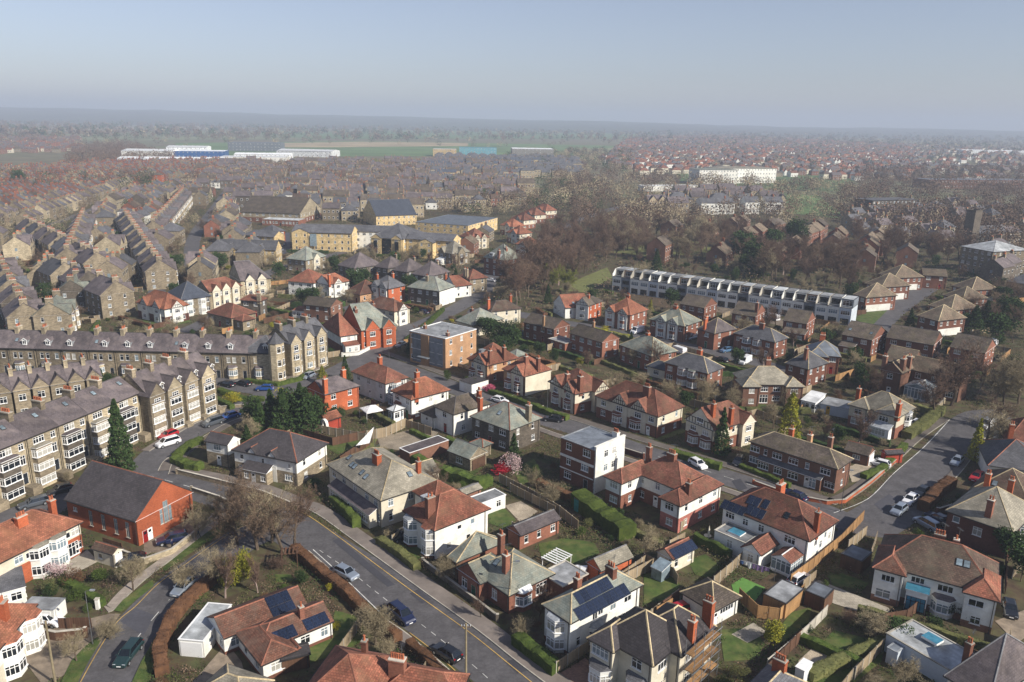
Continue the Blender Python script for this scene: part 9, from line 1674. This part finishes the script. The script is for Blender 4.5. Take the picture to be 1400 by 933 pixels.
far_zone([(-394.4,2160.1),(-12.92,2986.9),(1103.7,4211),(2891.7,4553.6),(7385.4,11660.5),(1232.5,7130.3)],30,22,60,[(11,9,6,'brick_brown','roof_slate','hip',1),(11,8,5,'stone','roof_greybrown','hip',1),(11,8,5,'cream','roof_brown','hip',1),(12,9,6,'brick_brown','roof_purple','gable',1),(12,8,5,'white','roof_orange','hip',1),(12,8,5,'cream','roof_terracotta','hip',1),(9,8,5,'brick_red','roof_orange','hip',1),(11,8,5,'white','roof_red','gable',1),(10,8,5,'brick_red','roof_slate','hip',1),(12,8,5,'white','roof_orange','twin',1),(9,9,6.5,'stone','roof_slate','gable',2),(12,9,7.5,'stone','roof_purple','gable',2)],'distant house','distant houses near the horizon',31,.4,.5)
far_zone([(-1354.1,2094.2),(-907.2,2717.9),(-1062.1,3184.4),(-1575.7,2439.6)],30,22,60,[(11,9,6,'brick_brown','roof_slate','hip',1),(11,8,5,'stone','roof_greybrown','hip',1),(11,8,5,'cream','roof_brown','hip',1),(12,9,6,'brick_brown','roof_purple','gable',1),(12,8,5,'white','roof_orange','hip',1),(12,8,5,'cream','roof_terracotta','hip',1),(9,8,5,'brick_red','roof_orange','hip',1),(11,8,5,'white','roof_red','gable',1),(10,8,5,'brick_red','roof_slate','hip',1),(12,8,5,'white','roof_orange','twin',1),(9,9,6.5,'stone','roof_slate','gable',2),(12,9,7.5,'stone','roof_purple','gable',2)],'distant house','distant houses near the horizon',32,.4,.5)
for a in (
([(-.11,253.3),(16.44,297.9),(50.16,378.6),(59.66,439.1),(47.69,537.6),(18.05,463),(1.06,354.2),(-3.13,298.9)],70,11,17,['bare','bareR','bareR','birch'],1),
([(52.76,385.2),(84,349.6),(115.2,419.5),(128.9,549.3),(78.9,550.4),(53.05,493.5)],80,11,17,['bare','bareR','bareP'],2),
([(94.5,340.3),(133.1,310.2),(164.1,370.1),(165.1,451.6),(122.2,446.5)],50,10,17,['bare','bareR','bareR','birch','bare','bareR','bareR','birch','pine'],3),
([(149.6,359.4),(213.1,384.9),(251,388.7),(371.2,584.2),(257.5,567.8)],120,11,18,['bare','bareR','bareR','birch'],4),
([(134.4,235.5),(157.2,228.9),(212.8,316.9),(177.1,300.5)],18,6,11,['bare','bareR','bareP','pine'],5),
([(95.8,150.7),(103.4,143.9),(139.1,200.3),(121.6,193.4)],9,7,12,['bare','bareR','bareP'],6),
([(-49.28,523.6),(8.31,531.9),(67.6,584.4),(90.9,866.9),(-58.89,778)],150,10,16,['bare','bareR','bareP','pine'],7),
([(27.9,534.7),(201.3,479.7),(365.4,814.3),(49.03,971.2)],300,9,18,['bare','bareP','bareR'],8),
([(219.1,562.3),(354.5,541),(842.8,1313.3),(474.7,1109.7)],520,9,18,['bare','bareR','bareR','birch'],9),
([(-423.3,643.6),(-299.4,654.5),(-351.8,804.2),(-514,785)],150,10,16,['bare','bareR','bareP','pine'],10),
([(-282,685.2),(-94,722.7),(-146.4,1130),(-425.9,1042.3)],380,9,14,['bare','bareR','bareP'],11),
([(-494.6,878.3),(-451.4,1105.8),(-756.5,1612.5),(-765.5,1413.7)],300,10,16,['bareR','bare'],12),
([(-87.7,936.1),(139.7,994.5),(261.6,1769.3),(23.05,1664.5)],500,9,15,['bare','bareR','bareP','pine'],13),
([(118.1,963.4),(738.3,1148),(2325.8,3658.7),(510,3699.6)],1300,8,16,['bare','bareR','bareP','pine'],14),
([(-971.3,1497.7),(1561.9,2450.6),(4554.1,7182.8),(-25.91,5760.6),(-1747.3,2707.1)],1500,10,20,['bare','bareR','bareP','pine'],15),
([(-1434.8,2220),(2891.7,4553.6),(19528.8,30865.5),(-62.8,13640.2),(-2462.2,3821.1)],1900,14,30,['bare','pine'],16),
([(-951.2,1508.4),(-759.7,1451.5),(-803.6,1782.4),(-1136,1804.6)],60,10,16,['bare','bareR','bareP'],17),
([(-200.5,358.8),(-150.8,368),(-172.7,505.8),(-246.1,639.2),(-263.2,492.8)],16,6,10,['bareP','pine'],18),
([(-73.4,258.1),(-36.06,271.7),(-42.84,324.5),(-88.3,336.7)],12,6,9,['bareP','pine','bare'],19),
([(-148.1,378.9),(-172.7,505.8),(-55.39,589.2),(-42.21,733),(-293.5,682.9),(-225,498.3)],60,6,11,['bare','bareP','pine','bareR'],21),
([(-165.3,241.6),(-98.2,246.4),(-172.7,505.8),(-315.3,626.4),(-321.1,484.4)],150,5,9,['bareP','pine','bare'],22)): wood(*a)
for a in (
([(-2572,3782.6),(-2326.4,5188.8),(-1663.9,6578.9),(-62.8,13640.2),(5186.6,23934.2),(62928.1,143759.9),(-188664,-282580.8)],420,12,26,0),
([(-2283.1,3355.9),(-1982.7,4419.9),(-1415.1,5593.3),(-45.77,9998.1),(3167.4,14607.5),(13034.9,29762.2),(28924,43299.7)],460,12,26,1),
([(-2052.5,3015.3),(-1727.4,3848.8),(-1272.4,5028),(-37.95,8328.7),(2451.8,11301.7),(6890.1,15722.3),(10595.8,15849.7)],420,12,26,2),
([(-1864.2,2737.2),(-1530.3,3408),(-1058.8,4181.7),(-28.17,6242.1),(1688.8,7777.7),(4231.1,9647),(6486.2,9694.8)],420,12,26,3),
([(-1679.3,2464.1),(-1346,2995.7),(-906.6,3578.6),(-22.3,4990.1),(1288.2,5926.9),(3053.1,6955.4),(4673.8,6980.3)],380,12,26,4),
([(-1483.1,2174.4),(-1159.7,2579),(-760.7,3000.5),(-17.36,3935.8),(978.7,4497.6),(2304.7,5245.4),(3653.1,5451.7)],340,12,26,5),
([(-1328,1945.2),(-1018.7,2263.5),(-655.2,2582.6),(-14.14,3248.2),(789.2,3622.3),(1851.1,4208.9),(2998.4,4471.1)],260,12,26,6),
([(-1202.2,1759.5),(-908.2,2016.4),(-558.4,2198.9),(-11.41,2665),(635.5,2912.4),(1511.2,3432.4),(2542.8,3788.7)],220,12,26,7)): belt(*a)
build_woods()
for a in (
((-51.56,85.2),'tall street lamp on the footway at the bottom left verge'),
((.34,93.5),'street lamp beside the wall of the grey-green bungalow'),
((-33.75,209.8),'street lamp at the corner near the flats'),
((56.89,124.1),'street lamp at the corner of the cul-de-sac'),
((8.22,168.9),'street lamp before the twin-gabled tudor pair'),
((61.2,208.7),'street lamp by the pale blue car on the inner street')): lamp_post(*a)
utility_pole((-4.69,79),'wooden utility pole with a small cross-arm at the bottom of the main road')
utility_pole((-52.26,78.1),'leaning wooden pole at the bottom left garden')
post((-54.68,92.7),'white square gatepost at the end of the footway')
person((-48.45,111.6),2.2,'person in dark clothes walking on the footway by the church hall')
person((-51.07,108),.9,'person in dark clothes standing beside the parked blue car')
boat((8.76,100.3),.62,'white motor boat parked between the bungalow and the white house')
scaffold((21.08,76.4),.82,'steel scaffolding on the right end of the large cream house')
clothes_line((33.94,104.6),(38.56,102),'washing line of white and lilac clothes behind the white pair')
parasol((-30.64,164.3),2.4,'white square garden gazebo roof in the gravel garden')
pole_parasol((31.56,113),'closed cream parasol on the patio behind the pink brick walls')
sail((-30.06,143.8),'white triangular shade sail behind the cream semi')
garden_arch((-38.9,155.5),-.75,'white arched gate in the red-paved yard')
pergola((6.95,101.8),.85,3.4,2.6,'white slatted pergola roof beside the bungalow')
pergola((-33.04,103.2),.2,2.2,1.6,'small brown timber summer shelter beside the copper hedge')
slide((2.45,237),'orange and yellow playhouse slide beside the modern brick terrace')
satellite_dish((71.4,175.9),'white satellite dish in the garden beside the white conservatory')
build_house(dict(l='brick outbuilding with a purple slate roof and small windows behind the bungalow garden',at=(-.4,112),rz=-.86,b=[dict(r=(0,0,3.48,8.58),ez=2.5,roof='roof_purple',wl='brick_red',pitch=30,ax='y',ends='gg',auto='R',ws=2.2,cap='ridge_grey',nodoor=1)],f=[],n='outbuilding',cat='outbuilding',near=1))
build_house(dict(l='orange brick garden shed with a stone-slate gabled roof and grey doors',at=(11.16,102.7),rz=-.908,b=[dict(r=(0,0,3.35,6.62),ez=2.3,roof='roof_stone',wl='brick_orange',pitch=38,ax='y',ends='gg',auto='',cap='ridge_grey')],f=[],n='shed',cat='shed',near=1))
build_house(dict(l='cream garden studio with a solar array on its red roof',at=(21.88,105.9),rz=-.882,b=[dict(r=(0,0,3.34,5.54),ez=2.4,roof='roof_red',wl='cream',pitch=33,ax='y',ends='gg',auto='R',ws=2,cap='ridge_red',nodoor=1)],f=[('sol',0,'R',-1.8,.7,5,1)],n='garden_studio',cat='studio',near=1))
build_house(dict(l='teal-painted timber shed with a flat dark roof beside the massive hedge',at=(11,123),rz=-.883,b=[dict(r=(0,0,3.01,3.47),ez=2.3,form='f',roof='roof_dark',wl='teal_paint',auto='',par='gutter',ph=.05)],f=[],n='shed',cat='shed',near=1))
build_house(dict(l='low shed with a grey felt roof beside the artificial turf',at=(34.87,95.4),rz=-.78,b=[dict(r=(0,0,3.28,5.18),ez=2.3,form='f',roof='flat_grey',wl='wood_orange',auto='',par='gutter',ph=.05)],f=[],n='shed',cat='shed',near=1))
build_house(dict(l='dark grey flat-roofed garden shed at the white patio',at=(40.92,96.5),rz=-.739,b=[dict(r=(0,0,2.74,3.23),ez=2.2,form='f',roof='flat_lead',wl='wood_brown',auto='',par='gutter',ph=.05)],f=[],n='shed',cat='shed',near=1))
build_house(dict(l='long grey lean-to beside the side-road fence',at=(49.81,106.5),rz=-.791,b=[dict(r=(0,0,3.06,3.85),ez=2.2,form='f',roof='flat_lead',wl='wood_brown',auto='',par='gutter',ph=.05)],f=[],n='shed',cat='shed',near=1))
build_house(dict(l='white octagonal-looking garden room with a glazed roof in the gravel garden',at=(-27.15,163.1),rz=-.746,b=[dict(r=(0,0,2.51,3.43),ez=2.6,roof='flat_white',wl='upvc',pitch=28,auto='FRL',ws=.9,nodoor=1,cap='ridge_grey')],f=[],n='garden_room',cat='garden room',near=1))
build_house(dict(l='small brick-fronted arch building with an orange roof behind the dark conifers',at=(-41.25,158),rz=-.725,b=[dict(r=(0,0,3.64,4.09),ez=2.4,roof='roof_orange',wl='wood_red',pitch=30,ax='y',ends='gg',auto='',cap='ridge_red')],f=[],n='outbuilding',cat='outbuilding',near=1))
build_house(dict(l='white bay-windowed outbuilding beside the tall flats garages',at=(-12.66,184.3),rz=-.779,b=[dict(r=(0,0,4.49,5.51),ez=2.5,form='f',roof='roof_dark',wl='white',auto='',par='gutter',ph=.06)],f=[('box','garage_door',.3,-.06,0,1.8,0,2,'upvc')],n='garage',cat='garage',near=1))
build_house(dict(l='slate-roofed shed with a rusty door among the gardens near the flats',at=(-1.91,206.6),rz=-.747,b=[dict(r=(0,0,3.78,5.29),ez=2.4,roof='roof_green',wl='brick_brown',pitch=30,auto='',cap='ridge_grey')],f=[],n='shed',cat='shed',mid=1))
build_house(dict(l='small white garden playhouse with a flat roof on the lower lawn',at=(34.32,80.8),rz=-.774,b=[dict(r=(0,0,1.09,2.16),ez=2,form='f',roof='flat_white',wl='upvc',auto='',par='upvc',ph=.05)],f=[],n='playhouse',cat='playhouse',near=1))
build_house(dict(l='blue-grey shed with a metal roof at the corner of the bottom right garden',at=(46.89,84.6),rz=-.92,b=[dict(r=(0,0,1.21,2.11),ez=2.1,form='f',roof='flat_lead',wl='pale_blue',auto='',par='lead',ph=.05)],f=[],n='shed',cat='shed',near=1))
build_house(dict(l='green glass lean-to greenhouse beside the garden studio',at=(20.62,102.6),rz=-.809,b=[dict(r=(0,0,2.08,2.32),ez=1.8,form='m',dz=.6,roof='glass_pale',wl='glass_pale',auto='')],f=[],n='greenhouse',cat='greenhouse',near=1))
build_house(dict(l='dark green shed roof beside the solar-panelled bungalow',at=(-26.55,80.1),rz=.419,b=[dict(r=(0,0,3.48,2.4),ez=2,roof='roof_dark',wl='wood_brown',pitch=24,ends='gg',auto='',cap='ridge_dark')],f=[],n='shed',cat='shed',near=1))
auto_gardens()
scatter_gardens()
ground_cover()
far_cover()
# ---------------------------------------------------------------- the haze over the town
def haze():
 hz = MB(); hz.box(-17000, -210, -1.5, 17000, 16500, 190, 'lead'); me = hz.mesh('haze'); me.materials.clear()
 m = bpy.data.materials.new('haze'); m.use_nodes = True; N = m.node_tree.nodes; N.clear(); o = N.new('ShaderNodeOutputMaterial'); v = N.new('ShaderNodeVolumePrincipled')
 v.inputs['Color'].default_value = (0.56, 0.64, 0.78, 1); v.inputs['Density'].default_value = HAZE; v.inputs['Anisotropy'].default_value = 0.0
 m.node_tree.links.new(v.outputs[0], o.inputs['Volume']); me.materials.append(m); me.polygons.foreach_set('material_index', [0] * len(me.polygons)); tag(link('haze', me), kind='stuff')
HAZE = 0.00026
haze()
